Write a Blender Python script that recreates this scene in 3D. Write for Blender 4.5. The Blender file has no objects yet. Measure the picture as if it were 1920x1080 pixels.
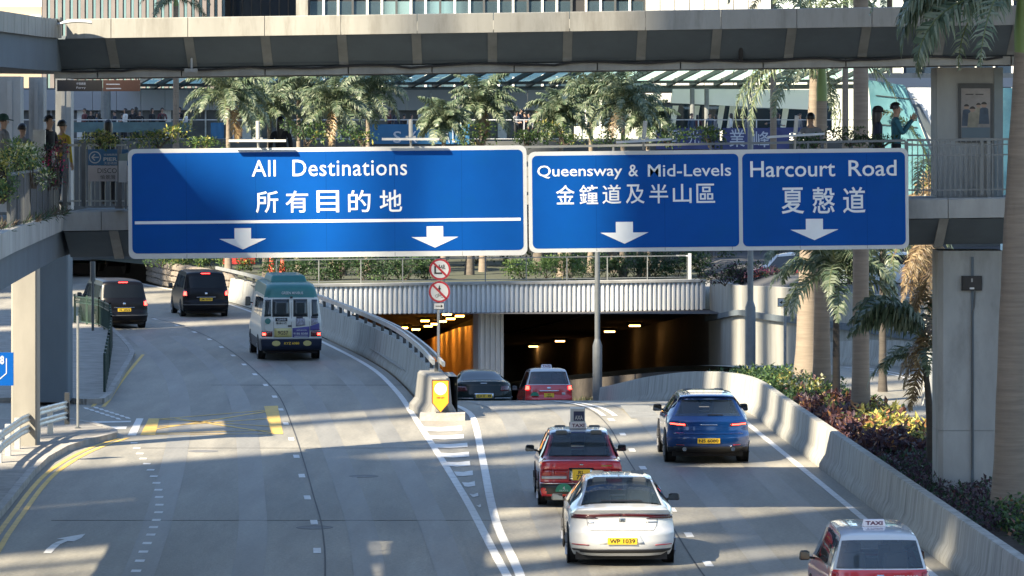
import bpy, bmesh, math, random
from mathutils import Vector, Matrix
random.seed(7)
R = math.radians
scene = bpy.context.scene
COL = scene.collection

# ------------------------------------------------------------------ camera
F, EYE, HZ = 7500.0, 7.7, 245.0        # focal length in pixels of a 1920 wide picture, eye height, horizon row
cam = bpy.data.objects.new('camera', bpy.data.cameras.new('camera'))
COL.objects.link(cam)
cam.location = (0, 0, EYE)
cam.rotation_euler = (R(90), 0, 0)
cam.data.sensor_width = 36.0
cam.data.lens = F * 36.0 / 1920.0
cam.data.shift_y = -(540.0 - HZ) / 1920.0
cam.data.clip_start = 1.0
cam.data.clip_end = 6000.0
scene.camera = cam

# ------------------------------------------------------------------ sky and sun
SUN_EL, SUN_AZ = 38.0, 225.0
world = bpy.data.worlds.new('World')
scene.world = world
world.use_nodes = True
wn = world.node_tree
bg = wn.nodes['Background']
sky = wn.nodes.new('ShaderNodeTexSky')
sky.sky_type = 'NISHITA'
sky.sun_disc = False
sky.sun_elevation = R(SUN_EL)
sky.sun_rotation = R(SUN_AZ)
sky.air_density = 1.0
sky.dust_density = 0.4
sky.ozone_density = 1.6
wn.links.new(sky.outputs[0], bg.inputs[0])
bg.inputs[1].default_value = 0.088
sun = bpy.data.objects.new('sun', bpy.data.lights.new('sun', 'SUN'))
COL.objects.link(sun)
sun.data.energy = 5.0
sun.data.angle = R(0.53)
sun.data.color = (1.0, 0.87, 0.66)
_sd = Vector((math.sin(R(SUN_AZ)) * math.cos(R(SUN_EL)), math.cos(R(SUN_AZ)) * math.cos(R(SUN_EL)), math.sin(R(SUN_EL))))
sun.rotation_euler = (-_sd).to_track_quat('-Z', 'Y').to_euler()
sun.location = (-60, -60, 90)
scene.view_settings.view_transform = 'Standard'
scene.view_settings.look = 'None'
scene.view_settings.exposure = 1.95
scene.view_settings.gamma = 1.0
scene.view_settings.use_curve_mapping = False
scene.cycles.use_denoising = True
scene.cycles.max_bounces = 6
scene.cycles.diffuse_bounces = 3
scene.cycles.glossy_bounces = 3
scene.cycles.transparent_max_bounces = 8

# ------------------------------------------------------------------ helpers
def at(px, py, Y):
    """point at distance Y seen at picture position px, py"""
    return Vector(((px - 960.0) * Y / F, Y, EYE - (py - HZ) * Y / F))

def gr(px, py, z=0.0):
    """point on level ground z seen at px, py"""
    Y = F * (EYE - z) / (py - HZ)
    return Vector(((px - 960.0) * Y / F, Y, z))

def lerp(a, b, t):
    return a + (b - a) * t

def interp(tab, x):
    if x <= tab[0][0]:
        return tab[0][1]
    for (a, b), (c, d) in zip(tab, tab[1:]):
        if x <= c:
            return b + (d - b) * (x - a) / (c - a)
    return tab[-1][1]

def sinterp(tab, x):
    """smooth (Catmull-Rom) table lookup"""
    n = len(tab)
    if x <= tab[0][0]:
        return tab[0][1]
    if x >= tab[-1][0]:
        return tab[-1][1]
    for i in range(n - 1):
        if x <= tab[i + 1][0]:
            x0, y0 = tab[i]; x1, y1 = tab[i + 1]
            h = x1 - x0
            m0 = (y1 - tab[i - 1][1]) / (x1 - tab[i - 1][0]) if i > 0 else (y1 - y0) / h
            m1 = (tab[i + 2][1] - y0) / (tab[i + 2][0] - x0) if i < n - 2 else (y1 - y0) / h
            t = (x - x0) / h
            return ((2*t**3 - 3*t**2 + 1) * y0 + (t**3 - 2*t**2 + t) * h * m0 + (-2*t**3 + 3*t**2) * y1 + (t**3 - t**2) * h * m1)

MATS = {}
def mat(name, col, rough=0.6, var=0.0, scale=3.0, bump=0.0, metal=0.0, spec=0.5, stretch=(1, 1, 1), coat=0.0, emit=None, estr=0.0,
        dirt=None, dirt_amt=0.0, dirt_scale=0.8, bscale=None, alpha=1.0, trans=0.0, coord='world', rvar=0.0, tl=0.0):
    if name in MATS:
        return MATS[name]
    m = bpy.data.materials.new(name)
    m.use_nodes = True
    nt = m.node_tree
    p = nt.nodes['Principled BSDF']
    p.inputs['Base Color'].default_value = (*col, 1)
    p.inputs['Roughness'].default_value = rough
    p.inputs['Metallic'].default_value = metal
    p.inputs['Specular IOR Level'].default_value = spec
    p.inputs['Coat Weight'].default_value = coat
    p.inputs['Coat Roughness'].default_value = 0.05
    p.inputs['Transmission Weight'].default_value = trans
    p.inputs['Alpha'].default_value = alpha
    if emit:
        p.inputs['Emission Color'].default_value = (*emit, 1)
        p.inputs['Emission Strength'].default_value = estr
    if var or bump or dirt or rvar:
        if coord == 'world':
            g = nt.nodes.new('ShaderNodeNewGeometry'); src = g.outputs['Position']
        else:
            g = nt.nodes.new('ShaderNodeTexCoord'); src = g.outputs['Object']
        mp = nt.nodes.new('ShaderNodeMapping')
        mp.inputs['Scale'].default_value = stretch
        nt.links.new(src, mp.inputs[0])
        n1 = nt.nodes.new('ShaderNodeTexNoise')
        n1.inputs['Scale'].default_value = scale
        n1.inputs['Detail'].default_value = 6
        n1.inputs['Roughness'].default_value = 0.62
        nt.links.new(mp.outputs[0], n1.inputs['Vector'])
        cr = nt.nodes.new('ShaderNodeValToRGB')
        cr.color_ramp.elements[0].position = 0.28
        cr.color_ramp.elements[1].position = 0.72
        cr.color_ramp.elements[0].color = (*[max(0, c * (1 - var)) for c in col], 1)
        cr.color_ramp.elements[1].color = (*[min(1, c * (1 + var)) for c in col], 1)
        nt.links.new(n1.outputs['Fac'], cr.inputs[0])
        out = cr.outputs[0]
        if dirt:
            n2 = nt.nodes.new('ShaderNodeTexNoise')
            n2.inputs['Scale'].default_value = dirt_scale
            n2.inputs['Detail'].default_value = 8
            n2.inputs['Roughness'].default_value = 0.7
            nt.links.new(mp.outputs[0], n2.inputs['Vector'])
            c2 = nt.nodes.new('ShaderNodeValToRGB')
            c2.color_ramp.elements[0].position = 0.5
            c2.color_ramp.elements[1].position = 0.75
            c2.color_ramp.elements[0].color = (0, 0, 0, 1)
            c2.color_ramp.elements[1].color = (dirt_amt,) * 3 + (1,)
            nt.links.new(n2.outputs['Fac'], c2.inputs[0])
            mx = nt.nodes.new('ShaderNodeMix'); mx.data_type = 'RGBA'
            nt.links.new(c2.outputs[0], mx.inputs[0])
            nt.links.new(out, mx.inputs[6])
            mx.inputs[7].default_value = (*dirt, 1)
            out = mx.outputs[2]
        nt.links.new(out, p.inputs['Base Color'])
        if rvar:
            mr = nt.nodes.new('ShaderNodeMapRange')
            mr.inputs[3].default_value = max(0, rough - rvar); mr.inputs[4].default_value = min(1, rough + rvar)
            nt.links.new(n1.outputs['Fac'], mr.inputs[0]); nt.links.new(mr.outputs[0], p.inputs['Roughness'])
        if bump:
            n3 = nt.nodes.new('ShaderNodeTexNoise')
            n3.inputs['Scale'].default_value = bscale or scale * 6
            n3.inputs['Detail'].default_value = 4
            nt.links.new(mp.outputs[0], n3.inputs['Vector'])
            b = nt.nodes.new('ShaderNodeBump')
            b.inputs['Strength'].default_value = bump
            b.inputs['Distance'].default_value = 0.02
            nt.links.new(n3.outputs['Fac'], b.inputs['Height'])
            nt.links.new(b.outputs[0], p.inputs['Normal'])
    if tl:      # leaves: some light passes through
        t = nt.nodes.new('ShaderNodeBsdfTranslucent')
        t.inputs[0].default_value = (*[min(1, c * 1.3) for c in col], 1)
        ms = nt.nodes.new('ShaderNodeMixShader'); ms.inputs[0].default_value = tl
        o = nt.nodes['Material Output']
        nt.links.new(p.outputs[0], ms.inputs[1]); nt.links.new(t.outputs[0], ms.inputs[2]); nt.links.new(ms.outputs[0], o.inputs[0])
    MATS[name] = m
    return m

class MB:
    """collects faces, builds one mesh object"""
    def __init__(s):
        s.v, s.f, s.m = [], [], []
    def add(s, vs, fs, mi=0, M=None):
        o = len(s.v)
        for v in vs:
            v = Vector(v)
            s.v.append(M @ v if M else v)
        for f in fs:
            s.f.append([i + o for i in f]); s.m.append(mi)
        return s
    def box(s, c, d, mi=0, rz=0.0, M=None, taper=1.0):
        x, y, z = d[0] / 2, d[1] / 2, d[2] / 2
        vs = [(-x, -y, -z), (x, -y, -z), (x, y, -z), (-x, y, -z), (-x*taper, -y*taper, z), (x*taper, -y*taper, z), (x*taper, y*taper, z), (-x*taper, y*taper, z)]
        T = Matrix.Translation(c) @ Matrix.Rotation(rz, 4, 'Z')
        if M: T = M @ T
        return s.add(vs, [(0, 3, 2, 1), (4, 5, 6, 7), (0, 1, 5, 4), (1, 2, 6, 5), (2, 3, 7, 6), (3, 0, 4, 7)], mi, T)
    def b2(s, lo, hi, mi=0):
        return s.box([(a + b) / 2 for a, b in zip(lo, hi)], [abs(b - a) for a, b in zip(lo, hi)], mi)
    def bar(s, a, b, w, h=None, mi=0, up=(0, 0, 1)):
        """box-section bar from a to b"""
        a, b = Vector(a), Vector(b); h = h or w
        d = (b - a); L = d.length; d.normalize()
        u = Vector(up)
        if abs(d.dot(u)) > 0.99: u = Vector((0, 1, 0))
        x = d.cross(u).normalized(); z = x.cross(d).normalized()
        vs = []
        for e in (a, b):
            for i, j in ((-1, -1), (1, -1), (1, 1), (-1, 1)):
                vs.append(e + x * (i * w / 2) + z * (j * h / 2))
        return s.add(vs, [(0, 1, 2, 3), (7, 6, 5, 4), (0, 4, 5, 1), (1, 5, 6, 2), (2, 6, 7, 3), (3, 7, 4, 0)], mi)
    def tube(s, path, r, n=8, mi=0, cap=True):
        path = [Vector(p) for p in path]
        rs = r if isinstance(r, (list, tuple)) else [r] * len(path)
        o = len(s.v); k = len(path)
        ref = Vector((0, 0, 1))
        for i, p in enumerate(path):
            d = (path[min(i + 1, k - 1)] - path[max(i - 1, 0)]).normalized()
            u = ref if abs(d.dot(ref)) < 0.95 else Vector((0, 1, 0))
            x = d.cross(u).normalized(); z = x.cross(d).normalized()
            for j in range(n):
                a = 2 * math.pi * j / n
                s.v.append(p + (x * math.cos(a) + z * math.sin(a)) * rs[i])
        for i in range(k - 1):
            for j in range(n):
                q = (j + 1) % n
                s.f.append([o + i*n + j, o + (i+1)*n + j, o + (i+1)*n + q, o + i*n + q][::-1]); s.m.append(mi)
        if cap:
            s.f.append([o + j for j in range(n)]); s.m.append(mi)
            s.f.append([o + (k-1)*n + j for j in range(n)][::-1]); s.m.append(mi)
        return s
    def lathe(s, prof, n=16, mi=0, M=None):
        """prof: (r, z) list about local z"""
        o = len(s.v)
        for r, z in prof:
            for j in range(n):
                a = 2 * math.pi * j / n
                v = Vector((r * math.cos(a), r * math.sin(a), z))
                s.v.append(M @ v if M else v)
        for i in range(len(prof) - 1):
            for j in range(n):
                q = (j + 1) % n
                s.f.append([o + i*n + j, o + i*n + q, o + (i+1)*n + q, o + (i+1)*n + j]); s.m.append(mi)
        s.f.append([o + j for j in range(n)][::-1]); s.m.append(mi)
        s.f.append([o + (len(prof)-1)*n + j for j in range(n)]); s.m.append(mi)
        return s
    def prism(s, poly, h0, h1, mi=0, M=None):
        """poly in xy, extruded z h0..h1"""
        n = len(poly)
        vs = [(p[0], p[1], h0) for p in poly] + [(p[0], p[1], h1) for p in poly]
        fs = [list(range(n))[::-1], list(range(n, 2*n))] + [(i, (i+1) % n, n + (i+1) % n, n + i) for i in range(n)]
        return s.add(vs, fs, mi, M)
    def grid(s, rows, mi=0, close=False):
        """rows of points -> quads"""
        o = len(s.v); w = len(rows[0])
        for r in rows:
            s.v.extend(Vector(p) for p in r)
        for i in range(len(rows) - 1):
            for j in range(w - 1 if not close else w):
                q = (j + 1) % w
                s.f.append([o + i*w + j, o + i*w + q, o + (i+1)*w + q, o + (i+1)*w + j]); s.m.append(mi)
        return s
    def mesh(s, name, mats, smooth=False, fixn=False):
        me = bpy.data.meshes.new(name)
        me.from_pydata([tuple(v) for v in s.v], [], s.f)
        for m in (mats if isinstance(mats, (list, tuple)) else [mats]):
            me.materials.append(m)
        if len(me.materials) > 1:
            me.polygons.foreach_set('material_index', s.m)
        if fixn:
            bm = bmesh.new(); bm.from_mesh(me)
            bmesh.ops.remove_doubles(bm, verts=bm.verts, dist=0.0005)
            bmesh.ops.recalc_face_normals(bm, faces=bm.faces)
            bm.to_mesh(me); bm.free()
        if smooth:
            me.polygons.foreach_set('use_smooth', [True] * len(me.polygons))
            if smooth != 'full':
                try: me.set_sharp_from_angle(angle=R(38 if smooth is True else smooth))
                except Exception: pass
        me.update()
        return me
    def build(s, name, mats, parent=None, smooth=False, fixn=False, loc=None):
        return link(name, s.mesh(name, mats, smooth, fixn), parent, loc)

def link(name, me, parent=None, loc=None, rot=None, scale=None):
    o = bpy.data.objects.new(name, me)
    COL.objects.link(o)
    if parent is not None: o.parent = parent
    if loc is not None: o.location = loc
    if rot is not None: o.rotation_euler = rot
    if scale is not None: o.scale = scale
    return o

def empty(name, loc=(0, 0, 0), rz=0.0, parent=None):
    o = bpy.data.objects.new(name, None)
    o.empty_display_size = 0.2
    COL.objects.link(o)
    o.location = loc; o.rotation_euler = (0, 0, rz)
    if parent is not None: o.parent = parent
    return o

def tag(o, label=None, cat=None, group=None, kind=None):
    if label: o['label'] = label
    if cat: o['category'] = cat
    if group: o['group'] = group
    if kind: o['kind'] = kind
    return o

def thing(name, label, cat, loc=(0, 0, 0), rz=0.0, group=None):
    return tag(empty(name, loc, rz), label, cat, group)

def copy_tree(o, parent=None):
    c = o.copy(); COL.objects.link(c); c.parent = parent
    for ch in list(o.children):
        copy_tree(ch, c)
    return c

def bevel_mesh(me, w, seg=2):
    bm = bmesh.new(); bm.from_mesh(me)
    bmesh.ops.bevel(bm, geom=list(bm.edges), offset=w, segments=seg, affect='EDGES', profile=0.5, clamp_overlap=True)
    bm.to_mesh(me); bm.free(); me.update()

_TXT = {}
def text_mesh(body, size, depth=0.002, bold=0.0, width=None, align='CENTER', space=1.0):
    """lettering as a mesh in the xz plane, facing -y, centred on its own box"""
    key = (body, size, depth, bold, width, align, space)
    if key in _TXT: return _TXT[key]
    c = bpy.data.curves.new('lettering', 'FONT')
    c.body = body; c.size = size; c.extrude = depth; c.offset = bold * size
    c.space_character = space; c.resolution_u = 3
    o = bpy.data.objects.new('lettering', c)
    COL.objects.link(o)
    dg = bpy.context.evaluated_depsgraph_get()
    me = bpy.data.meshes.new_from_object(o.evaluated_get(dg))
    bpy.data.objects.remove(o)
    xs = [v.co.x for v in me.vertices]; ys = [v.co.y for v in me.vertices]
    if not xs: return me
    cx, cy = (min(xs) + max(xs)) / 2, (min(ys) + max(ys)) / 2
    k = (width / (max(xs) - min(xs))) if width else 1.0
    for v in me.vertices:
        x, y, z = v.co
        v.co = ((x - cx) * k, -z, (y - cy))
    me.update()
    _TXT[key] = me
    return me

def text(body, size, m, parent, loc, bold=0.0, width=None, rot=None, name='lettering', depth=0.002, space=1.0, height=None):
    me = text_mesh(body, size, depth, bold, width, space=space).copy()
    if height:
        zs = [v.co.z for v in me.vertices]; k = height / max(1e-6, max(zs) - min(zs))
        for v in me.vertices: v.co.z *= k
    me.materials.clear(); me.materials.append(m)
    return link(name, me, parent, loc, rot)

def rrect(w, h, r, n=6):
    """rounded rectangle outline in 2d"""
    pts = []
    for cx, cy, a0 in ((w/2 - r, h/2 - r, 0), (-w/2 + r, h/2 - r, 90), (-w/2 + r, -h/2 + r, 180), (w/2 - r, -h/2 + r, 270)):
        for i in range(n + 1):
            a = R(a0 + 90 * i / n)
            pts.append((cx + r * math.cos(a), cy + r * math.sin(a)))
    return pts
MXZ = Matrix(((1, 0, 0, 0), (0, 0, -1, 0), (0, 1, 0, 0), (0, 0, 0, 1)))   # xy plane -> xz plane facing -y
# ------------------------------------------------------------------ materials of the setting
M_road = mat('road_concrete', (0.22, 0.208, 0.176), 0.62, var=0.34, scale=0.9, bump=0.25, stretch=(1, 0.13, 1), dirt=(0.10, 0.105, 0.10), dirt_amt=0.7, dirt_scale=0.55, bscale=30, spec=0.35, rvar=0.12)
def grain(m, scale, amt):
    nt = m.node_tree; p = nt.nodes['Principled BSDF']; src = p.inputs['Base Color'].links[0].from_socket
    g = nt.nodes.new('ShaderNodeNewGeometry'); n = nt.nodes.new('ShaderNodeTexNoise'); n.inputs['Scale'].default_value = scale; n.inputs['Detail'].default_value = 3
    nt.links.new(g.outputs['Position'], n.inputs['Vector'])
    r = nt.nodes.new('ShaderNodeMapRange'); r.inputs[1].default_value = .3; r.inputs[2].default_value = .7; r.inputs[3].default_value = 1 - amt; r.inputs[4].default_value = 1 + amt
    nt.links.new(n.outputs['Fac'], r.inputs[0])
    mx = nt.nodes.new('ShaderNodeMix'); mx.data_type = 'RGBA'; mx.blend_type = 'MULTIPLY'; mx.inputs[0].default_value = 1.0
    nt.links.new(src, mx.inputs[6]); nt.links.new(r.outputs[0], mx.inputs[7]); nt.links.new(mx.outputs[2], p.inputs['Base Color'])
grain(M_road, 14.0, .16)
M_patch = mat('asphalt_patch', (0.165, 0.168, 0.162), 0.75, var=0.2, scale=2.0, bump=.3, bscale=40); grain(M_patch, 20.0, .2)
M_tyre_track = mat('tyre_worn_strip', (0.18, 0.175, 0.157), 0.55, var=0.25, scale=1.2, stretch=(1, .1, 1)); grain(M_tyre_track, 14.0, .14)
M_pave = mat('pavement_concrete', (0.24, 0.225, 0.20), 0.85, var=0.25, scale=2.0, bump=0.3, dirt=(0.10, 0.095, 0.085), dirt_amt=0.6, dirt_scale=0.9)
M_kerb = mat('kerb_stone', (0.30, 0.285, 0.26), 0.85, var=0.25, scale=3.0, bump=0.3, dirt=(0.10, 0.095, 0.09), dirt_amt=0.6, dirt_scale=2.0)
M_conc = mat('grey_concrete', (0.30, 0.30, 0.285), 0.85, var=0.25, scale=1.6, bump=0.2, stretch=(1, 1, 0.35), dirt=(0.13, 0.13, 0.12), dirt_amt=0.55, dirt_scale=0.9)
M_barr = mat('barrier_concrete', (0.31, 0.305, 0.275), 0.85, var=0.25, scale=2.2, bump=0.25, stretch=(2.2, 2.2, 0.25), dirt=(0.14, 0.135, 0.12), dirt_amt=0.95, dirt_scale=1.6)
M_fasc = mat('fascia_cream', (0.255, 0.25, 0.225), 0.8, var=0.12, scale=1.4, bump=0.1, stretch=(1.6, 1.6, 0.3), dirt=(0.13, 0.12, 0.10), dirt_amt=0.9, dirt_scale=1.5)
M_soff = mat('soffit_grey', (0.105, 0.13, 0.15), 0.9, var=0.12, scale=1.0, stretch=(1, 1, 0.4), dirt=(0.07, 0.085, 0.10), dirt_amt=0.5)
M_clad = mat('portal_cladding', (0.58, 0.59, 0.585), 0.6, var=0.10, scale=1.2, stretch=(1, 1, 0.4), dirt=(0.40, 0.40, 0.38), dirt_amt=0.55, dirt_scale=1.1)
M_wall = mat('retaining_wall', (0.31, 0.305, 0.275), 0.85, var=0.15, scale=1.5, bump=0.15, stretch=(1.5, 1.5, 0.3), dirt=(0.20, 0.195, 0.17), dirt_amt=0.6, dirt_scale=1.2)
M_stone = mat('rubble_stone', (0.20, 0.17, 0.14), 0.9, var=0.4, scale=3.0, bump=0.5)
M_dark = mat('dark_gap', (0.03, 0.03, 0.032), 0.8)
M_steel = mat('grey_steel', (0.32, 0.33, 0.34), 0.45, metal=0.6, var=0.15, scale=6)
M_dsteel = mat('dark_painted_steel', (0.06, 0.065, 0.068), 0.5, var=0.15, scale=5)
M_rail = mat('railing_paint', (0.16, 0.17, 0.17), 0.5, var=0.15, scale=5)
M_white = mat('white_road_paint', (0.62, 0.62, 0.60), 0.6, var=0.14, scale=4, dirt=(0.22, 0.22, 0.21), dirt_amt=0.65, dirt_scale=3.5)
M_yel = mat('yellow_road_paint', (0.60, 0.39, 0.08), 0.6, var=0.16, scale=4, dirt=(0.18, 0.15, 0.09), dirt_amt=0.6, dirt_scale=3.0)
M_seam = mat('bitumen_seam', (0.035, 0.036, 0.038), 0.7, var=0.2, scale=3)
M_galv = mat('galvanised_rail', (0.46, 0.47, 0.46), 0.4, metal=0.55, var=0.2, scale=4)
M_soil = mat('planting_soil', (0.055, 0.045, 0.035), 0.95, var=0.4, scale=4, bump=0.6)
M_gard = mat('garden_soil', (.045, .05, .03), .95, var=.4, scale=1.5, bump=.5)
M_asph = mat('dark_asphalt', (.06, .06, .062), .8, var=.2, scale=1.0)
M_terr = mat('terrace_paving', (0.17, 0.165, 0.155), 0.85, var=0.2, scale=1.0)
M_gl = mat('curtain_glass', (0.22, 0.33, 0.39), 0.04, metal=0.85, var=0.12, scale=0.25)
M_navy = mat('dark_glass', (0.02, 0.035, 0.06), 0.08, metal=0.2)

# ------------------------------------------------------------------ ground
g = MB().box((0, 900, -9.2), (3000, 2400, 0.4)).build('ground', M_terr); tag(g, kind='structure')

def zr(Y):          # level of the ramp that dips into the underpass
    if Y < 106: return 0.0
    if Y < 126.24: return -0.0021 * (Y - 106) ** 2
    return -0.0021 * 20.24 ** 2 - 0.085 * (Y - 126.24)
XR = [(20, 3.2), (55, 0.9), (69.2, -0.09), (84.3, -1.01), (108, -2.66), (118, -3.4), (130, -4.6), (146, -6.95), (160, -9.3), (178, -12.7), (196, -17.2), (212, -22.5), (228, -30)]
XL = [(20, -7.6), (40, -8.5), (71.7, -10.2), (80.8, -10.7), (88.2, -11.0), (93.9, -11.0), (99, -10.3)]
RL = [(20, 2.0), (55, 0.62), (69.2, 0.14), (78.6, -0.31), (95, -0.72), (108, -1.08), (113, -1.5), (118, -2.1), (125, -3.0), (131, -3.7), (144, -5.2), (160, -6.8), (176, -7.8), (215, -12), (262, -20)]
RR = [(20, 8.6), (55, 7.7), (79.7, 6.96), (102, 6.27), (112, 5.95), (119, 5.35), (125, 4.5), (131, 3.75), (138, 3.25), (146, 2.7), (160, 0.9), (176, -1.2), (215, -4.5), (262, -12)]

def frange(a, b, st):
    n = max(1, int(round((b - a) / st)))
    return [a + (b - a) * i / n for i in range(n + 1)]

# main carriageway on the left, level
rows = []
for Y in frange(20, 228, 3):
    xl, xr = -40.0, sinterp(XR, Y) + (1.2 if Y < 108 else 0.35)
    rows.append([(lerp(xl, xr, k / 6), Y, 0.0) for k in range(7)])
road = MB().grid(rows).build('road', M_road); tag(road, kind='structure')
# ramp
rows = []
for Y in frange(20, 262, 2):
    a, b = sinterp(RL, Y) - (0.75 if Y < 108 else 0.3), sinterp(RR, Y) + 0.9
    z = zr(Y) + (0.004 if Y < 108 else 0)
    rows.append([(lerp(a, b, k / 4), Y, z) for k in range(5)])
ramp = MB().grid(rows).build('ramp_road', M_road); tag(ramp, kind='structure')
# road on the far right, coming out of the other tube
def zo(Y):
    return 0.0 if Y < 122 else (-0.0016 * (Y - 122) ** 2 if Y < 147 else -1.0 - 0.08 * (Y - 147))
OL = [(20, 13.5), (80, 10.6), (100, 9.6), (112, 9.15), (122, 8.9), (135, 7.4), (150, 4.6), (176, 0.2), (260, -8)]
OR = [(20, 26), (80, 24), (110, 19.5), (122, 16.5), (135, 14.0), (150, 11.6), (160, 10.2), (176, 8.7), (260, 4)]
rows = []
for Y in frange(20, 262, 2):
    a, b = sinterp(OL, Y), sinterp(OR, Y)
    rows.append([(lerp(a, b, k / 4), Y, zo(Y) + 0.002) for k in range(5)])
oroad = MB().grid(rows).build('side_road', M_road); tag(oroad, kind='structure')

# ---- painted markings, each piece a part of its road
def mark(parent, pts, m, z=0.008, zf=None, name='lane_marking'):
    vs = [(p[0], p[1], (zf(p[1]) if zf else 0) + z) for p in pts]
    return MB().add(vs, [list(range(len(vs)))]).build(name, m, parent)
def line(parent, fx, y0, y1, w, m, zf=None, z=0.008, step=2.0, off=0.0, name='edge_line'):
    rows = []
    for Y in frange(y0, y1, step):
        x = fx(Y) + off
        rows.append([(x - w / 2, Y, (zf(Y) if zf else 0) + z), (x + w / 2, Y, (zf(Y) if zf else 0) + z)])
    return MB().grid(rows).build(name, m, parent)
line(road, lambda Y: sinterp(XR, Y), 60, 200, 0.16, M_white)
line(ramp, lambda Y: sinterp(RL, Y), 60, 124, 0.17, M_white, zr, 0.012)
line(ramp, lambda Y: sinterp(RR, Y), 60, 150, 0.15, M_white, zr, 0.012)
line(oroad, lambda Y: sinterp(OL, Y) + 0.5, 60, 135, 0.12, M_white, zo, 0.008)
for off in (3.6, 3.95):
    line(oroad, lambda Y: sinterp(OL, Y), 60, 134, 0.1, M_white, zo, 0.008, off=off)
# chevron bars of the gore
for py, x0, x1, hh in ((799, 788, 866, 9), (815, 800, 869, 8), (831, 809, 876, 8), (848, 821, 879, 9), (865, 834, 881, 9), (883, 851, 886, 9), (903, 866, 890, 9), (925, 880, 896, 6), (946, 893, 901, 5)):
    a, b, c, d = gr(x0, py + 2), gr(x1, py), gr(x1 + 1, py + hh), gr(x0 + 5, py + hh + 1)
    mid0, mid1 = gr((x0 + x1) / 2, py + 3), gr((x0 + x1) / 2, py + hh + 2)
    mark(ramp, [d, mid1, c, b, mid0, a], M_white, 0.014, name='gore_bar')
# lane dashes of the ramp
LR = [(60, 3.95), (69.4, 3.53), (79.2, 3.3), (88.7, 3.05), (93.8, 2.93), (99.3, 2.84), (104.5, 2.72), (112, 2.3), (118, 1.5), (124, 0.5)]
for k in range(9):
    Y = 66.0 + 5.05 * k
    x = sinterp(LR, Y); d = (sinterp(LR, Y + .45) - sinterp(LR, Y - .45)) 
    mark(ramp, [(x - .075 - d / 2, Y - .45), (x + .075 - d / 2, Y - .45), (x + .075 + d / 2, Y + .45), (x - .075 + d / 2, Y + .45)], M_white, 0.012)
for off in (-0.09, 0.22):
    line(ramp, lambda Y: sinterp(LR, Y), 108, 121, 0.13, M_white, zr, 0.012, off=off, step=1)
line(ramp, lambda Y: sinterp(LR, Y), 62, 122, 0.03, M_seam, zr, 0.010, off=-0.22, name='joint_seam')
# left carriageway: lane line and concrete seam
LL = [(60, -3.0), (70.9, -3.45), (78, -3.85), (84, -4.3), (92, -4.9), (104, -5.85), (117, -7.0), (130, -8.6), (140, -10.0), (150, -11.6), (160, -13.7), (172, -17)]
line(road, lambda Y: sinterp(LL, Y), 62, 165, 0.03, M_seam, off=0.14, name='joint_seam')
Y = 68.0
while Y < 166:
    x = sinterp(LL, Y); d = sinterp(LL, Y + .45) - sinterp(LL, Y - .45)
    mark(road, [(x - .07 - d/2, Y - .45), (x + .07 - d/2, Y - .45), (x + .07 + d/2, Y + .45), (x - .07 + d/2, Y + .45)], M_white)
    Y += 5.3
for Ys in (66.5, 79, 97, 121):
    MB().box((-4.6, Ys, 0.005), (9.0, 0.035, 0.004)).build('joint_seam', M_seam, road)
# short dashes sweeping round the turning lane
for px, py in ((252, 831), (257, 841), (262.5, 851), (269, 860.5), (276, 870), (283, 881.5), (289, 893.5), (294, 906), (297.5, 919), (299, 932.5), (299.5, 947), (298, 961), (294, 975.5), (288.5, 989), (283.5, 1003), (276.5, 1019), (269.5, 1035), (263, 1052), (256, 1071)):
    c = gr(px, py)
    mark(road, [(c.x - .085, c.y - .19), (c.x + .085, c.y - .19), (c.x + .07, c.y + .19), (c.x - .10, c.y + .19)], M_white)
# right-turn arrow
arrow = [(81, 1038), (88, 1029), (98, 1021), (108, 1016), (121, 1012), (106, 1011), (133, 1006), (160, 1001.5), (153, 1009), (139, 1015.5), (127, 1015), (113, 1021), (104, 1029), (96, 1038)]
mark(road, [gr(*p) for p in arrow][::-1], M_white, name='turn_arrow')
KY0 = [(60, -7.2), (90, -8.8), (110, -10.2), (130, -12.2), (150, -15.2)]
# double yellow lines along the kerb
KY = [(55, -9.35), (71.7, -9.35), (76.5, -9.62), (80.8, -9.85), (86, -10.12), (90, -10.25), (94, -10.2), (97.5, -9.98), (100.3, -9.6)]
for off in (0.0, -0.2):
    line(road, lambda Y: sinterp(KY, Y), 60, 100.2 + off * 1.2, 0.11, M_yel, off=off, step=1, name='yellow_line')
KY2 = [(110, -11.35), (113, -11.45), (120, -11.85), (128, -12.25), (137.5, -12.68)]
for off in (0.0, -0.3):
    line(road, lambda Y: sinterp(KY2, Y), 111.5, 137.5, 0.11, M_yel, off=off, step=2, name='yellow_line')
# yellow box junction
def seg(a, b, w, m, z=0.009, name='box_line'):
    a, b = gr(*a), gr(*b); d = (b - a).normalized(); n = Vector((-d.y, d.x, 0)) * w / 2
    mark(road, [a + n, a - n, b - n, b + n], m, z, name=name)
mark(road, [gr(*p) for p in ((263, 816), (291, 816), (299, 785), (279, 785))], M_yel, name='box_bar')
mark(road, [gr(*p) for p in ((509, 814), (531, 814), (521, 761), (495, 762))], M_yel, name='box_bar')
for a, b in (((297, 786), (510, 800)), ((297, 800), (505, 785)), ((288, 813), (515, 807)), ((300, 786), (497, 770)), ((330, 785), (512, 812)), ((290, 805), (500, 772)), ((292, 814.5), (509, 814))):
    seg(a, b, 0.13, M_yel)
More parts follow.
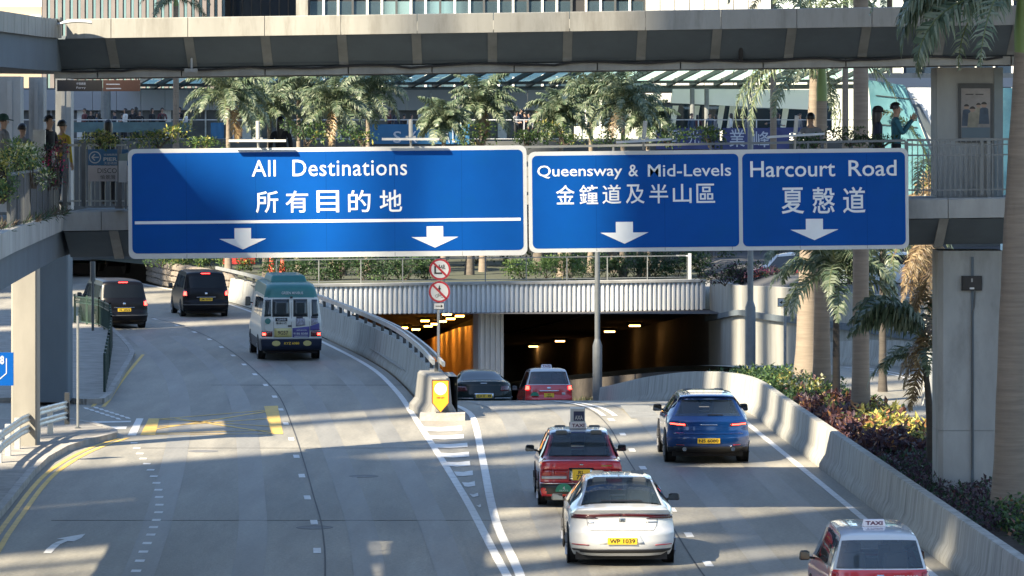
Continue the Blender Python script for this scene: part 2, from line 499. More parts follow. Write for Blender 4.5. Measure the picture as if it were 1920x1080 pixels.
# markings at the mouth of the side street
mark(road, [gr(*p) for p in ((239, 817), (255, 817), (269, 785), (256, 785))], M_white)
mark(road, [gr(*p) for p in ((180, 805), (236, 805), (238, 800), (178, 800))], M_white)
mark(road, [gr(*p) for p in ((150, 794), (245, 792), (246, 789.5), (150, 791))], M_white)
for k in range(7):
    a = k / 7.0
    for o in (0, 1):
        x, y = lerp(160, 228, a) + o * 18, lerp(764, 786, a) - o * 1.5
        mark(road, [gr(x, y + 3.4), gr(x + 9, y + 4.6), gr(x + 5, y + 1.2), gr(x - 4, y)], M_white)
mark(road, [gr(*p) for p in ((238, 662), (243, 662), (247, 649), (241, 648))], M_white)
mark(road, [gr(*p) for p in ((214, 655), (229, 655), (230, 652.5), (214, 652.5))], M_white)
# repaired patches and worn strips
for px, py, w, l in ((1200, 772, .8, 5.0),):
    c_ = gr(px, py); rot = -.055 if px < 900 else -.03
    o = MB().box((0, 0, 0), (w, l, .003)).build('repair_patch', M_patch, road); o.location = (c_.x, c_.y, .0072); o.rotation_euler = (0, 0, -rot)
for f0 in (.28, .72):
    for a_, b_ in ((LL, XR), ):
        rows = [[(lerp(sinterp(a_, Y), sinterp(b_, Y), f0) + o_, Y, .0045) for o_ in (-.28, -.1, .1, .28)] for Y in frange(62, 150, 3)]
        MB().grid(rows).build('worn_strip', M_tyre_track, road)
    rows = [[(lerp(sinterp(KY0, Y), sinterp(LL, Y), f0) + o_, Y, .0045) for o_ in (-.28, -.1, .1, .28)] for Y in frange(62, 150, 3)]
    MB().grid(rows).build('worn_strip', M_tyre_track, road)
    for a_, b_ in ((RL, LR), (LR, RR)):
        rows = [[(lerp(sinterp(a_, Y), sinterp(b_, Y), f0) + o_, Y, zr(Y) + .0085) for o_ in (-.28, -.1, .1, .28)] for Y in frange(62, 121, 2)]
        MB().grid(rows).build('worn_strip', M_tyre_track, ramp)
# iron covers in the carriageway
def cover(px, py, r, label):
    c = gr(px, py)
    o = MB().lathe([(r, 0.0), (r, 0.004), (r * .93, 0.005), (r * .9, 0.003), (0.01, 0.003)], 24).build('manhole_cover', mat('iron_cover', (0.13, 0.13, 0.13), 0.7, var=0.3, scale=9), None, True)
    o.location = (c.x, c.y, 0.002); tag(o, label, 'manhole cover')
cover(381, 846, 0.36, 'round iron manhole cover in the sunlit band of the left carriageway')
cover(682, 893, 0.33, 'round iron manhole cover in shade left of the striped gore')
cover(590, 989, 0.36, 'iron cover beside the lane dashes low in the left carriageway')

# ---- pavements with kerbs
def pavement(name, pts, h=0.14, kw=0.28):
    n = len(pts)
    c = sum((Vector((p[0], p[1], 0)) for p in pts), Vector()) / n
    o = MB().prism([(p[0], p[1]) for p in pts], 0.0, h).build(name, M_pave)
    tag(o, kind='structure')
    return o
KA = [gr(x, y) for x, y in ((-182, 1180), (-92, 1075), (-24, 993), (12, 950), (35, 921), (58, 893), (84, 868), (121, 847), (160, 834.5), (193, 827), (213, 822), (214, 817), (200, 811), (172, 803), (140, 797), (118, 794))]
pA = pavement('pavement', [(p.x, p.y) for p in KA] + [(-40, KA[-1].y + .8), (-40, KA[0].y)])
KB = [gr(x, y) for x, y in ((118, 755), (160, 758), (190, 757), (203, 748), (222, 715), (243, 680), (248, 668), (243, 657), (228, 640), (205, 618), (180, 604), (140, 596))]
pB = pavement('pavement', [(p.x, p.y) for p in KB] + [(-40, KB[-1].y), (-40, KB[0].y)])
def kerbs(par, pts, w=0.17, h=0.155, L=1.0):
    for a, b in zip(pts, pts[1:]):
        d = (b - a); n = max(1, int(round(d.length / L)))
        for k in range(n):
            p, q = a + d * (k / n), a + d * ((k + 1) / n)
            e = d.normalized() * 0.006
            MB().bar(p + e + Vector((0, 0, h / 2)), q - e + Vector((0, 0, h / 2)), w, h).build('kerb_stone', M_kerb, par)
kerbs(pA, KA[1:]); kerbs(pB, KB[:-2])

# ------------------------------------------------------------------ concrete barriers
BPROF = [(0.0, 0.0), (0.0, 0.10), (0.055, 0.22), (0.115, 0.33), (0.17, 0.86), (0.19, 0.89), (0.36, 0.89), (0.38, 0.86), (0.40, 0.0)]
def barrier(t, fx, zf, Y0, Y1, L, side, prof=BPROF, m=M_barr, gap=0.012, name='barrier_unit'):
    """side=+1: traffic face towards -x"""
    Ys = [Y0]
    while Ys[-1] < Y1:
        Y = Ys[-1]; s = (fx(Y + .5) - fx(Y - .5))
        Ys.append(Y + L / math.sqrt(1 + s * s))
    for a, b in zip(Ys, Ys[1:]):
        rows = []
        for k in range(4):
            Y = lerp(a + gap, b - gap, k / 3)
            s = fx(Y + .3) - fx(Y - .3); tx = Vector((s / .6, 1, 0)).normalized(); nx = Vector((tx.y, -tx.x, 0))
            base = Vector((fx(Y), Y, zf(Y)))
            rows.append([base + nx * (side * p[0]) + Vector((0, 0, p[1])) for p in prof])
        mb = MB().grid(rows)
        n = len(prof)
        mb.f.append(list(range(n))); mb.m.append(0); mb.f.append(list(range(3 * n, 4 * n))[::-1]); mb.m.append(0)
        mb.build(name, m, t, 30, True)
    return Ys
bt = thing('concrete_barrier', 'long stained concrete barrier curving along the right edge of the ramp beside the planting', 'barrier', (7, 70, 0))
bt.location = (0, 0, 0)
barrier(bt, lambda Y: sinterp(RR, Y) + 0.42, zr, 58, 146, 2.4, 1)
bl = thing('concrete_barrier', 'curved concrete barrier with metal rail dividing the left carriageway from the underpass', 'barrier')
fxL = lambda Y: sinterp(XR, Y) + 0.42
barrier(bl, fxL, lambda Y: 0.0, 107.6, 186, 2.6, 1, [(0.0, 0.0), (0.0, 0.10), (0.055, 0.22), (0.13, 0.36), (0.20, 1.0), (0.22, 1.03), (0.52, 1.03), (0.54, 1.0), (0.60, 0.0)])
# metal rail along the top
for dz, dx, hh in ((1.36, 0.20, 0.14), (1.30, 0.48, 0.12)):
    path = [Vector((fxL(Y) + dx, Y, dz)) for Y in frange(109.5, 185, 2.5)]
    for a, b in zip(path, path[1:]):
        MB().bar(a, b - (b - a) * 0.004, 0.07, hh).build('rail_beam', M_galv, bl)
for Y in frange(110, 185, 2.6):
    MB().bar((fxL(Y) + .30, Y, 1.02), (fxL(Y) + .30, Y, 1.34), 0.10, 0.16).build('rail_post', M_dsteel, bl)
# nose of the divider and retaining wall of the ramp
nose = MB()
prof = [(-0.62, 0), (-0.60, .18), (-.44, .36), (-.36, 1.02), (-.30, 1.08), (.30, 1.08), (.36, 1.02), (.44, .36), (.60, .18), (.62, 0)]
rows = []
for k, (Y, w) in enumerate(((106.9, 0.34), (107.05, .58), (107.5, .72), (108.6, .8), (110.5, .95))):
    cx = -1.88 - 0.11 * (Y - 107)
    rows.append([(cx + p[0] * w, Y, p[1]) for p in prof])
nose.grid(rows); nose.f.append(list(range(10))); nose.m.append(0)
nose.build('nose_block', mat('nose_concrete', (.22, .215, .20), .85, var=.25, scale=2.2, stretch=(2, 2, .3), dirt=(.10, .10, .09), dirt_amt=.8, dirt_scale=1.8), bl, 30, True)
MB().box((-1.85, 106.55, 0.09), (1.2, 0.75, 0.18)).build('plinth', M_kerb, bl)
rows = []
for Y in frange(109, 176, 2):
    x = min(sinterp(RL, Y) - 0.35, 99)
    rows.append([(x, Y, 1.0 if Y < 112 else 0.35), (x - .25, Y, 1.0 if Y < 112 else 0.35)])
rows2 = [[(r[0][0], r[0][1], zr(r[0][1]) - .3), r[0], r[1]] for r in rows]
MB().grid(rows2).build('ramp_wall', M_wall, bl)

# ------------------------------------------------------------------ tunnel portal
por = thing('tunnel_portal', 'pale ribbed concrete portal with two dark tunnel mouths beyond the ramp', 'tunnel portal', (0, 175, 0), R(19.3) * 0 + math.atan(0.33))
# local frame: x along the beam, origin at X=0, Y=175
PW0, PW1, PB, PT = -11.2, 9.1, -0.22, 1.02
MB().b2((PW0, 0.12, PB), (PW1, 0.9, PT - .04)).build('beam', M_clad, por)
MB().b2((PW0, -0.06, PT - .04), (PW1, 1.0, PT + .06)).build('coping', M_conc, por)
rib = MB().add([(-.07, 0.12, 0), (-.045, 0, 0), (.045, 0, 0), (.07, 0.12, 0), (-.07, 0.12, 1), (-.045, 0, 1), (.045, 0, 1), (.07, 0.12, 1)],
               [(0, 1, 5, 4), (1, 2, 6, 5), (2, 3, 7, 6), (4, 5, 6, 7), (0, 3, 2, 1)]).mesh('rib', M_clad)
x = PW0 + .1
while x < PW1 - .1:
    link('rib', rib, por, (x, 0, PB - .04), None, (1, 1, PT - PB)); x += 0.222
MB().b2((-1.50, 0.10, -6.5), (-0.35, 0.9, PB)).build('pier', M_clad, por)
for k in range(5):
    link('rib', rib, por, (-1.40 + k * .235, 0, -6.5), None, (1, 1, 6.5 + PB - .045))
# tubes
M_tun = mat('tunnel_tiles', (0.58, 0.40, 0.24), 0.55, var=0.15, scale=1.0)
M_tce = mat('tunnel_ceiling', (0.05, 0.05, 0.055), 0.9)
tun = MB()
cz = lambda Y: -0.22 - 0.075 * max(0, Y - 178)
def tubewall(mb, path, zt, zb=-16, mi=0):
    rows = [[(x, Y, zb), (x, Y, cz(Y) + zt)] for x, Y in path]
    mb.grid(rows, mi)
wl = MB(); tubewall(wl, [(-1.45, 175.4), (-2.6, 190), (-4.6, 215), (-9, 240), (-18, 262)], -0.55); TW = [wl.build('tunnel_wall', M_tun)]
wl = MB(); tubewall(wl, [(-8.6, 172), (-9.4, 190), (-12.5, 215), (-19, 240), (-30, 262)], 0); TW.append(wl.build('tunnel_wall', M_tun))
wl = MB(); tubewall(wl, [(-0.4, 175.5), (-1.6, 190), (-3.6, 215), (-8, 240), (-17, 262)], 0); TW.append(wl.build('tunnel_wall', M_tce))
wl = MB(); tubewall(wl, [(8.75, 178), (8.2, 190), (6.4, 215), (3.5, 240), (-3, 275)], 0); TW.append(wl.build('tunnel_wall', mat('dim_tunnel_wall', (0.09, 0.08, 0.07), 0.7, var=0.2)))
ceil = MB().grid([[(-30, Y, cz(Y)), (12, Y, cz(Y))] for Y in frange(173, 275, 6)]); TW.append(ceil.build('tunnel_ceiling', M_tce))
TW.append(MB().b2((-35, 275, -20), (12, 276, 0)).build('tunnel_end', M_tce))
for o in TW:
    tag(o, kind='structure')
M_sod = mat('sodium_lamp', (1, .6, .2), 0.5, emit=(1.0, 0.42, 0.06), estr=11.0)
M_sod2 = mat('sodium_lamp_far', (1, .6, .2), 0.5, emit=(1.0, 0.5, 0.15), estr=4.0)
lampbox = MB().box((0, 0, 0), (0.40, 0.75, 0.08)).mesh('tunnel_lamp', M_sod)
lampbox2 = MB().box((0, 0, 0), (0.55, 0.6, 0.10)).mesh('tunnel_lamp', M_sod2)
hous = MB().box((0, 0, 0.09), (0.8, 1.1, 0.09)).mesh('housing', M_dsteel)
def tunnel_lamp(px, py, me, k, off=0.12):
    z0 = 0.0
    # meet the sloping ceiling
    Y = 180.0
    for _ in range(60):
        z = cz(Y) - off; Y = F * (EYE - z) / (py - HZ)
    Y = min(max(Y, 178), 268)
    o = link('tunnel_lamp', me, None, ((px - 960) * Y / F, Y, cz(Y) - off))
    link('housing', hous, o)
    return o
lamps_left = [(862, 592), (845, 597), (829, 602), (816, 607), (803, 611), (780, 617), (757, 614), (797, 601), (838, 589)]
lamps_right = [(1190, 610), (1143, 621), (1050, 639), (1000, 649)]
def cray(py, off):
    a = (py - HZ) / F      # (EYE - z)/Y = a ; z = -0.22-0.075(Y-178)-off
    Y = (EYE + 0.22 + off - 0.075 * 178) / (a - 0.075)
    return Y
for i, (px, py) in enumerate(lamps_left + lamps_right):
    Y = cray(py, 0.14)
    if not (176 < Y < 270): Y = 190 + 6 * i
    me = lampbox if i < len(lamps_left) else lampbox2
    o = link('tunnel_lamp', me, None, ((px - 960) * Y / F, Y, cz(Y) - .14))
    link('housing', hous, o)
    TORD = ['nearest', 'second nearest', 'third nearest', 'fourth nearest', 'fifth nearest', 'sixth nearest', 'leftmost', 'middle', 'highest']
    lab = 'orange ceiling lamp in the left tunnel mouth, %s of its cluster' % TORD[i] if i < len(lamps_left) else 'ceiling lamp in the dark right tunnel mouth, %s of the four' % ['rightmost', 'second from the right', 'second from the left', 'leftmost'][i - len(lamps_left)]
    tag(o, lab, 'tunnel lamp', 'lamps in the left tube' if i < len(lamps_left) else 'lamps in the right tube')
# pipe along the right tube
p = MB().tube([(at(1115, 585, 180)), (at(1010, 612, 200)), (at(935, 629, 215))], 0.07, 6).build('conduit_pipe', M_steel)
tag(p, 'pale conduit pipe slanting across the ceiling of the right tunnel mouth', 'pipe')

# retaining wall to the right of the portal
WP = [(8.75, 178.2), (9.35, 168), (10.1, 158), (11.4, 149), (12.7, 140), (14.0, 132), (15.6, 124), (18, 114)]
WT = [(178.2, 1.06), (168, 1.2), (158, 1.55), (149, 1.75), (140, 1.95), (132, 2.1), (114, 2.4)][::-1]
WLg = [(178.2, -.68), (166, .18), (158, .36), (149, .55), (140, .72), (132, .8), (114, 1.0)][::-1]
rw = thing('retaining_wall', 'tall pale panelled retaining wall with a ledge right of the tunnel', 'wall')
pth = []
for (x0, y0), (x1, y1) in zip(WP, WP[1:]):
    L = math.hypot(x1 - x0, y1 - y0); n = max(1, round(L / 2.3))
    for k in range(n): pth.append((lerp(x0, x1, k / n), lerp(y0, y1, k / n)))
pth.append(WP[-1])
for (x0, y0), (x1, y1) in zip(pth, pth[1:]):
    d = Vector((x1 - x0, y1 - y0, 0)); e = d.normalized() * 0.012; nrm = Vector((-d.y, d.x, 0)).normalized()
    if nrm.x > 0: nrm = -nrm
    a, b = Vector((x0, y0, 0)) + e, Vector((x1, y1, 0)) - e
    ta, tb, la, lb = interp(WT, y0), interp(WT, y1), interp(WLg, y0), interp(WLg, y1)
    def q(p, off, z): return p + nrm * off + Vector((0, 0, z))
    MB().add([q(a, 0, -7), q(b, 0, -7), q(b, 0, lb), q(a, 0, la), q(a, -.3, -7), q(b, -.3, -7), q(b, -.3, lb), q(a, -.3, la)],
             [(0, 1, 2, 3), (3, 2, 6, 7), (4, 7, 6, 5), (0, 3, 7, 4), (1, 5, 6, 2)]).build('wall_panel', M_wall, rw, False, True)
    MB().add([q(a, -.06, la), q(b, -.06, lb), q(b, -.06, tb), q(a, -.06, ta), q(a, -.36, la), q(b, -.36, lb), q(b, -.36, tb), q(a, -.36, ta)],
             [(0, 1, 2, 3), (3, 2, 6, 7), (4, 7, 6, 5), (0, 3, 7, 4), (1, 5, 6, 2)]).build('wall_panel', M_wall, rw, False, True)
    MB().add([q(a, .16, la - .12), q(b, .16, lb - .12), q(b, .16, lb + .10), q(a, .16, la + .10), q(a, -.1, la - .12), q(b, -.1, lb - .12), q(b, -.1, lb + .10), q(a, -.1, la + .10)],
             [(0, 1, 2, 3), (3, 2, 6, 7), (4, 7, 6, 5), (0, 3, 7, 4), (1, 5, 6, 2), (0, 4, 5, 1)]).build('ledge', M_soff, rw, False, True)
# low barrier at the foot of that wall
bo = thing('concrete_barrier', 'low concrete barrier at the foot of the pale retaining wall', 'barrier')
barrier(bo, lambda Y: sinterp(OR, Y) - 0.75, zo, 116, 150, 3.0, 1)
# raised ground behind wall and portal
t = MB().add([(-60, 228.2, 0.96), (-30, 228.2, 0.96), (-17.3, 199, 0.96), (-12.0, 179, .96), (-11.2, 173, 0.96), (9.1, 180, 0.96), (30, 180, 0.96), (60, 420, .96), (-60, 420, .96)], [list(range(9))]).build('terrace', M_gard)
tag(t, kind='structure')
t = MB().add([(9.0, 178.6, 1.0), (9.8, 167, 1.14), (10.6, 157.5, 1.5), (12.0, 148.5, 1.7), (13.2, 139.5, 1.9), (14.6, 131, 2.05), (18.5, 113, 2.3), (60, 113, 2.3), (60, 220, 2.3), (9, 220, 1.3)], [list(range(10))]).build('upper_road', M_asph)
tag(t, kind='structure')
# railing along the top of the portal
def railing(name, label, pts, h, nb, m, r=0.018, post=0.03, every=1.5, mid=(0.12,), group=None, balus=True):
    t = thing(name, label, 'railing', pts[0])
    o = Vector(pts[0])
    tot = 0
    for si, (a, b) in enumerate(zip(pts, pts[1:])):
        a, b = Vector(a) - o, Vector(b) - o
        d = b - a; L = Vector((d.x, d.y, 0)).length
        MB().bar(a + Vector((0, 0, h)), b + Vector((0, 0, h)), 0.05, 0.045).build('top_rail', m, t)
        for mz in mid:
            MB().bar(a + Vector((0, 0, mz)), b + Vector((0, 0, mz)), 0.03, 0.03).build('rail', m, t)
        n = max(1, round(L / every))
        for k in range(1 if si else 0, n + 1):
            p = a + d * (k / n)
            MB().bar(p, p + Vector((0, 0, h - .024)), post * 2, post * 2).build('post', m, t)
        if balus:
            n = max(1, round(L / nb))
            bm = MB().box((0, 0, h / 2), (r, r, h)).mesh('baluster', m)
            for k in range(1, n):
                link('baluster', bm, t, a + d * (k / n))
    return t
PCO, PSI = math.cos(math.atan(.33)), math.sin(math.atan(.33))
pr = lambda x, y, z: (x * PCO - y * PSI, 175 + x * PSI + y * PCO, z)
railing('railing', 'thin pale pipe railing along the top of the tunnel portal', [pr(-10.5, .55, 1.08), pr(8.4, .55, 1.08)], 1.05, .5, M_rail, every=1.95, mid=(0.1,), balus=False, post=0.022)
# ------------------------------------------------------------------ double footbridge
GRAD = 0.0145
def sloped(mb_pts, X): return
M_rib = mat('rib_concrete', (.23, .235, .225), .85, var=.2, scale=1.5, stretch=(1, 1, .4), dirt=(.12, .12, .115), dirt_amt=.5)
fb = thing('footbridge', 'upper footbridge deck with cream parapet panels and dark ribbed underside', 'footbridge', (0, 77.5, 0))
def slab(par, name, m, x0, x1, prof, z0, grad=GRAD, gap=0.006, mi=None):
    """prof: (y, z) outline extruded from x0 to x1, following the gradient"""
    n = len(prof)
    vs = [(x0 + gap, y, z + z0 + grad * x0) for y, z in prof] + [(x1 - gap, y, z + z0 + grad * x1) for y, z in prof]
    fs = [list(range(n)), list(range(n, 2 * n))[::-1]] + [(i, n + i, n + (i + 1) % n, (i + 1) % n) for i in range(n)]
    return MB().add(vs, fs).build(name, m, par, False, True)
# fascia panels
xs = [(px - 960) * 77.5 / F for px in (124, 208, 352, 496, 639, 782, 925, 1068, 1210, 1352, 1494, 1635, 1777, 1919, 2060, 2202, 2344, 2486, 2628, 2770, 2912, 3054, 3196)]
for a, b in zip(xs, xs[1:]):
    slab(fb, 'fascia_panel', M_fasc, a, b, [(0, -.01), (0.0, .355), (.03, .37), (.16, .37), (.18, .34), (.18, -.01)], 9.62)
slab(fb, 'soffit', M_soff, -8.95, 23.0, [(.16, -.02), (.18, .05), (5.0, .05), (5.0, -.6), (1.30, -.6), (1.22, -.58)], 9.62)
for px in (205, 352, 496, 640, 780, 923, 1065, 1205, 1346, 1486, 1626, 1770, 1910, 2052, 2194, 2336, 2478, 2620):
    x = (px - 960) * 77.5 / F
    slab(fb, 'bracket_rib', M_rib, x - .09, x + .09, [(.09, -.01), (.20, -.01), (1.30, -.50), (1.30, -.58), (1.14, -.57), (1.06, -.50)], 9.62, gap=0)
bx = [(px - 960) * 78.7 / F for px in (100, 183, 340, 497, 653, 810, 964, 1120, 1276, 1431, 1586, 1741, 1896, 2050, 2205, 2360, 2515, 2670, 2825, 2980, 3135)]
for a, b in zip(bx, bx[1:]):
    slab(fb, 'edge_panel', M_conc, a, b, [(1.20, -.76), (1.20, -.60), (1.6, -.60), (1.6, -.76)], 9.62, gap=0.012)
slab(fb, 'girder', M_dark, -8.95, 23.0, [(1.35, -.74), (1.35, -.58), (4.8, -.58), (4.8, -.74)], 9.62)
slab(fb, 'far_parapet', M_fasc, -8.95, 23.0, [(4.85, .06), (4.85, .36), (5.0, .36), (5.0, .06)], 9.62)
# drain pipe under the deck
MB().tube([at(1436, 48, 77.9), at(1436, 67, 78.1), at(1432, 70, 78.2), at(1392, 70, 78.2), at(1389, 74, 78.2), at(1389, 112, 78.6)], 0.045, 8).build('drain_pipe', M_dark, fb).location = (0, -77.5, 0)
# cable looped under the deck
pts = []
for k in range(60):
    px = 110 + k * 30
    pts.append(at(px, lerp(133, 106, (px - 110) / 1760.0) + 2.2 * math.sin(k * .9) + (3 if k % 9 == 4 else 0), 78.62))
MB().tube(pts, 0.025, 5, cap=True).build('cable', M_dark, fb).location = (0, -77.5, 0)
# branch of the upper deck turning towards the viewer on the left
def side_band(par, name, m, path, off0, off1, z0, z1, n=1, gap=.008):
    """vertical band along a plan path (x,y); off = thickness to the left"""
    out = []
    for (x0, y0), (x1, y1) in zip(path, path[1:]):
        d = Vector((x1 - x0, y1 - y0, 0)); nl = Vector((-d.y, d.x, 0)).normalized()
        if nl.x > 0: nl = -nl
        for k in range(n):
            e = d.normalized() * gap
            a = Vector((x0, y0, 0)) + d * (k / n) + e; b = Vector((x0, y0, 0)) + d * ((k + 1) / n) - e
            vs = [a + nl * off0 + Vector((0, 0, z0)), b + nl * off0 + Vector((0, 0, z0)), b + nl * off0 + Vector((0, 0, z1)), a + nl * off0 + Vector((0, 0, z1)),
                  a + nl * off1 + Vector((0, 0, z0)), b + nl * off1 + Vector((0, 0, z0)), b + nl * off1 + Vector((0, 0, z1)), a + nl * off1 + Vector((0, 0, z1))]
            out.append(MB().add(vs, [(0, 1, 2, 3), (4, 7, 6, 5), (0, 4, 5, 1), (3, 2, 6, 7), (0, 3, 7, 4), (1, 5, 6, 2)]).build(name, m, par, False, True))
    return out
ub = thing('footbridge', 'branch of the upper footbridge with ribbed parapet at the top left', 'footbridge')
upath = [(-8.72, 77.45), (-8.95, 76.2), (-9.22, 72.0), (-9.35, 66), (-9.4, 58)]
side_band(ub, 'parapet_panel', M_fasc, upath, 0, .15, 9.49, 9.86, 6)
MB().prism([(p[0] - .1, p[1]) for p in upath] + [(-10.3, 58), (-10.3, 67.0), (-13, 67.2), (-13, 79.5), (-8.99, 82.4)], 8.86, 9.5).build('deck', M_soff, ub)
lb = thing('footbridge', 'lower footbridge deck carrying the blue road signs', 'footbridge', (0, 78, 0))
fx2 = [(px - 960) * 78.0 / F for px in (118, 190, 330, 480, 640, 800, 960, 1120, 1280, 1440, 1610, 1778, 1950, 2120, 2290, 2460, 2630, 2800, 2970, 3140)]
for a, b in zip(fx2, fx2[1:]):
    slab(lb, 'fascia_panel', M_conc, a, b, [(0, 0), (0, .36), (.04, .39), (.22, .39), (.22, 0)], 5.87)
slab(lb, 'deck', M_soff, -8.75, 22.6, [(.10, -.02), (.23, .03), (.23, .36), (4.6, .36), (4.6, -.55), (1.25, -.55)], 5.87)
for px in (215, 400, 600, 800, 1000, 1200, 1400, 1590, 1768, 1960, 2150, 2340, 2530, 2720):
    x = (px - 960) * 78.3 / F
    slab(lb, 'bracket_rib', M_conc, x - .09, x + .09, [(.06, -.01), (.22, -.02), (1.30, -.53), (1.24, -.60), (1.08, -.55)], 5.87, gap=0)
# branch of the lower deck on the left
lbr = thing('footbridge', 'branch of the lower footbridge with stained concrete edge at the left', 'footbridge')
lpath = [(-8.74, 78.05), (-8.35, 71), (-7.95, 64), (-7.3, 54)]
side_band(lbr, 'fascia_panel', M_conc, lpath, 0, .22, 5.76, 6.14, 3)
MB().prism([(p[0] - .1, p[1]) for p in lpath] + [(-11.6, 54), (-12.6, 79.5), (-8.9, 82.6)], 5.22, 5.98).build('deck', M_soff, lbr)
MB().bar((-11.6, 95.6, 5.55), (-13.2, 114, 5.55), .7, .5).build('crosshead_beam', M_soff, lbr)

# columns
M_col = mat('column_concrete', (0.29, 0.295, 0.285), 0.85, var=0.2, scale=1.3, bump=0.15, stretch=(1, 1, .4), dirt=(0.12, 0.12, 0.11), dirt_amt=0.75, dirt_scale=1.0)
def column(name, label, x, y, w, d, z0, z1, m, ch=.1, joint=None):
    t = thing(name, label, 'column', (x, y, z0))
    pl = [(-w/2 + ch, -d/2), (w/2 - ch, -d/2), (w/2, -d/2 + ch), (w/2, d/2 - ch), (w/2 - ch, d/2), (-w/2 + ch, d/2), (-w/2, d/2 - ch), (-w/2, -d/2 + ch)]
    h = z1 - z0
    cuts = [0] + (joint or []) + [h]
    for a, b in zip(cuts, cuts[1:]):
        MB().prism(pl, a + (.008 if a else 0), b).build('shaft', m, t)
    return t
cr = column('footbridge_column', 'wide grey concrete column on the planted strip under the right end of the footbridge', 9.10, 79.9, 1.29, 1.3, 0.0, 5.32, M_col, .09, [1.75])
MB().box((.02, -.667, 2.9), (.05, .03, 4.6)).build('downpipe', M_soff, cr)
# box fixed to it
jb = thing('meter_box', 'black electrical box fixed high on the right footbridge column', 'electrical box', (at(1822, 531, 79.2)))
MB().box((0, .02, 0), (.40, .08, .29)).build('case', M_dark, jb); MB().box((0, -.03, 0.0), (.36, .02, .25)).build('door', mat('black_plastic', (.02, .02, .022), .4), jb)
MB().box((0, -.043, -.10), (.09, .006, .035)).build('label_plate', mat('plate_white', (.6, .6, .6), .5), jb); MB().box((0, -.043, .06), (.03, .006, .07)).build('lock', M_steel, jb)
for pts in ([(1828, 546), (1826, 575), (1822, 590), (1822, 650), (1823, 700), (1822, 880)],):
    o = MB().tube([at(x, y, 79.21) for x, y in pts], .014, 5).build('cable', M_dsteel, jb); o.location = -jb.location
cl1 = column('footbridge_column', 'pale square column behind the guard rail at the far left', -11.72, 96.4, 0.62, 0.7, 0.1, 5.3, mat('beige_column', (.21, .20, .175), .85, var=.15, scale=1.2, stretch=(1, 1, .3), dirt=(.12, .115, .10), dirt_amt=.5), .04)
cl2 = column('footbridge_column', 'dark wide column beside the green fence under the left footbridge', -13.02, 112.6, 1.18, 1.2, 0.1, 5.3, M_soff, .04)
# upper storey pier with poster case
up = thing('poster_pier', 'grey panelled pier with framed poster standing on the lower footbridge', 'pier', (at(1819, 372, 80)))
MB().b2((-.66, 0, -.1), (.47, 1.2, 2.62)).build('core', M_col, up)
MB().b2((.48, .02, -.1), (.66, 1.2, 2.62)).build('side_panel', mat('blue_grey_panel', (.20, .235, .25), .6, var=.1), up)
MB().b2((-.24, -.045, 1.12), (.45, -.002, 2.30)).build('poster_frame', M_dsteel, up)
M_pos = mat('poster_ground', (.26, .24, .23), .4, var=.3, scale=2.5)
pst = MB().b2((-.185, -.060, 1.20), (.395, -.047, 2.20)).build('poster', M_pos, up)
skin0 = mat('poster_skin', (.34, .24, .19), .5); hair0 = mat('poster_hair', (.03, .028, .028), .5); blue0 = mat('poster_blue', (.05, .075, .11), .5, var=.3, scale=6); khaki0 = mat('poster_khaki', (.25, .23, .18), .5, var=.3, scale=6)
for k, (x, z, r, m) in enumerate(((-.08, 1.83, .05, blue0), (.04, 1.78, .055, khaki0), (.16, 1.86, .045, khaki0), (.27, 1.87, .055, blue0))):
    f = MB().lathe([(r, 0), (r, .003)], 14, 0, Matrix.Translation((x, -.061 - .0007 * k, z)) @ MXZ).build('printed_face', skin0, pst)
    MB().prism([(x + r * 1.08 * math.cos(R(a)), z + r * 1.12 * math.sin(R(a))) for a in range(10, 171, 20)], 0, .004, 0, Matrix.Translation((0, -.0615 - .0007 * k, 0)) @ MXZ).build('printed_hair', hair0, pst)
    MB().prism([(x - r * 1.9, z - .38), (x + r * 1.9, z - .38), (x + r * 1.5, z - r * 1.4), (x + r * .6, z - r * .95), (x - r * .6, z - r * .95), (x - r * 1.5, z - r * 1.4)], 0, .002, 0, Matrix.Translation((0, -.0605 - .0007 * k, 0)) @ MXZ).build('printed_coat', m, pst)
MB().b2((-.18, -.0645, 1.21), (.39, -.0605, 1.42)).build('printed_band', mat('poster_band', (.10, .14, .17), .5), pst)
for k in range(2):
    MB().b2((-.10 + .2 * k, -.0605, 2.07), (.06 + .2 * k, -.0595, 2.09)).build('printed_line', hair0, pst)
panel = MB().box((0, 0, 0), (.10, .02, 1.06)).mesh('slat', M_col)
for k in range(11):
    link('slat', panel, up, (-.60 + k * .103, -.012, .50))
MB().box((.36, -.10, .55), (.07, .06, 1.25)).build('standpipe', M_conc, up)

# railings of the lower bridge
railing('railing', 'dark railing of the lower footbridge between the road sign and the poster pier', [at(1700, 366, 78.3), at(1752, 366, 78.3), at(1930, 364, 78.3), at(2500, 355, 78.3)], 1.08, .105, M_rail, every=1.0, mid=(.1, .78, .98))
railing('railing', 'dark railing behind the long hedge above the blue signs', [at(236, 392, 78.3), at(1698, 367, 78.3)], 1.08, .5, M_rail, every=1.8, mid=(.5,), balus=False, post=.02)
railing('railing', 'pale baluster railing beside the pier notice at the left', [at(100, 386, 80.5), at(236, 386, 80.5)], 1.22, .105, mat('pale_railing', (.36, .36, .34), .5), every=.8, mid=(.1,), r=.016)
railing('railing', 'dark slatted railing along the left branch of the lower footbridge', [(-8.85, 77.9, 6.0), (-8.45, 71, 6.0), (-8.05, 64, 6.0)], 1.0, .13, M_dsteel, every=1.6, mid=(.1,), r=.02)
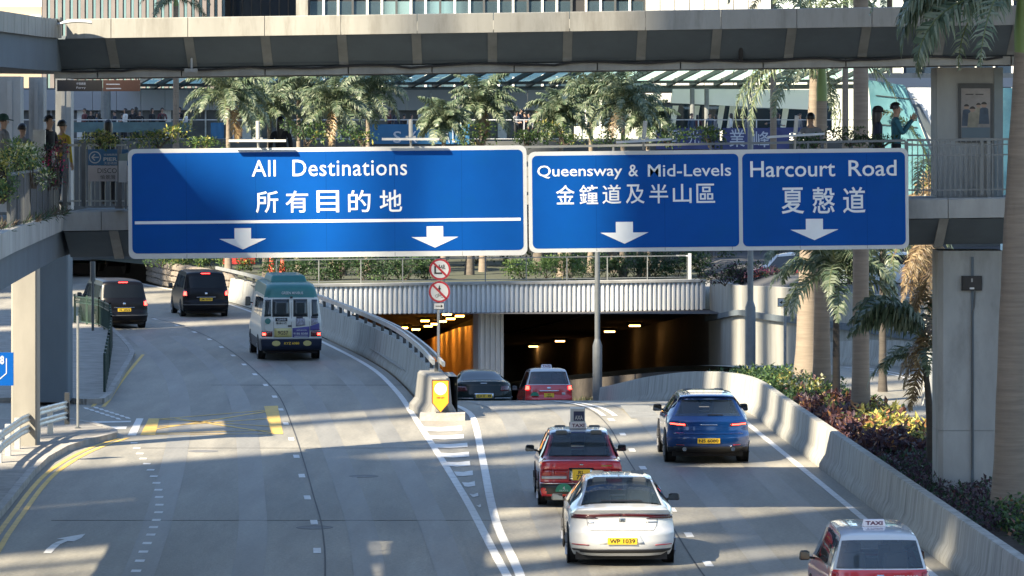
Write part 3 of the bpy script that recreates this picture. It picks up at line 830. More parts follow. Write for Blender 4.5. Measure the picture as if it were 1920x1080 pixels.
# planter troughs
for x0, x1, lab in ((-7.3, -2.5, 'left'), (-2.3, 2.8, 'middle'), (3.0, 7.7, 'right')):
    o = MB().b2((x0, 78.6, 6.25), (x1, 79.15, 7.22)).build('planter_trough', M_conc)
    tag(o, 'long concrete planter trough on the footbridge behind the %s stretch of the road signs' % lab, 'planter')
# posts and lamp pole at the left corner
po = thing('sign_bracket', 'dark post with a pale box clamped to the left end of the long blue sign', 'bracket', at(224, 391, 77.9))
MB().box((0, 0, .03), (.16, .16, .06)).build('base_plate', M_dsteel, po); MB().box((0, 0, .62), (.075, .075, 1.2)).build('post', M_dsteel, po)
MB().box((.07, -.04, .72), (.16, .06, .42)).build('box', M_conc, po); MB().box((.08, 0, 1.0), (.16, .08, .14)).build('clamp', mat('dull_green', (.10, .13, .11), .6), po)
for px, nm in ((157, 'stout dark post left of the pier notice on the footbridge'), (122, 'dark square post at the corner of the left footbridge branch')):
    o = MB().box((0, 0, .6), (.085, .085, 1.25)).build('railing_post', M_dsteel); o.location = at(px, 385, 78.8); tag(o, nm, 'post')

# ------------------------------------------------------------------ the blue direction signs
M_blue = mat('sign_blue', (0.0, 0.058, 0.262), 0.5, var=0.10, scale=0.8, dirt=(0.0, 0.062, 0.225), dirt_amt=.6, dirt_scale=1.2, spec=.12)
M_swht = mat('sign_white', (0.46, 0.47, 0.47), 0.4, var=0.06, scale=2.0)
M_stx = mat('sign_letter_white', (0.64, 0.66, 0.67), 0.4, var=0.05, scale=3)
SY = 77.0
def sx(px): return (px - 960.0) * SY / F
def sz(py): return EYE - (py - HZ) * SY / F
def board(t, x0, x1, y0, y1, o, r=.13, border=.10):
    """rounded board given by picture rows; o = origin"""
    w, h = sx(x1) - sx(x0), sz(y0) - sz(y1)
    cx, cz_ = (sx(x0) + sx(x1)) / 2 - o.x, (sz(y0) + sz(y1)) / 2 - o.z
    MB().prism(rrect(w, h, r), 0, .06, 0, Matrix.Translation((cx, 0, cz_)) @ MXZ).build('border', M_swht, t)
    return cx, cz_, w, h
def face(t, x0, x1, y0, y1, o, r=.10):
    w, h = sx(x1) - sx(x0), sz(y0) - sz(y1)
    cx, cz_ = (sx(x0) + sx(x1)) / 2 - o.x, (sz(y0) + sz(y1)) / 2 - o.z
    MB().prism(rrect(w, h, r), 0, .064, 0, Matrix.Translation((cx, 0, cz_)) @ MXZ).build('blue_panel', M_blue, t)
def letters(t, body, x0, x1, y0, y1, o, bold=.0, sp=1.0):
    text(body, .35, M_stx, t, ((sx(x0) + sx(x1)) / 2 - o.x, -.066, (sz(y0) + sz(y1)) / 2 - o.z), bold, sx(x1) - sx(x0), height=sz(y0) - sz(y1), space=sp, depth=.003)
def sarrow(t, cx, y0, ym, y1, hw, sw, o):
    p = [(cx - sw, y0), (cx + sw, y0), (cx + sw, ym), (cx + hw, ym), (cx, y1), (cx - hw, ym), (cx - sw, ym)]
    MB().prism([(sx(a) - o.x, sz(b) - o.z) for a, b in p][::-1], 0, .067, 0, MXZ).build('arrow', M_stx, t)
o1 = Vector((sx(613), SY, sz(378)))
s1 = thing('road_sign', 'long blue overhead sign reading All Destinations with two arrows', 'road sign', o1); s1.rotation_euler = (0, -R(.55), 0)
board(s1, 241, 988, 276, 482, o1); face(s1, 248, 981, 284, 472, o1)
letters(s1, 'All  Destinations', 473, 764, 299, 330, o1, .004, 1.06)
for ch, cx in zip('所有目的地', (501, 557, 615, 674, 733)):
    letters(s1, ch, cx - 21, cx + 21, 357, 398, o1, .009)
MB().b2((sx(253) - o1.x, -.067, sz(417) - o1.z), (sx(976) - o1.x, -.04, sz(411.5) - o1.z)).build('rule', M_stx, s1)
sarrow(s1, 455, 426, 446, 466, 44, 15.5, o1); sarrow(s1, 815, 426, 446, 466, 44, 15.5, o1)
o2 = Vector((sx(1346), SY, sz(375)))
s2 = thing('road_sign', 'blue overhead sign reading Queensway & Mid-Levels and Harcourt Road', 'road sign', o2); s2.rotation_euler = (0, -R(.6), 0)
board(s2, 991, 1703, 281, 470, o2)
face(s2, 998, 1385, 288.5, 462.5, o2); face(s2, 1392, 1697, 288.5, 462.5, o2)
letters(s2, 'Queensway', 1008, 1167, 307, 334, o2, .007); letters(s2, '&', 1179, 1197, 307, 329, o2, .007); letters(s2, 'Mid-Levels', 1215, 1371, 307, 330, o2, .007)
for ch, cx in zip('金鐘道及半山區', (1060, 1104, 1147, 1191, 1235, 1279, 1323)):
    letters(s2, ch, cx - 17.5, cx + 17.5, 344, 380, o2, .008)
sarrow(s2, 1170, 414, 434, 455, 45, 16, o2)
letters(s2, 'Harcourt', 1407, 1566, 303, 333, o2, .008); letters(s2, 'Road', 1591, 1681, 303, 333, o2, .008)
for ch, cx in zip('夏慤道', (1486, 1544, 1601)):
    letters(s2, ch, cx - 21, cx + 21, 353, 402, o2, .010)
sarrow(s2, 1526, 412, 432, 452, 45, 16, o2)
# board seams and struts behind the signs
for t, o, xsx in ((s1, o1, (350, 480, 612, 740, 866)), (s2, o2, (1118, 1246, 1372, 1499, 1625))):
    for px in xsx:
        MB().b2((sx(px) - o.x - .04, .0, -.95), (sx(px) - o.x + .04, .35, .95)).build('strut', M_dsteel, t)
        MB().b2((sx(px) - o.x - .004, -.0605, -1.06 if t is s1 else -.955), (sx(px) - o.x + .004, -.055, -.985 if t is s1 else -.89)).build('seam', M_dsteel, t)
M_bseam = mat('sheet_joint', (0.0, 0.040, 0.19), .5, spec=.1)
for t, o, xsx, z0, z1 in ((s1, o1, (350, 480, 612, 740, 866), 472, 284), (s2, o2, (1118, 1246, 1499, 1625), 462, 289)):
    for px in xsx:
        MB().b2((sx(px) - o.x - .004, -.0645, sz(z0) - o.z + .02), (sx(px) - o.x + .004, -.060, sz(z1) - o.z - .02)).build('sheet_joint', M_bseam, t)
# lamps that light the signs
M_lamp = mat('lamp_enamel', (.36, .36, .34), .5, var=.15, scale=5)
for px, py, w, lean, lab in ((483, 262, 108, 0, 'white sign lamp on a stalk over the left part of the long blue sign'), (770, 259, 108, 0, 'white sign lamp on a stalk over the right part of the long blue sign'),
                             (1207, 262, 105, .35, 'leaning sign lamp over the Queensway panel'), (1492, 252, 108, .25, 'tilted sign lamp over the Harcourt Road panel')):
    o = at(px, 275, 76.78)
    t = thing('sign_lamp', lab, 'sign lamp', o, 0, 'lamps over the blue signs')
    dz = (275 - py) * 76.2 / F
    MB().tube([(0, .26, -.05), (0, .15, dz * .6), (0, .0, dz - .02)], .022, 8).build('arm', M_lamp, t)
    MB().tube([(0, .10, dz + .02), (lean * .1, .06, dz + .36)], .040, 12).build('ballast_tube', M_lamp, t)
    b = MB().prism([(-.055, 0), (.055, 0), (.045, .03), (.02, .045), (-.02, .045), (-.045, .03)], -w * 76.2 / F / 2, w * 76.2 / F / 2, 0, Matrix(((0, 0, 1, 0), (1, 0, 0, 0), (0, 1, 0, 0), (0, 0, 0, 1)))).build('light_bar', M_lamp, t)
    b.location = (0, -.05, dz - .04); b.rotation_euler = (0, -.06 if lean else 0, 0)
    for s in (-1, 1): MB().box((s * .07, .02, dz + .02), (.05, .06, .05)).build('bolt', M_steel, t)

# ------------------------------------------------------------------ shade: unseen towers added to block the sun, behind and left of the viewer
TA = math.sqrt(.5)
def tower(u0, u1, h, s=-62.0, dep=26.0, lab='', zb=-9):
    """tower across the sun's path between the offsets u0 and u1"""
    M = Matrix(((TA, TA, 0, 0), (TA, -TA, 0, 0), (0, 0, 1, 0), (0, 0, 0, 1)))   # (s,u,z) -> world (x,y,z)
    t = thing('added_tower', lab, 'building')
    mb = MB().add([(s - dep, u0, zb), (s, u0, zb), (s, u1, zb), (s - dep, u1, zb), (s - dep, u0, h), (s, u0, h), (s, u1, h), (s - dep, u1, h)],
                  [(0, 3, 2, 1), (4, 5, 6, 7), (0, 1, 5, 4), (1, 2, 6, 5), (2, 3, 7, 6), (3, 0, 4, 7)], 0, M)
    mb.build('core', M_tow, t, False, True)
    fl = MB()
    z = max(6.0, zb + 2)
    while z < h - 2:
        fl.add([(s, u0 + .02, z), (s + .3, u0 + .02, z), (s + .3, u1 - .02, z), (s, u1 - .02, z), (s, u0 + .02, z + 1.1), (s + .3, u0 + .02, z + 1.1), (s + .3, u1 - .02, z + 1.1), (s, u1 - .02, z + 1.1)],
               [(0, 3, 2, 1), (4, 5, 6, 7), (0, 1, 5, 4), (1, 2, 6, 5), (2, 3, 7, 6), (3, 0, 4, 7)], 0, M)
        z += 3.8
    fl.build('floor_bands', M_towb, t, False, True)
M_tow = mat('tower_glass', (.10, .13, .16), .25, var=.1, scale=.1)
M_towb = mat('tower_band', (.38, .37, .35), .8)
SLOTS = [(-151, -147.8), (-146, -137.5), (-137.4, -126.5), (-123, -120.5), (-112.2, -110), (-108.6, -106.4), (-104, -102.3), (-80.3, -79.1), (-77.6, -71.6), (-69.3, -68.2), (-66.4, -65.3), (-64.7, -64.6), (-57.6, -56.3), (-55.5, -54.7), (-54.1, -53.3), (-51.6, -50.5), (-48.7, -47.9), (-45.5, -44.7)]  # gaps between the added towers, tuned to place the light bands
SHN = ['far hillside', 'distant facades', 'walkway crowd', 'canopy', 'left bend', 'stone wall', 'minibus lane', 'portal beam', 'ramp crest', 'divider nose', 'yellow box', 'upper parapet', 'sign lamps', 'long blue sign', 'Queensway panel', 'Harcourt panel', 'right column', 'near barrier', 'corner taxi', 'lower kerb']
edge = -262.0
k = 0
for a, b in SLOTS + [(-34, -30)]:
    if a < -54 < b or (edge < -58 and a > -58): pass
    segs = [(edge, a)]
    if edge == -64.6:      # a lower block: its shadow ends on the bridge
        segs = [(edge, -61.6), (-61.6, -57.6)]
    for (c0, c1) in segs:
        h = 185.0
        if (c0, c1) == (-61.6, -57.6): h = 7.2 + (50.0 + 62) * math.tan(R(SUN_EL))
        if (c0, c1) == (-57.4, -53.6): h = 5.95 + (53.2 + 62) * math.tan(R(SUN_EL))
        tower(c0, c1, h, lab='%s added light-blocking tower outside the picture, shading the %s' % ('tall' if h > 180 else 'low', SHN[k % len(SHN)])); k += 1
    edge = b
    if -113 < a < -101: tower(a, b, 131, lab='added lower block in the gap that lights the retaining wall, shading the %s' % SHN[(k + 5) % len(SHN)])
    if a in (-69.3, -66.4): tower(a, b, 99, lab='added lower block in the gap that lights the right lanes, shading the %s' % SHN[(k + 3) % len(SHN)])
    if a == -137.4:
        tower(a, b, 140, lab='added lower block in the gap that lights the garden palms'); tower(a, b, 185, zb=168, dep=3, lab='added floating block shading the far frieze')
    if a == -146: tower(a, b, 185, zb=162, dep=3, lab='added floating block shading the navy banners')  # floating cap added high in the gap to cut off the sun
    if -52 < a < -40: tower(a, b, 185, zb=94.5, dep=3, lab='added floating block shading the bridge above the %s' % ['taxi', 'barrier', 'column', 'kerb'][k % 4])
# unseen towers added behind the viewer for car glass and paint to reflect
for k, (x, y, w, d, h) in enumerate(((-34, -120, 34, 30, 120), (8, -150, 30, 30, 165), (46, -110, 30, 34, 95), (86, -140, 36, 30, 150))):
    t = thing('added_tower', '%s added banded tower behind the viewer' % ['leftmost', 'second', 'third', 'rightmost'][k], 'building', (x, y, -9))
    MB().b2((-w / 2, -d, 0), (w / 2, 0, h)).build('core', M_tow, t)
    z = 8.0
    fl = MB()
    while z < h - 2:
        fl.b2((-w / 2 - .1, 0.02, z), (w / 2 + .1, .35, z + 1.3)); z += 4.2
    for i in range(9): fl.b2((-w / 2 + i * w / 8 - .3, .02, 0), (-w / 2 + i * w / 8 + .3, .5, h))
    fl.build('facade_grid', M_towb, t)
# ------------------------------------------------------------------ podium, canopy and buildings behind
M_pan = mat('blue_grey_cladding', (.30, .315, .34), .5, var=.06, scale=.6)
pod = thing('podium', 'raised public walkway with grey panel frieze behind the palms', 'building', (0, 210, 0))
MB().b2((-46, 0, .9), (40, 60, 7.15)).build('slab', mat('dark_podium', (.07, .075, .075), .8, var=.3, scale=.5), pod)
for k in range(34):
    x = -44 + k * 1.36
    MB().b2((x + .012, 15, 8.85), (x + 1.348, 15.3, 10.0)).build('wall_panel', M_pan, pod)
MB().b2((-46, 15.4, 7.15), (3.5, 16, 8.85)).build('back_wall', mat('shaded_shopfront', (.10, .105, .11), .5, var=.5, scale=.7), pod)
MB().b2((-46, 15.35, 9.9), (12, 24, 10.1)).build('roof_slab', M_soff, pod)
for k in range(40):
    x = -44 + k * 1.2 + (.3 if k % 3 else 0)
    MB().b2((x, 15.25, 7.2), (x + (.08 if k % 4 else .5), 15.38, 8.84)).build('shopfront_post', M_pan if k % 2 else M_white, pod)
# white covered stair block on the right
wb = thing('white_pavilion', 'bright white fascia over dark glazing at the right end of the walkway', 'pavilion', (9, 222, 7.1))
K2 = 222 / F
M_wht = mat('white_cladding', (.72, .72, .69), .5, var=.04, scale=1)
MB().add([at(1258, 193, 222), at(1405, 200, 222), at(1405, 167, 222), at(1262, 167, 222)], [(0, 1, 2, 3)]).build('fascia', M_wht, wb).location = (-9, -222, -7.1)
MB().add([at(1412, 201, 222), at(1530, 206, 222), at(1530, 168, 222), at(1412, 168, 222)], [(0, 1, 2, 3)]).build('fascia', M_wht, wb).location = (-9, -222, -7.1)
for fo in list(wb.children):
    me = fo.data; bm = bmesh.new(); bm.from_mesh(me); r = bmesh.ops.extrude_face_region(bm, geom=bm.faces[:])
    for v in [e for e in r['geom'] if isinstance(e, bmesh.types.BMVert)]: v.co.y += 1.0
    bmesh.ops.recalc_face_normals(bm, faces=bm.faces); bm.to_mesh(me); bm.free()
MB().b2((-1.2, 3.0, .05), (9, 3.4, 2.2)).build('glazing', M_navy, wb)
for x, m in ((-.3, M_wht), (.9, M_wht), (2.3, M_wht), (2.9, M_wht), (5.9, M_wht), (7.5, M_wht)):
    MB().add([(x, 1.6, 0.05), (x + .28, 1.6, 0.05), (x + .62, 1.7, 2.0), (x + .3, 1.7, 2.0), (x, 1.9, 0.05), (x + .28, 1.9, 0.05), (x + .62, 2.0, 2.0), (x + .3, 2.0, 2.0)], [(0, 1, 2, 3), (4, 7, 6, 5), (0, 3, 7, 4), (1, 5, 6, 2), (3, 2, 6, 7)]).build('leaning_column', m, wb, False, True)
MB().b2((-1.2, .2, .06), (9, .5, .62)).build('low_wall', M_wht, wb)
# glass canopy
can = thing('glass_canopy', 'long green glass canopy on dark steel beams below the upper footbridge', 'canopy', (0, 219, 0))
M_cg = mat('green_canopy_glass', (.33, .50, .45), .2, var=.12, scale=.5, spec=.4, tl=.65)
def cz0(px): return 0
NX = 31
for k in range(NX + 1):
    px = 240 + k * 44.0
    a = at(px + 60, 133, 219) - Vector((0, 219, 0)); b = at(px, 165 + 2 * math.sin(k), 226) - Vector((0, 219, 0))
    a.z = EYE + (245 - lerp(137, 131, k / NX)) * 219 / F + .1; b.z = EYE + (245 - lerp(166, 157, k / NX)) * 226 / F
    MB().bar(a, b, .16, .24).build('beam', M_dsteel, can)
    if k < NX:
        a2, b2 = a + Vector((44 * 219 / F, 0, .02)), b + Vector((44 * 226 / F, 0, .02))
        u = Vector((0, 0, .16)); gx = Vector((.03, 0, 0))
        MB().add([a + u + gx, a2 + u - gx, lerp(a2, b2, .62) + u - gx, lerp(a, b, .62) + u + gx], [(0, 1, 2, 3)]).build('glass_pane', M_cg, can)
        MB().add([lerp(a, b, .64) + u + gx, lerp(a2, b2, .64) + u - gx, b2 + u - gx, b + u + gx], [(0, 1, 2, 3)]).build('glass_pane', M_cg, can)
for j, (py0, py1, Y, w) in enumerate(((171, 162, 225.7, .26), (160, 151, 224.3, .16))):
    a, b = at(240, py0, Y), at(1610, py1, Y)
    MB().bar(a - Vector((0, 219, 0)), b - Vector((0, 219, 0)), .2, w).build('gutter_beam', M_dsteel, can)
for px in (198, 1298, 1325, 1408):
    a = at(px, 165, 221) - Vector((0, 219, 0))
    MB().tube([(a.x, a.y, 7.15), a], .28 if px < 900 else .13, 10).build('post', M_rail, can)
# railing and banners of the walkway
railing('railing', 'pale steel railing along the front of the raised walkway behind the palms', [(-36, 210.1, 7.15), (22, 210.1, 7.15)], 1.12, .5, mat('pale_steel', (.50, .52, .54), .4), every=3.0, mid=(.12,), balus=False)
M_ban = mat('navy_banner', (.035, .05, .16), .6, var=.12, scale=1.0)
M_ban2 = mat('teal_banner', (.02, .12, .26), .6, var=.12, scale=1.0)
M_bant = mat('banner_print', (.42, .47, .56), .6)
def banner(x0, x1, y0, y1, lab, m, words):
    Yb = 209.9
    a, b = at(x0, y0, Yb), at(x1, y1, Yb)
    t = thing('banner', lab, 'banner', ((a.x + b.x) / 2, Yb, (a.z + b.z) / 2))
    rows = [[(lerp(-(b.x - a.x) / 2, (b.x - a.x) / 2, i / 12), .03 * math.sin(i * 1.3 + j), lerp(-(a.z - b.z) / 2, (a.z - b.z) / 2, j / 3)) for i in range(13)] for j in range(4)]
    MB().grid(rows).build('cloth', m, t, 'full')
    for w, cx, wd, hh, cy in words:
        text(w, .5, M_bant, t, ((cx - (x0 + x1) / 2) * Yb / F, -.05, -(cy - (y0 + y1) / 2) * Yb / F), .004, wd * Yb / F, height=hh * Yb / F)
banner(690, 880, 233, 270, 'blue banner with large pale capitals hung on the walkway railing', M_ban2, [('S', 745, 15, 22, 257), ('K', 775, 15, 22, 257), ('A', 838, 11, 22, 257), ('L', 852, 8, 22, 256)])
banner(1355, 1480, 240, 280, 'navy banner with white Chinese characters hung on the walkway railing', M_ban, [('業', 1382, 29, 33, 259), ('峰', 1428, 30, 30, 261)])
banner(1440, 1545, 239, 250, 'narrow navy banner beyond the character banner', M_ban, [])
banner(395, 420, 230, 260, 'small blue banner beside the left palms', M_ban2, [])
banner(1230, 1350, 240, 280, 'navy banner half hidden by hedge leaves', M_ban, [('星', 1265, 22, 26, 258), ('光', 1300, 22, 26, 258)])
banner(135, 360, 229, 248, 'long teal banner with a row of small print behind the left railing', mat('dull_teal_banner', (.06, .12, .14), .6, var=.3, scale=1.5), [])
# teal mural wall on the right
mu = thing('mural_hoarding', 'leaning teal mural panel with white curved panel beside the poster pier', 'hoarding', (at(1690, 380, 108)))
def q4(pts, m, name, dy=.12, Y=108):
    o = mu.location
    vs = [at(x, y, Y) - o for x, y in pts]; n = len(vs)
    mb = MB().add(vs + [v + Vector((0, dy, 0)) for v in vs], [list(range(n)), list(range(n, 2 * n))[::-1]] + [(i, i + n, (i + 1) % n + n, (i + 1) % n) for i in range(n)])
    return mb.build(name, m, mu, False, True)
M_teal = mat('teal_mural', (.13, .31, .35), .5, var=.22, scale=1.2, dirt=(.30, .50, .52), dirt_amt=.5, dirt_scale=1.8)
q4([(1620, 395), (1640, 280), (1628, 150), (1696, 160), (1745, 285), (1760, 395)], M_teal, 'teal_panel')
for y0, y1 in ((178, 186), (232, 238), (262, 270)): q4([(1642, y0), (1720, y1), (1720, y1 + 1.5), (1642, y0 + 1.5)], M_dsteel, 'joint', .02, 107.97)
q4([(1700, 164), (1750, 164), (1750, 280), (1746, 284)], mat('pale_mural', (.45, .48, .52), .5, var=.3, scale=1.5), 'pale_panel', .12, 108.2)
q4([(1710, 195), (1724, 195), (1748, 240), (1748, 262), (1735, 245)], M_soff, 'grey_curve', .03, 108.15)
q4([(1870, 395), (1870, 165), (1960, 165), (1960, 395)], M_teal, 'teal_panel', .12, 109)
# bridges between mural and upper deck
bb = thing('link_bridge', 'pale far link bridge with handrail above the teal mural', 'footbridge', (at(1690, 150, 150)))
for y0, y1, m in ((137, 146, M_fasc), (146, 163, M_pan)):
    a, b = at(1630, y1, 150) - bb.location, at(1990, y0, 150) - bb.location
    MB().b2((a.x, 0, a.z), (b.x, 2, b.z)).build('band', m, bb)

# ---- buildings that show over the upper footbridge
def bld(name, label, x0, x1, Y, z0, z1, m):
    t = thing(name, label, 'building', ((x0 + x1) / 2 * Y / F - 960 * Y / F, Y, z0))
    w = (x1 - x0) * Y / F
    MB().b2((-w / 2, 0, 0), (w / 2, 14, z1 - z0)).build('wall', m, t)
    return t, w
t, w = bld('office_building', 'brown building with vertical metal fins at the top left', 78, 420, 262, 8, 46, mat('fin_backing', (.05, .055, .065), .3))
fin = MB().b2((-.13, -.5, 0), (.13, 0, 38)).mesh('fin', mat('bronze_fin', (.17, .15, .145), .5, var=.2, scale=.4))
pane = MB().b2((-.09, -.06, 0), (.09, -.01, 38)).mesh('window_strip', M_gl)
n = 24
for k in range(n):
    link('fin', fin, t, (-w / 2 + (k + .5) * w / n, 0, 0)); link('window_strip', pane, t, (-w / 2 + (k + .95) * w / n, 0, 0))
t, w = bld('office_building', 'navy glass block between the finned building and the bright glass facade', 420, 558, 268, 8, 46, M_navy)
for k in range(9): MB().b2((-w / 2 + k * w / 8 - .04, -.12, 0), (-w / 2 + k * w / 8 + .04, 0, 38)).build('mullion', M_dsteel, t)
t, w = bld('office_building', 'bright glass facade with white mullions above the middle of the footbridge', 556, 1208, 255, 8, 44, M_dark)
MB().b2((-w / 2, -.6, 0), (-w / 2 + .75, 0, 36)).build('stone_edge', M_fasc, t)
n = 23
for k in range(n):
    x0, x1 = -w / 2 + .8 + k * (w - .8) / n, -w / 2 + .8 + (k + 1) * (w - .8) / n
    for z in range(0, 36, 4):
        o = MB().b2((x0 + .05, -.06, z + .06), (x1 - .05, -.02, z + 3.94)).build('window_pane', M_gl, t)
        o.rotation_euler = (random.uniform(-.004, .004), 0, random.uniform(-.006, .006))
    MB().b2((x0 - .07, -.22, 0), (x0 + .07, -.05, 36)).build('mullion', M_wht if k % 3 else M_dsteel, t)
t, w = bld('stone_building', 'pale stone clad wall above the right half of the footbridge', 1210, 1430, 252, 8, 44, M_dark)
n = 8
for k in range(n):
    for z in range(0, 36, 3):
        MB().b2((-w / 2 + k * w / n + .02, -.2, z + .02), (-w / 2 + (k + 1) * w / n - .02, 0, z + 2.98)).build('stone_panel', mat('stone_panel', (.42, .42, .40), .7, var=.08, scale=.5), t)
t, w = bld('office_building', 'blue glazed block with white bands at the top right', 1690, 2100, 240, 8, 44, M_navy)
for k in range(12): MB().b2((-w / 2 + k * 1.1, -.2, 0), (-w / 2 + k * 1.1 + .1, 0, 36)).build('mullion', M_wht, t)
for z in (4.9, 8.3, 11.7): MB().b2((-w / 2, -.4, z), (w / 2, 0, z + .5)).build('band', M_wht, t)
t, w = bld('low_building', 'tan and white low building at the far top left corner', -160, 78, 300, 8, 17.0, mat('tan_wall', (.36, .29, .22), .8))
MB().b2((-w / 2, -.5, 7.9), (w / 2, 0, 8.35)).build('band', M_wht, t)

# ---- things at street level behind
sw = thing('stone_wall', 'low rubble stone wall below the hedge on the left bend', 'wall')
wallpath = [(-12.6, 181), (-14.6, 189), (-17.0, 197.5), (-18.4, 204), (-18.6, 226)]
stone = []
rng = random.Random(3)
for i in range(6):
    mb = MB().box((0, 0, 0), (rng.uniform(.42, .7), .22, rng.uniform(.20, .27)), taper=.92); me = mb.mesh('stone', M_stone); bevel_mesh(me, .03, 1); stone.append(me)
for (x0, y0), (x1, y1) in zip(wallpath, wallpath[1:]):
    d = Vector((x1 - x0, y1 - y0, 0)); L = d.length
    MB().bar((x0, y0, .6), (x1, y1, .6), .35, 1.2).build('core', M_stone, sw)
    nn = Vector((-d.y, d.x, 0)).normalized()
    if nn.x > 0: nn = -nn
    for row in range(4):
        s = rng.uniform(0, .3)
        while s < L:
            p = Vector((x0, y0, 0)) + d * (s / L) + nn * .16 + Vector((0, 0, .16 + row * .29))
            link('stone', stone[rng.randrange(6)], sw, p, (0, rng.uniform(-.06, .06), math.atan2(d.y, d.x)))
            s += .62
bw = thing('stone_wall', 'grey masonry wall across the end of the side street at the far left', 'wall', (-24, 231, 0))
MB().b2((-14, 0, 0), (6, .5, 2.6)).build('core', M_stone, bw)
for row in range(8):
    for k in range(16):
        link('stone', stone[(k * 3 + row) % 6], bw, (-4 + k * .62 + (row % 2) * .3, -.05, .15 + row * .3))
# ------------------------------------------------------------------ vehicles
def paint(name, col, rough=.28, metal=.0, coat=1.0, var=.04):
    return mat(name, col, rough, var=var, scale=2.0, metal=metal, coat=coat, coord='obj')
M_tyre = mat('tyre_rubber', (.018, .018, .018), .85)
M_rim = mat('alloy_rim', (.35, .35, .36), .35, metal=.8)
M_glass = mat('car_glass', (.018, .026, .03), .03, spec=.5, coat=.15)
M_sglass = mat('sky_reflecting_glass', (.07, .10, .14), .03, spec=1.0, coat=1.0)
M_tglass = mat('see_through_glass', (.05, .075, .10), .03, spec=.9, alpha=.62)
M_under = mat('underbody_black', (.012, .012, .013), .8)
M_trim = mat('black_trim', (.02, .02, .022), .45)
M_chr = mat('chrome', (.62, .63, .64), .12, metal=1.0)
M_rlit = mat('brake_light_on', (.6, .02, .02), .3, emit=(1.0, .03, .02), estr=5.0)
M_rlens = mat('red_lens', (.32, .012, .012), .15, coat=.8)
M_dlens = mat('dark_red_lens', (.08, .006, .008), .12, coat=.8)
M_clens = mat('clear_lens', (.45, .45, .45), .12, coat=.8)
M_plate = mat('yellow_plate', (.75, .48, .03), .45)
M_pltx = mat('plate_black', (.012, .012, .012), .5)
M_seat = mat('seat_fabric', (.16, .16, .155), .9)

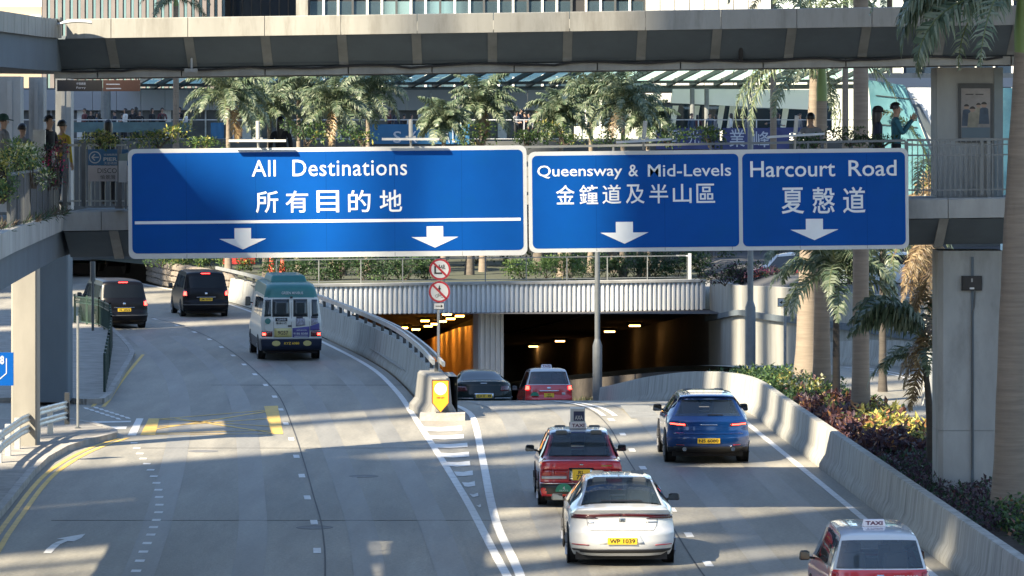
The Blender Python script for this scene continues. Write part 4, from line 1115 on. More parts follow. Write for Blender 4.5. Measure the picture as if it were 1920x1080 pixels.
class Car:
    def __init__(s, name, label, cat, prof, W, belt, sill, length, q=4, NR=8, group=None):
        s.prof, s.W, s.beltt, s.sill, s.L, s.q = prof, W, belt, sill, length, q
        s.t = thing(name, label, cat, (0, 0, 0), 0, group)
        s.n = len(prof)
        s.ts = []
        for i in range(s.n - 1):
            for k in range(4): s.ts.append(i + k / 4)
        s.ts.append(s.n - 1.0)
        s.E = [s.S(t, 1.0) for t in s.ts]
    def C(s, t):
        i = min(int(t), s.n - 2); f = t - i
        P = s.prof
        p0, p1, p2, p3 = P[max(i-1, 0)], P[i], P[i+1], P[min(i+2, s.n-1)]
        out = []
        for a, b, c, d in zip(p0, p1, p2, p3):
            m0, m1 = (c - a) * .5, (d - b) * .5
            lim = 1.5 * abs(c - b)            # keeps corners from overshooting
            m0 = max(-lim, min(lim, m0)); m1 = max(-lim, min(lim, m1))
            out.append((2*f**3 - 3*f*f + 1) * b + (f**3 - 2*f*f + f) * m0 + (-2*f**3 + 3*f*f) * c + (f**3 - f*f) * m1)
        return out
    def S(s, t, u):
        y, z, w, dy, dz = s.C(t)
        k = abs(u) ** s.q
        return Vector((u * w, y + dy * k, z + dz * k))
    def N(s, t, u):
        e = .02
        a = s.S(min(t + e, s.n - 1), u) - s.S(max(t - e, 0), u)
        b = s.S(t, min(u + e, 1)) - s.S(t, max(u - e, -1))
        n = b.cross(a)
        n.normalize()
        return n
    def top(s, y):
        best = None
        for a, b in zip(s.E, s.E[1:]):
            y0, y1 = a.y, b.y
            if (y0 - y) * (y1 - y) <= 0 and abs(y1 - y0) > 1e-6:
                f = (y - y0) / (y1 - y0); z = lerp(a.z, b.z, f)
                if best is None or z > best[0]: best = (z, lerp(a.x, b.x, f))
        return best or (s.E[len(s.E)//2].z, s.E[len(s.E)//2].x)
    def body(s, y, z):
        w = interp(s.W, y)
        k = (z - .62) / .42
        return w * (1 - .028 * k * k - (.10 * ((.34 - z) / .2) ** 2 if z < .34 else 0))
    def Xs(s, y, z):
        zb = interp(s.beltt, y)
        zt, xt = s.top(y)
        if z <= zb or zt <= zb: return s.body(y, z)
        f = min(1, (z - zb) / max(.02, zt - zb))
        return lerp(s.body(y, zb), xt, f ** 1.15)
    def shell(s, mats, midx=None, name='body', holes=()):
        mb = MB()
        us = [math.sin(R(a)) for a in range(-90, 91, 10)]
        rows = [[s.S(t, u) for u in us] for t in s.ts]
        mb.grid([r[::-1] for r in rows])
        if holes:
            nu = len(us) - 1; keep = []
            for i in range(len(s.ts) - 1):
                tm = (s.ts[i] + s.ts[i + 1]) / 2
                for j in range(nu):
                    um = (us[j] + us[j + 1]) / 2
                    keep.append(not any(a < tm < b and abs(um) < ul for a, b, ul in holes))
            mb.f = [f for f, k in zip(mb.f, keep) if k]; mb.m = [0] * len(mb.f)
        # sides
        arc = [0.0]
        for a, b in zip(s.E, s.E[1:]): arc.append(arc[-1] + (b - a).length)
        NR = 12
        for sg in (1, -1):
            rows = []
            for a, e in zip(arc, s.E):
                yb = lerp(s.E[0].y, s.E[-1].y, a / arc[-1])
                row = []
                for r in range(NR + 1):
                    f = r / NR
                    y, z = lerp(e.y, yb, f), lerp(e.z, s.sill, f)
                    x = e.x if r == 0 else s.Xs(y, z)
                    if r == 1: x = lerp(e.x, x, .6)
                    row.append((sg * x, y, z))
                rows.append(row if sg > 0 else row[::-1])
            mb.grid(rows)
        me = mb.mesh(name, mats, False, True)
        if midx:
            for p in me.polygons: p.material_index = midx(p.center, p.normal)
        me.polygons.foreach_set('use_smooth', [True] * len(me.polygons))
        me.set_sharp_from_angle(angle=R(40))
        s.b = link(name, me, s.t)
        MB().box((0, s.L / 2, s.sill + .06), (interp(s.W, s.L / 2) * 1.72, s.L - .7, .28)).build('underbody', M_under, s.t)
        return s.b
    def cabin(s, yr, yf, zf, zb, w, shelf=None):
        """seats and linings seen through the glass"""
        MB().b2((-w, yr, zf - .03), (w, yf, zf)).build('cabin_floor', M_under, s.t)
        for sg in (-1, 1):
            MB().b2((sg * w, yr, zf), (sg * (w + .02), yf, zb)).build('door_lining', M_seat, s.t)
        MB().b2((-w, yf - .35, zf), (w, yf, zb - .04)).build('dashboard', M_trim, s.t)
        if shelf: MB().b2((-w, shelf[0], zb - .06), (w, shelf[1], zb - .03)).build('parcel_shelf', M_seat, s.t)
        for y, h in ((yr + .55, .62), (yr + 1.45, .66)):
            for x in ((-.36, .36)):
                me = MB().box((0, 0, h / 2), (.46, .14, h), taper=.86).mesh('seat_back', M_seat); bevel_mesh(me, .04, 2)
                o = link('seat_back', me, s.t, (x, y, zf + .30)); o.rotation_euler = (R(10), 0, 0)
                me = MB().box((0, 0, 0), (.26, .09, .17), taper=.9).mesh('head_rest', M_seat); bevel_mesh(me, .03, 2)
                link('head_rest', me, o, (0, 0, h + .10))
    def trange(s, z, t0=0.0, t1=None):
        """loop position on the rear where the height is z"""
        t1 = t1 or s.rear
        a, b = t0, t1
        for _ in range(30):
            m = (a + b) / 2
            if s.C(m)[1] < z: a = m
            else: b = m
        return (a + b) / 2
    def rp(s, name, m, corners, off=.006, nx=8, nz=4, both=False, parent=None, smooth=True):
        """patch on the rear face; corners bl, br, tr, tl as (x, z)"""
        outs = []
        for sg in ((1, -1) if both else (1,)):
            bl, br, tr, tl = corners
            rows = []
            for j in range(nz + 1):
                g = j / nz
                row = []
                for i in range(nx + 1):
                    f = i / nx
                    x = lerp(lerp(bl[0], br[0], f), lerp(tl[0], tr[0], f), g); z = lerp(lerp(bl[1], br[1], f), lerp(tl[1], tr[1], f), g)
                    t = s.trange(z); w = s.C(t)[2]
                    u = max(-1, min(1, x / w))
                    p = s.S(t, u) + s.N(t, u) * off
                    if abs(x) > w: p = Vector((math.copysign(w + off, x), p.y + (abs(x) - w) * 3, p.z))
                    row.append(Vector((sg * p.x, p.y, p.z)))
                rows.append(row)
            # closed rim so the piece has thickness
            mb = MB().grid(rows)
            rim = rows[0] + [r[-1] for r in rows[1:]] + rows[-1][::-1][1:] + [r[0] for r in rows[::-1]][1:-1]
            back = [p + Vector((0, off + .012, 0)) for p in rim]
            mb.grid([rim + [rim[0]], back + [back[0]]])
            outs.append(mb.build(name, m, parent or s.t, 'full', True))
        return outs
    def gp(s, name, m, t0, t1, u0, u1, off=.006, nx=10, nt=6, ul=None):
        """patch over the loop between t0 and t1, half widths u0, u1"""
        rows = []
        for j in range(nt + 1):
            t = lerp(t0, t1, j / nt); u_ = lerp(u0, u1, j / nt)
            lo = -u_ if ul is None else ul
            rows.append([s.S(t, lerp(lo, u_, i / nx)) + s.N(t, lerp(lo, u_, i / nx)) * off for i in range(nx + 1)])
        return MB().grid(rows).build(name, m, s.t, 'full', True)
    def sp(s, name, m, corners, off=.008, both=True, ny=6, nz=3):
        """patch on the flank; corners as (y, z): low rear, low front, high front, high rear"""
        for sg in ((1, -1) if both else (-1,)):
            a, b, c, d = corners
            rows = []
            for j in range(nz + 1):
                g = j / nz
                row = []
                for i in range(ny + 1):
                    f = i / ny
                    y = lerp(lerp(a[0], b[0], f), lerp(d[0], c[0], f), g); z = lerp(lerp(a[1], b[1], f), lerp(d[1], c[1], f), g)
                    row.append((sg * (s.Xs(y, z) + off), y, z))
                rows.append(row)
            MB().grid(rows).build(name, m, s.t, 'full', True)
    def wheels(s, ys, r=.32, w=.21, inset=.0):
        tyre = MB().lathe([(r * .62, -w / 2), (r * .93, -w / 2), (r, -w * .32), (r, w * .32), (r * .93, w / 2), (r * .62, w / 2)], 24, 0, Matrix.Rotation(R(90), 4, 'Y')).mesh('wheel', M_tyre, True)
        rm = MB().lathe([(r * .62, -.03), (r * .60, .02), (r * .50, .0), (.05, .015)], 20, 0, Matrix.Rotation(R(90), 4, 'Y'))
        for k in range(5):
            a = 2 * math.pi * k / 5
            rm.bar((.025, math.cos(a) * .04, math.sin(a) * .04), (.03, math.cos(a) * r * .6, math.sin(a) * r * .6), .05, .03)
        rim = rm.mesh('rim', M_rim)
        arch = MB().lathe([(r * 1.16, -.01), (r * 1.16, .006)], 24, 0, Matrix.Rotation(R(90), 4, 'Y')).mesh('wheel_arch', M_under)
        for y in ys:
            for sg in (1, -1):
                x = s.body(y, .5) - w / 2 + .012 - inset
                o = link('wheel', tyre, s.t, (sg * x, y, r))
                link('rim', rim, o, (sg * (w / 2 - .02), 0, 0), (0, 0, 0 if sg > 0 else math.pi))
                link('wheel_arch', arch, s.t, (sg * (s.body(y, .5) + .002), y, r + .01))
    def plate(s, txt, z, w=.52, h=.115, y=None, two=False, tilt=0, x=0, m=None, tm=None, off=.012):
        if y is None:
            t = s.trange(z); y = s.S(t, 0).y - off
        p = MB().box((0, 0, 0), (w, .012, h)).build('number_plate', m or M_plate, s.t)
        p.location = (x, y, z)
        if two:
            a, b = txt.split('/')
            text(a, .07, tm or M_pltx, p, (0, -.008, h * .22), .02, w * .34, height=h * .32); text(b, .07, tm or M_pltx, p, (0, -.008, -h * .2), .02, w * .55, height=h * .4)
        else:
            text(txt, .09, tm or M_pltx, p, (0, -.008, 0), .02, w * .86, height=h * .66)
        return p
    def mirror(s, y, z, m, size=(.20, .10, .14), ext=.10, both=True):
        x = s.Xs(y, z)
        for sg in (1, -1):
            me = MB().box((0, 0, 0), size, taper=.82).mesh('mirror', [m]); bevel_mesh(me, .035, 2)
            o = link('mirror', me, s.t, (sg * (x + ext + size[0] / 2 - .02), y, z)); o.rotation_euler = (0, 0, sg * -.15)
            MB().box((0, -size[1] / 2 - .003, 0), (size[0] * .84, .006, size[2] * .78)).build('mirror_glass', mat('mirror_glass', (.10, .11, .12), .05, metal=.8), o)
            MB().bar((sg * -(ext + size[0] / 2), .03, -.06), (0, .01, -.03), .05, .04).build('mirror_arm', m, o)
    def put(s, px=None, Y=None, yaw=0, z=0, X=None, pitch=0):
        x = X if X is not None else (px - 960) * Y / F
        s.t.location = (x, Y, z); s.t.rotation_euler = (pitch, 0, R(yaw))

def roof_sign(c, y, z, w, h, d, body='TAXI', m=None, tm=None):
    mt = m or mat('taxi_sign_white', (.75, .70, .72), .4)
    me = MB().box((0, 0, h / 2), (w, d, h), taper=.86).mesh('taxi_sign', mt); bevel_mesh(me, .012, 2)
    o = link('taxi_sign', me, c.t, (0, y, z))
    text(body, .12, tm or mat('taxi_letter', (.10, .01, .05), .5), o, (0, -d / 2 * .93 - .004, h * .5), .03, w * .72, height=h * .55)
    return o

# --- white saloon
c = Car('saloon_car', 'white fastback saloon with a dark full-width tail light strip nearest the lower middle', 'car',
        [(.14, .20, .76, .30, 0), (.05, .30, .86, .30, 0), (.0, .44, .92, .30, 0), (.0, .60, .925, .32, 0), (.06, .70, .92, .30, 0), (.09, .84, .90, .27, 0), (.07, .94, .87, .25, -.01), (-.01, 1.025, .82, .24, -.025), (.05, 1.055, .79, .20, -.035),
         (.42, 1.10, .76, .06, -.05), (1.00, 1.335, .655, 0, -.05), (1.55, 1.465, .60, 0, -.05), (2.2, 1.50, .59, 0, -.05), (2.9, 1.45, .60, 0, -.05), (3.95, 1.03, .72, 0, -.06), (4.55, .82, .78, -.2, -.07), (4.80, .60, .82, -.35, -.02), (4.74, .22, .74, -.35, 0)],
        [(0, .84), (.3, .90), (.9, .94), (3.8, .94), (4.5, .88), (4.8, .80)], [(0, .95), (.6, .98), (2, .94), (4, .90), (4.8, .7)], .20, 4.8)
Mw = paint('pearl_white', (.62, .62, .60))
c.shell(Mw, holes=[(9.1, 11.0, .91), (13.1, 13.95, .88)]); c.rear = 8.0; c.cabin(.9, 3.6, .40, 1.02, .70, (.45, 1.0))
c.gp('rear_window', M_tglass, 9.08, 11.0, .94, .93)
c.gp('windscreen', M_tglass, 13.05, 14.0, .93, .93)
c.gp('roof_panel', mat('silver_roof', (.55, .57, .57), .15, metal=.1, coat=1.0), 11.1, 12.8, .88, .88, .004)
c.sp('side_window', M_glass, [(.95, 1.02), (2.0, .99), (2.0, 1.38), (1.25, 1.28)]); c.sp('side_window', M_glass, [(2.07, .99), (3.45, .96), (2.75, 1.38), (2.07, 1.39)])
c.rp('tail_strip', M_dlens, [(0, .905), (.84, .885), (.86, .935), (0, .955)], .010, 12, 3, True)
c.rp('tail_light', mat('smoked_lens', (.05, .012, .014), .1, coat=1.0), [(.42, .865), (.89, .855), (.885, .905), (.50, .90)], .013, 8, 3, True)
c.rp('lid_seam', M_trim, [(-.56, .655), (.56, .655), (.56, .662), (-.56, .662)], .004, 10, 1)
c.rp('lid_seam', M_trim, [(.56, .66), (.566, .66), (.61, .74), (.604, .74)], .004, 2, 4, True); c.rp('lid_seam', M_trim, [(.604, .74), (.61, .74), (.625, .86), (.619, .86)], .004, 2, 4, True)
c.rp('plate_recess', mat('white_shade', (.62, .62, .60), .35), [(-.40, .42), (.40, .42), (.30, .61), (-.30, .61)], .003, 8, 4)
c.rp('bumper_trim', M_trim, [(-.84, .26), (.84, .26), (.88, .33), (-.88, .33)], .008, 12, 2)
c.rp('reflector', M_rlens, [(.58, .395), (.88, .40), (.88, .415), (.58, .41)], .008, 6, 1, True)
c.plate('WP 1039', .475)
c.rp('badge', M_chr, [(-.055, .80), (.055, .80), (.055, .87), (-.055, .87)], .006, 4, 3)
c.rp('model_badge', M_chr, [(.42, .79), (.62, .79), (.62, .81), (.42, .81)], .005, 4, 1); c.rp('model_badge', M_chr, [(-.60, .78), (-.49, .78), (-.49, .80), (-.60, .80)], .005, 4, 1)
c.gp('wiper', M_trim, 9.1, 9.2, .5, .48, .02)
MB().add([(-.02, 1.6, 1.46), (.02, 1.6, 1.46), (0, 1.85, 1.48), (0, 1.62, 1.55)], [(0, 1, 3), (1, 2, 3), (2, 0, 3)]).build('antenna_fin', Mw, c.t)
c.wheels((1.02, 3.75), .335, .21); c.mirror(3.05, .98, M_trim, (.22, .10, .13), .09)
c.put(1167, 70.4, .8)

# --- red saloon taxi
def comfort(label, platetxt):
    c = Car('taxi', label, 'taxi',
        [(.10, .24, .74, .10, 0), (.0, .30, .80, .10, 0), (-.03, .40, .83, .10, 0), (-.02, .52, .835, .10, 0), (.04, .545, .83, .07, 0), (.05, .70, .835, .07, 0), (.05, .84, .82, .07, -.005), (.07, .945, .79, .06, -.01), (.13, .975, .77, .03, -.02),
         (.85, 1.00, .74, 0, -.025), (1.28, 1.36, .62, 0, -.03), (1.55, 1.47, .60, 0, -.035), (2.2, 1.505, .60, 0, -.035), (2.8, 1.47, .60, 0, -.035), (3.45, .99, .72, 0, -.03), (4.45, .85, .74, -.06, -.03), (4.6, .72, .78, -.1, 0), (4.58, .26, .76, -.1, 0)],
        [(0, .82), (.3, .848), (4.2, .848), (4.6, .80)], [(0, .93), (4.6, .88)], .22, 4.6, q=8)
    red = paint('taxi_red', (.52, .014, .02)); sil = paint('taxi_roof_silver', (.55, .58, .60), .25)
    c.shell([red, sil], lambda p, n: 1 if p.z > 1.40 else 0, holes=[(9.1, 10.6, .90), (13.1, 13.95, .88)]); c.rear = 8.0; c.cabin(1.0, 3.2, .40, 1.0, .66, (.85, 1.35))
    c.gp('rear_window', M_tglass, 9.05, 10.72, .93, .95)
    c.gp('window_sticker_band', mat('window_band', (.04, .05, .14), .25), 10.5, 10.72, .93, .93, .009)
    for k, xx in enumerate((-.34, -.30, -.26, -.22, -.18, .16, .20, .24, .28, .32)):
        p = c.S(10.61, xx / .62); b = MB().box((0, 0, 0), (.027, .004, .03)).build('window_print', M_swht, c.t); b.location = p + Vector((0, -.016, .012)); b.rotation_euler = (R(-40), 0, 0)
    c.gp('windscreen', M_glass, 13.1, 13.95, .9, .9)
    c.sp('side_window', M_glass, [(1.0, .97), (2.05, .96), (2.05, 1.40), (1.38, 1.38)]); c.sp('side_window', M_glass, [(2.12, .96), (3.2, .95), (2.75, 1.38), (2.12, 1.40)])
    c.rp('tail_panel', mat('grey_lens_panel', (.30, .05, .05), .2, coat=.7), [(.26, .585), (.82, .585), (.81, .80), (.26, .80)], .006, 8, 3, True)
    c.rp('tail_light', M_rlens, [(.30, .69), (.56, .69), (.56, .78), (.30, .78)], .012, 5, 2, True); c.rp('tail_light', M_rlens, [(.60, .67), (.82, .67), (.81, .80), (.60, .80)], .012, 5, 2, True)
    c.rp('reverse_light', M_clens, [(.30, .60), (.80, .60), (.80, .655), (.30, .655)], .012, 6, 2, True)
    c.rp('plate_frame', M_chr, [(-.25, .55), (.25, .55), (.25, .825), (-.25, .825)], .010, 4, 3)
    c.plate(platetxt, .685, .36, .22, two=True, off=.03)
    c.rp('bumper', M_trim, [(-.83, .30), (.83, .30), (.83, .50), (-.83, .50)], .012, 12, 3)
    c.rp('bumper_strip', M_chr, [(-.83, .505), (.83, .505), (.83, .52), (-.83, .52)], .016, 12, 1)
    gb = MB().prism([(.17 * math.cos(R(a)), .17 * math.sin(R(a))) for a in range(0, 181, 15)], 0, .008, 0, MXZ).build('licence_badge', mat('green_badge', (.02, .20, .12), .4), c.t); gb.location = (-.36, -.05, .35)
    text('4', .08, M_swht, gb, (0, -.010, .075), .02, .045, height=.07)
    text('SEATS', .05, M_swht, gb, (0, -.010, .022), .01, .18, height=.03)
    c.rp('badge', M_chr, [(-.04, .875), (.04, .875), (.04, .905), (-.04, .905)], .008, 3, 1); c.rp('model_badge', mat('gold_badge', (.45, .30, .08), .3, metal=.8), [(.40, .855), (.62, .855), (.62, .878), (.40, .878)], .006, 4, 1)
    c.wheels((.98, 3.65), .31, .19); c.mirror(3.0, 1.0, M_trim, (.20, .10, .14), .10)
    return c
c = comfort('red saloon taxi with an advert box on its roof ahead of the white saloon', 'RL/733')
ax = thing  # advert box on the roof
o = MB().box((0, 0, .24), (.30, .34, .30)).build('advert_box', mat('advert_case', (.55, .57, .58), .3), c.t); o.location = (0, 2.1, 1.50)
MB().box((.02, -.174, .23), (.22, .006, .20)).build('advert_panel', mat('advert_navy', (.015, .025, .09), .4), o)
text('AXA', .1, M_swht, o, (.02, -.181, .20), .03, .17, height=.085)
o.location = (0, 2.05, 1.52)
MB().box((0, 0, .04), (.34, .40, .09)).build('roof_mount', M_trim, o)
roof_sign(c, 1.80, 1.50, .36, .13, .1)
c.put(1090, 81.5, 1.2)

# --- blue SUV
c = Car('suv_car', 'metallic blue SUV with slim red tail lights on the right lane', 'car',
        [(.22, .26, .72, .25, 0), (.08, .34, .86, .28, 0), (.02, .46, .94, .32, 0), (.0, .62, .955, .34, 0), (.05, .76, .94, .32, 0), (.07, .88, .93, .30, 0), (.10, 1.00, .90, .27, -.01), (.20, 1.085, .84, .22, -.02),
         (.58, 1.46, .66, .08, -.02), (.50, 1.545, .64, .10, -.03), (.62, 1.575, .63, .08, -.04), (1.4, 1.615, .62, 0, -.05), (2.2, 1.61, .62, 0, -.05), (2.75, 1.54, .62, 0, -.05), (3.6, 1.08, .74, 0, -.06), (4.4, .92, .80, -.15, -.08), (4.66, .66, .86, -.35, -.02), (4.6, .28, .8, -.35, 0)],
        [(0, .88), (.35, .94), (.9, .965), (1.5, .94), (3.8, .955), (4.4, .9), (4.68, .82)], [(0, 1.03), (1, 1.08), (3, 1.02), (4.68, .85)], .25, 4.68)
Mb = paint('metallic_blue', (.004, .05, .20), .25, .3)
c.shell([Mb, M_trim], lambda p, n: 1 if p.z < .40 else 0, holes=[(7.15, 7.9, .88), (13.1, 13.95, .88)]); c.rear = 7.0; c.cabin(.7, 3.4, .5, 1.06, .70)
c.gp('rear_window', M_tglass, 7.08, 7.97, .92, .90)
c.gp('roof_glass', mat('panorama_glass', (.16, .20, .22), .05, coat=1.0, var=.5, scale=4), 10.6, 12.9, .84, .84, .004)
c.gp('windscreen', M_glass, 13.1, 13.95, .9, .9)
c.sp('side_window', M_glass, [(.85, 1.16), (1.9, 1.10), (1.9, 1.48), (1.05, 1.44)]); c.sp('side_window', M_glass, [(1.97, 1.10), (3.15, 1.06), (2.7, 1.45), (1.97, 1.49)])
for sg in (1,):
    c.rp('tail_light', mat('dark_tail', (.05, .008, .01), .1, coat=1.0), [(.48, .87), (.90, .895), (.895, .975), (.50, .945)], .008, 8, 3, True)
    c.rp('tail_light_bar', M_rlit, [(.54, .895), (.86, .918), (.86, .945), (.54, .925)], .014, 8, 1, True)
c.rp('reflector', M_rlens, [(.56, .44), (.74, .445), (.74, .465), (.56, .46)], .008, 4, 1, True)
c.rp('crease', Mb, [(-.80, .70), (.80, .70), (.78, .725), (-.78, .725)], .012, 12, 1)
c.rp('diffuser', M_trim, [(-.72, .30), (.72, .30), (.80, .42), (-.80, .42)], .010, 12, 2)
for sg in (-1, 1):
    MB().tube([(sg * .56, .0, .36), (sg * .56, .2, .36)], .05, 10).build('exhaust_pipe', M_chr, c.t)
c.rp('lettering_bar', M_chr, [(-.20, .905), (.20, .905), (.20, .922), (-.20, .922)], .006, 8, 1)
c.plate('NS 6080', .55)
c.gp('wiper', M_trim, 7.1, 7.16, .42, .40, .02, ul=-.02)
c.wheels((.98, 3.78), .365, .26); c.mirror(3.0, 1.12, M_trim, (.22, .12, .17), .08)
c.put(1329, 92.2, 1.0)

# --- dark green coupe
c = Car('coupe_car', 'dark green luxury coupe going down the ramp by the divider', 'car',
        [(.16, .20, .76, .35, 0), (.05, .30, .88, .36, 0), (.0, .46, .93, .40, 0), (.02, .62, .945, .42, 0), (.06, .76, .92, .40, 0), (.10, .88, .88, .34, -.01), (.16, .96, .82, .26, -.03), (.55, 1.00, .76, .1, -.05), (1.45, 1.33, .60, 0, -.06), (2.0, 1.405, .58, 0, -.06), (2.5, 1.38, .58, 0, -.06), (3.3, 1.0, .72, 0, -.05), (4.5, .86, .80, -.2, -.06), (4.8, .6, .82, -.4, 0), (4.76, .2, .76, -.4, 0)],
        [(0, .84), (.4, .93), (1.0, .965), (2.2, .93), (3.9, .95), (4.8, .82)], [(0, .88), (1, .94), (4.8, .8)], .19, 4.8)
Mg = mat('bottle_green', (.006, .014, .014), .22, spec=.25, coat=.2)
c.shell(Mg); c.rear = 6.0
c.gp('rear_window', M_glass, 7.1, 7.95, .88, .86); c.gp('windscreen', M_glass, 10.1, 10.9, .88, .88)
c.sp('side_window', M_glass, [(1.2, .98), (2.9, .96), (2.4, 1.28), (1.6, 1.27)])
c.rp('tail_light', M_dlens, [(.54, .64), (.86, .64), (.84, .81), (.58, .80)], .008, 6, 3, True)
c.rp('chrome_strip', M_chr, [(.34, .40), (.92, .41), (.92, .425), (.34, .415)], .008, 8, 1, True)
c.rp('plate_frame', M_chr, [(-.31, .39), (.31, .39), (.31, .57), (-.31, .57)], .006, 4, 2)
c.plate('DT 8', .48, .52, .12, off=.02)
c.rp('badge', M_chr, [(-.12, .885), (.12, .885), (.10, .91), (-.10, .91)], .006, 4, 1)
c.wheels((1.0, 3.8), .35, .26); c.mirror(3.0, .98, Mg, (.2, .1, .12), .07)
c.put(908, 131.5, 5.5, zr(133.8), pitch=-math.atan(.085))

# --- hatchback taxis
def cab(label, platetxt=None, ads=False):
    c = Car('taxi', label, 'taxi',
        [(.12, .22, .74, .12, 0), (.02, .30, .80, .14, 0), (.0, .44, .83, .16, 0), (.0, .60, .84, .16, 0), (.05, .72, .835, .13, 0), (.06, .90, .83, .13, 0), (.09, 1.05, .80, .11, 0), (.12, 1.12, .78, .10, 0), (.30, 1.58, .66, .05, -.02), (.36, 1.665, .63, .05, -.04), (.55, 1.705, .62, .03, -.05),
         (1.3, 1.745, .62, 0, -.05), (2.3, 1.74, .62, 0, -.05), (2.9, 1.64, .62, 0, -.05), (3.65, 1.08, .74, 0, -.04), (4.25, .92, .76, -.1, -.05), (4.4, .66, .8, -.2, 0), (4.36, .24, .76, -.2, 0)],
        [(0, .82), (.3, .845), (4.0, .848), (4.4, .78)], [(0, 1.06), (4.4, .95)], .21, 4.4, q=6)
    red = paint('taxi_red', (.52, .014, .02)); sil = paint('taxi_roof_silver', (.55, .58, .60), .25)
    c.shell([red, sil], lambda p, n: 1 if p.z > 1.10 else 0, holes=[(7.1, 8.0, .91), (13.1, 13.95, .88)]); c.rear = 8.0; c.cabin(.5, 3.3, .40, 1.04, .68)
    c.gp('rear_window', M_tglass, 7.04, 8.02, .94, .95)
    c.gp('windscreen', M_tglass, 13.05, 14.0, .93, .93)
    c.sp('side_window', M_glass, [(.45, 1.12), (1.0, 1.11), (1.0, 1.56), (.58, 1.54)]); c.sp('side_window', M_glass, [(1.07, 1.10), (2.05, 1.08), (2.05, 1.62), (1.07, 1.58)]); c.sp('side_window', M_glass, [(2.12, 1.08), (3.3, 1.04), (2.85, 1.56), (2.12, 1.62)])
    c.rp('tail_light', M_rlit if not ads else M_rlens, [(.70, .93), (.84, .93), (.80, 1.07), (.70, 1.05)], .012, 4, 3, True)
    c.rp('chrome_strip', M_chr, [(-.36, .86), (.36, .86), (.36, .90), (-.36, .90)], .012, 8, 1)
    c.rp('badge', M_chr, [(-.07, .94), (.07, .94), (.06, 1.02), (-.06, 1.02)], .008, 4, 2)
    c.rp('bumper', M_trim, [(-.80, .26), (.80, .26), (.84, .56), (-.84, .56)], .010, 12, 3)
    c.plate(platetxt, .70, .36, .20, two=True, off=.02)
    gb = MB().prism([(.15 * math.cos(R(a)), .15 * math.sin(R(a))) for a in range(0, 181, 15)], 0, .008, 0, MXZ).build('licence_badge', mat('green_badge', (.02, .20, .12), .4), c.t); gb.location = (-.52, -.01, .70)
    c.rp('sticker', M_swht, [(.46, .74), (.58, .74), (.58, .82), (.46, .82)], .012, 2, 2)
    if ads:
        o = text('6888 8668', .08, M_swht, c.t, (.42, .035, .995), .02, .42, height=.05)
    c.wheels((.85, 3.45), .31, .19); c.mirror(2.95, 1.05, M_trim, (.19, .1, .17), .12)
    roof_sign(c, 1.1, 1.735, .40, .12, .12)
    # seats seen through the glass
    return c
c = cab('red taxi with white roof entering the dark tunnel mouth', 'TT/2720'); c.put(1030, 143.2, 4.5, zr(145.5), pitch=-math.atan(.085))
c = cab('red taxi with silver roof cut off by the bottom right corner', 'WJ/8806', True); c.put(1652, 60.9, 1.2); c.t.scale = (.91, .91, .91)
c = cab('red and white taxi crossing on the road above the tunnel wall', 'KK/118'); c.put(X=14.3, Y=172.5, yaw=86, z=.72)

# --- black vans
def van(label, txt):
    c = Car('van', label, 'van',
        [(.14, .26, .82, .2, 0), (.04, .34, .90, .22, 0), (.0, .48, .945, .24, 0), (.02, .62, .95, .24, 0), (.08, .70, .945, .2, 0), (.09, .95, .94, .2, 0), (.12, 1.10, .91, .18, 0), (.16, 1.2, .89, .16, 0), (.34, 1.70, .80, .1, -.02), (.38, 1.80, .77, .1, -.04), (.55, 1.86, .75, .05, -.05),
         (1.5, 1.90, .75, 0, -.05), (3.2, 1.88, .75, 0, -.05), (3.7, 1.80, .75, 0, -.05), (4.5, 1.18, .82, 0, -.04), (5.0, .98, .84, -.2, -.05), (5.14, .7, .86, -.35, 0), (5.1, .28, .8, -.35, 0)],
        [(0, .90), (.4, .96), (4.6, .96), (5.14, .84)], [(0, 1.14), (5.14, 1.0)], .24, 5.14, q=5)
    bk = mat('van_black', (.006, .006, .008), .3, spec=.2)
    c.shell(bk); c.rear = 8.0
    c.gp('rear_window', mat('tinted_glass', (.008, .010, .012), .08, spec=.22), 7.0, 8.0, .90, .90); c.gp('windscreen', M_glass, 13.1, 13.95, .9, .9)
    c.sp('side_window', M_glass, [(.6, 1.2), (1.9, 1.19), (1.9, 1.68), (.75, 1.66)]); c.sp('side_window', M_glass, [(2.0, 1.19), (3.1, 1.17), (3.1, 1.68), (2.0, 1.69)]); c.sp('side_window', M_glass, [(3.2, 1.17), (4.2, 1.12), (3.75, 1.64), (3.2, 1.67)])
    c.rp('tail_light', M_dlens, [(.76, .86), (.94, .86), (.90, 1.14), (.78, 1.10)], .010, 4, 4, True)
    c.rp('tail_light_glow', M_rlit, [(.79, .90), (.91, .90), (.88, 1.06), (.80, 1.05)], .016, 3, 3, True)
    c.gp('high_brake_light', M_rlit, 8.75, 8.98, .24, .24, .012)
    c.rp('chrome_strip', M_chr, [(-.40, .82), (.40, .82), (.40, .835), (-.40, .835)], .010, 6, 1)
    c.rp('badge', M_chr, [(-.05, .93), (.05, .93), (.05, 1.02), (-.05, 1.02)], .008, 3, 2)
    c.rp('bumper_strip', mat('grey_plastic', (.06, .06, .062), .5), [(-.92, .50), (.92, .50), (.93, .54), (-.93, .54)], .010, 12, 1)
    c.plate(txt, .735, .52, .12)
    c.wheels((1.05, 4.3), .34, .23); c.mirror(4.0, 1.18, bk, (.2, .12, .22), .08)
    return c
c = van('black people carrier with lit brake lights in the far left lane beside the fence', 'VL 2022'); c.put(234, 155.3, 16.5)
c = van('black people carrier with lit brake lights beside the stone wall bend', 'LM 9999'); c.put(387, 165, 11)

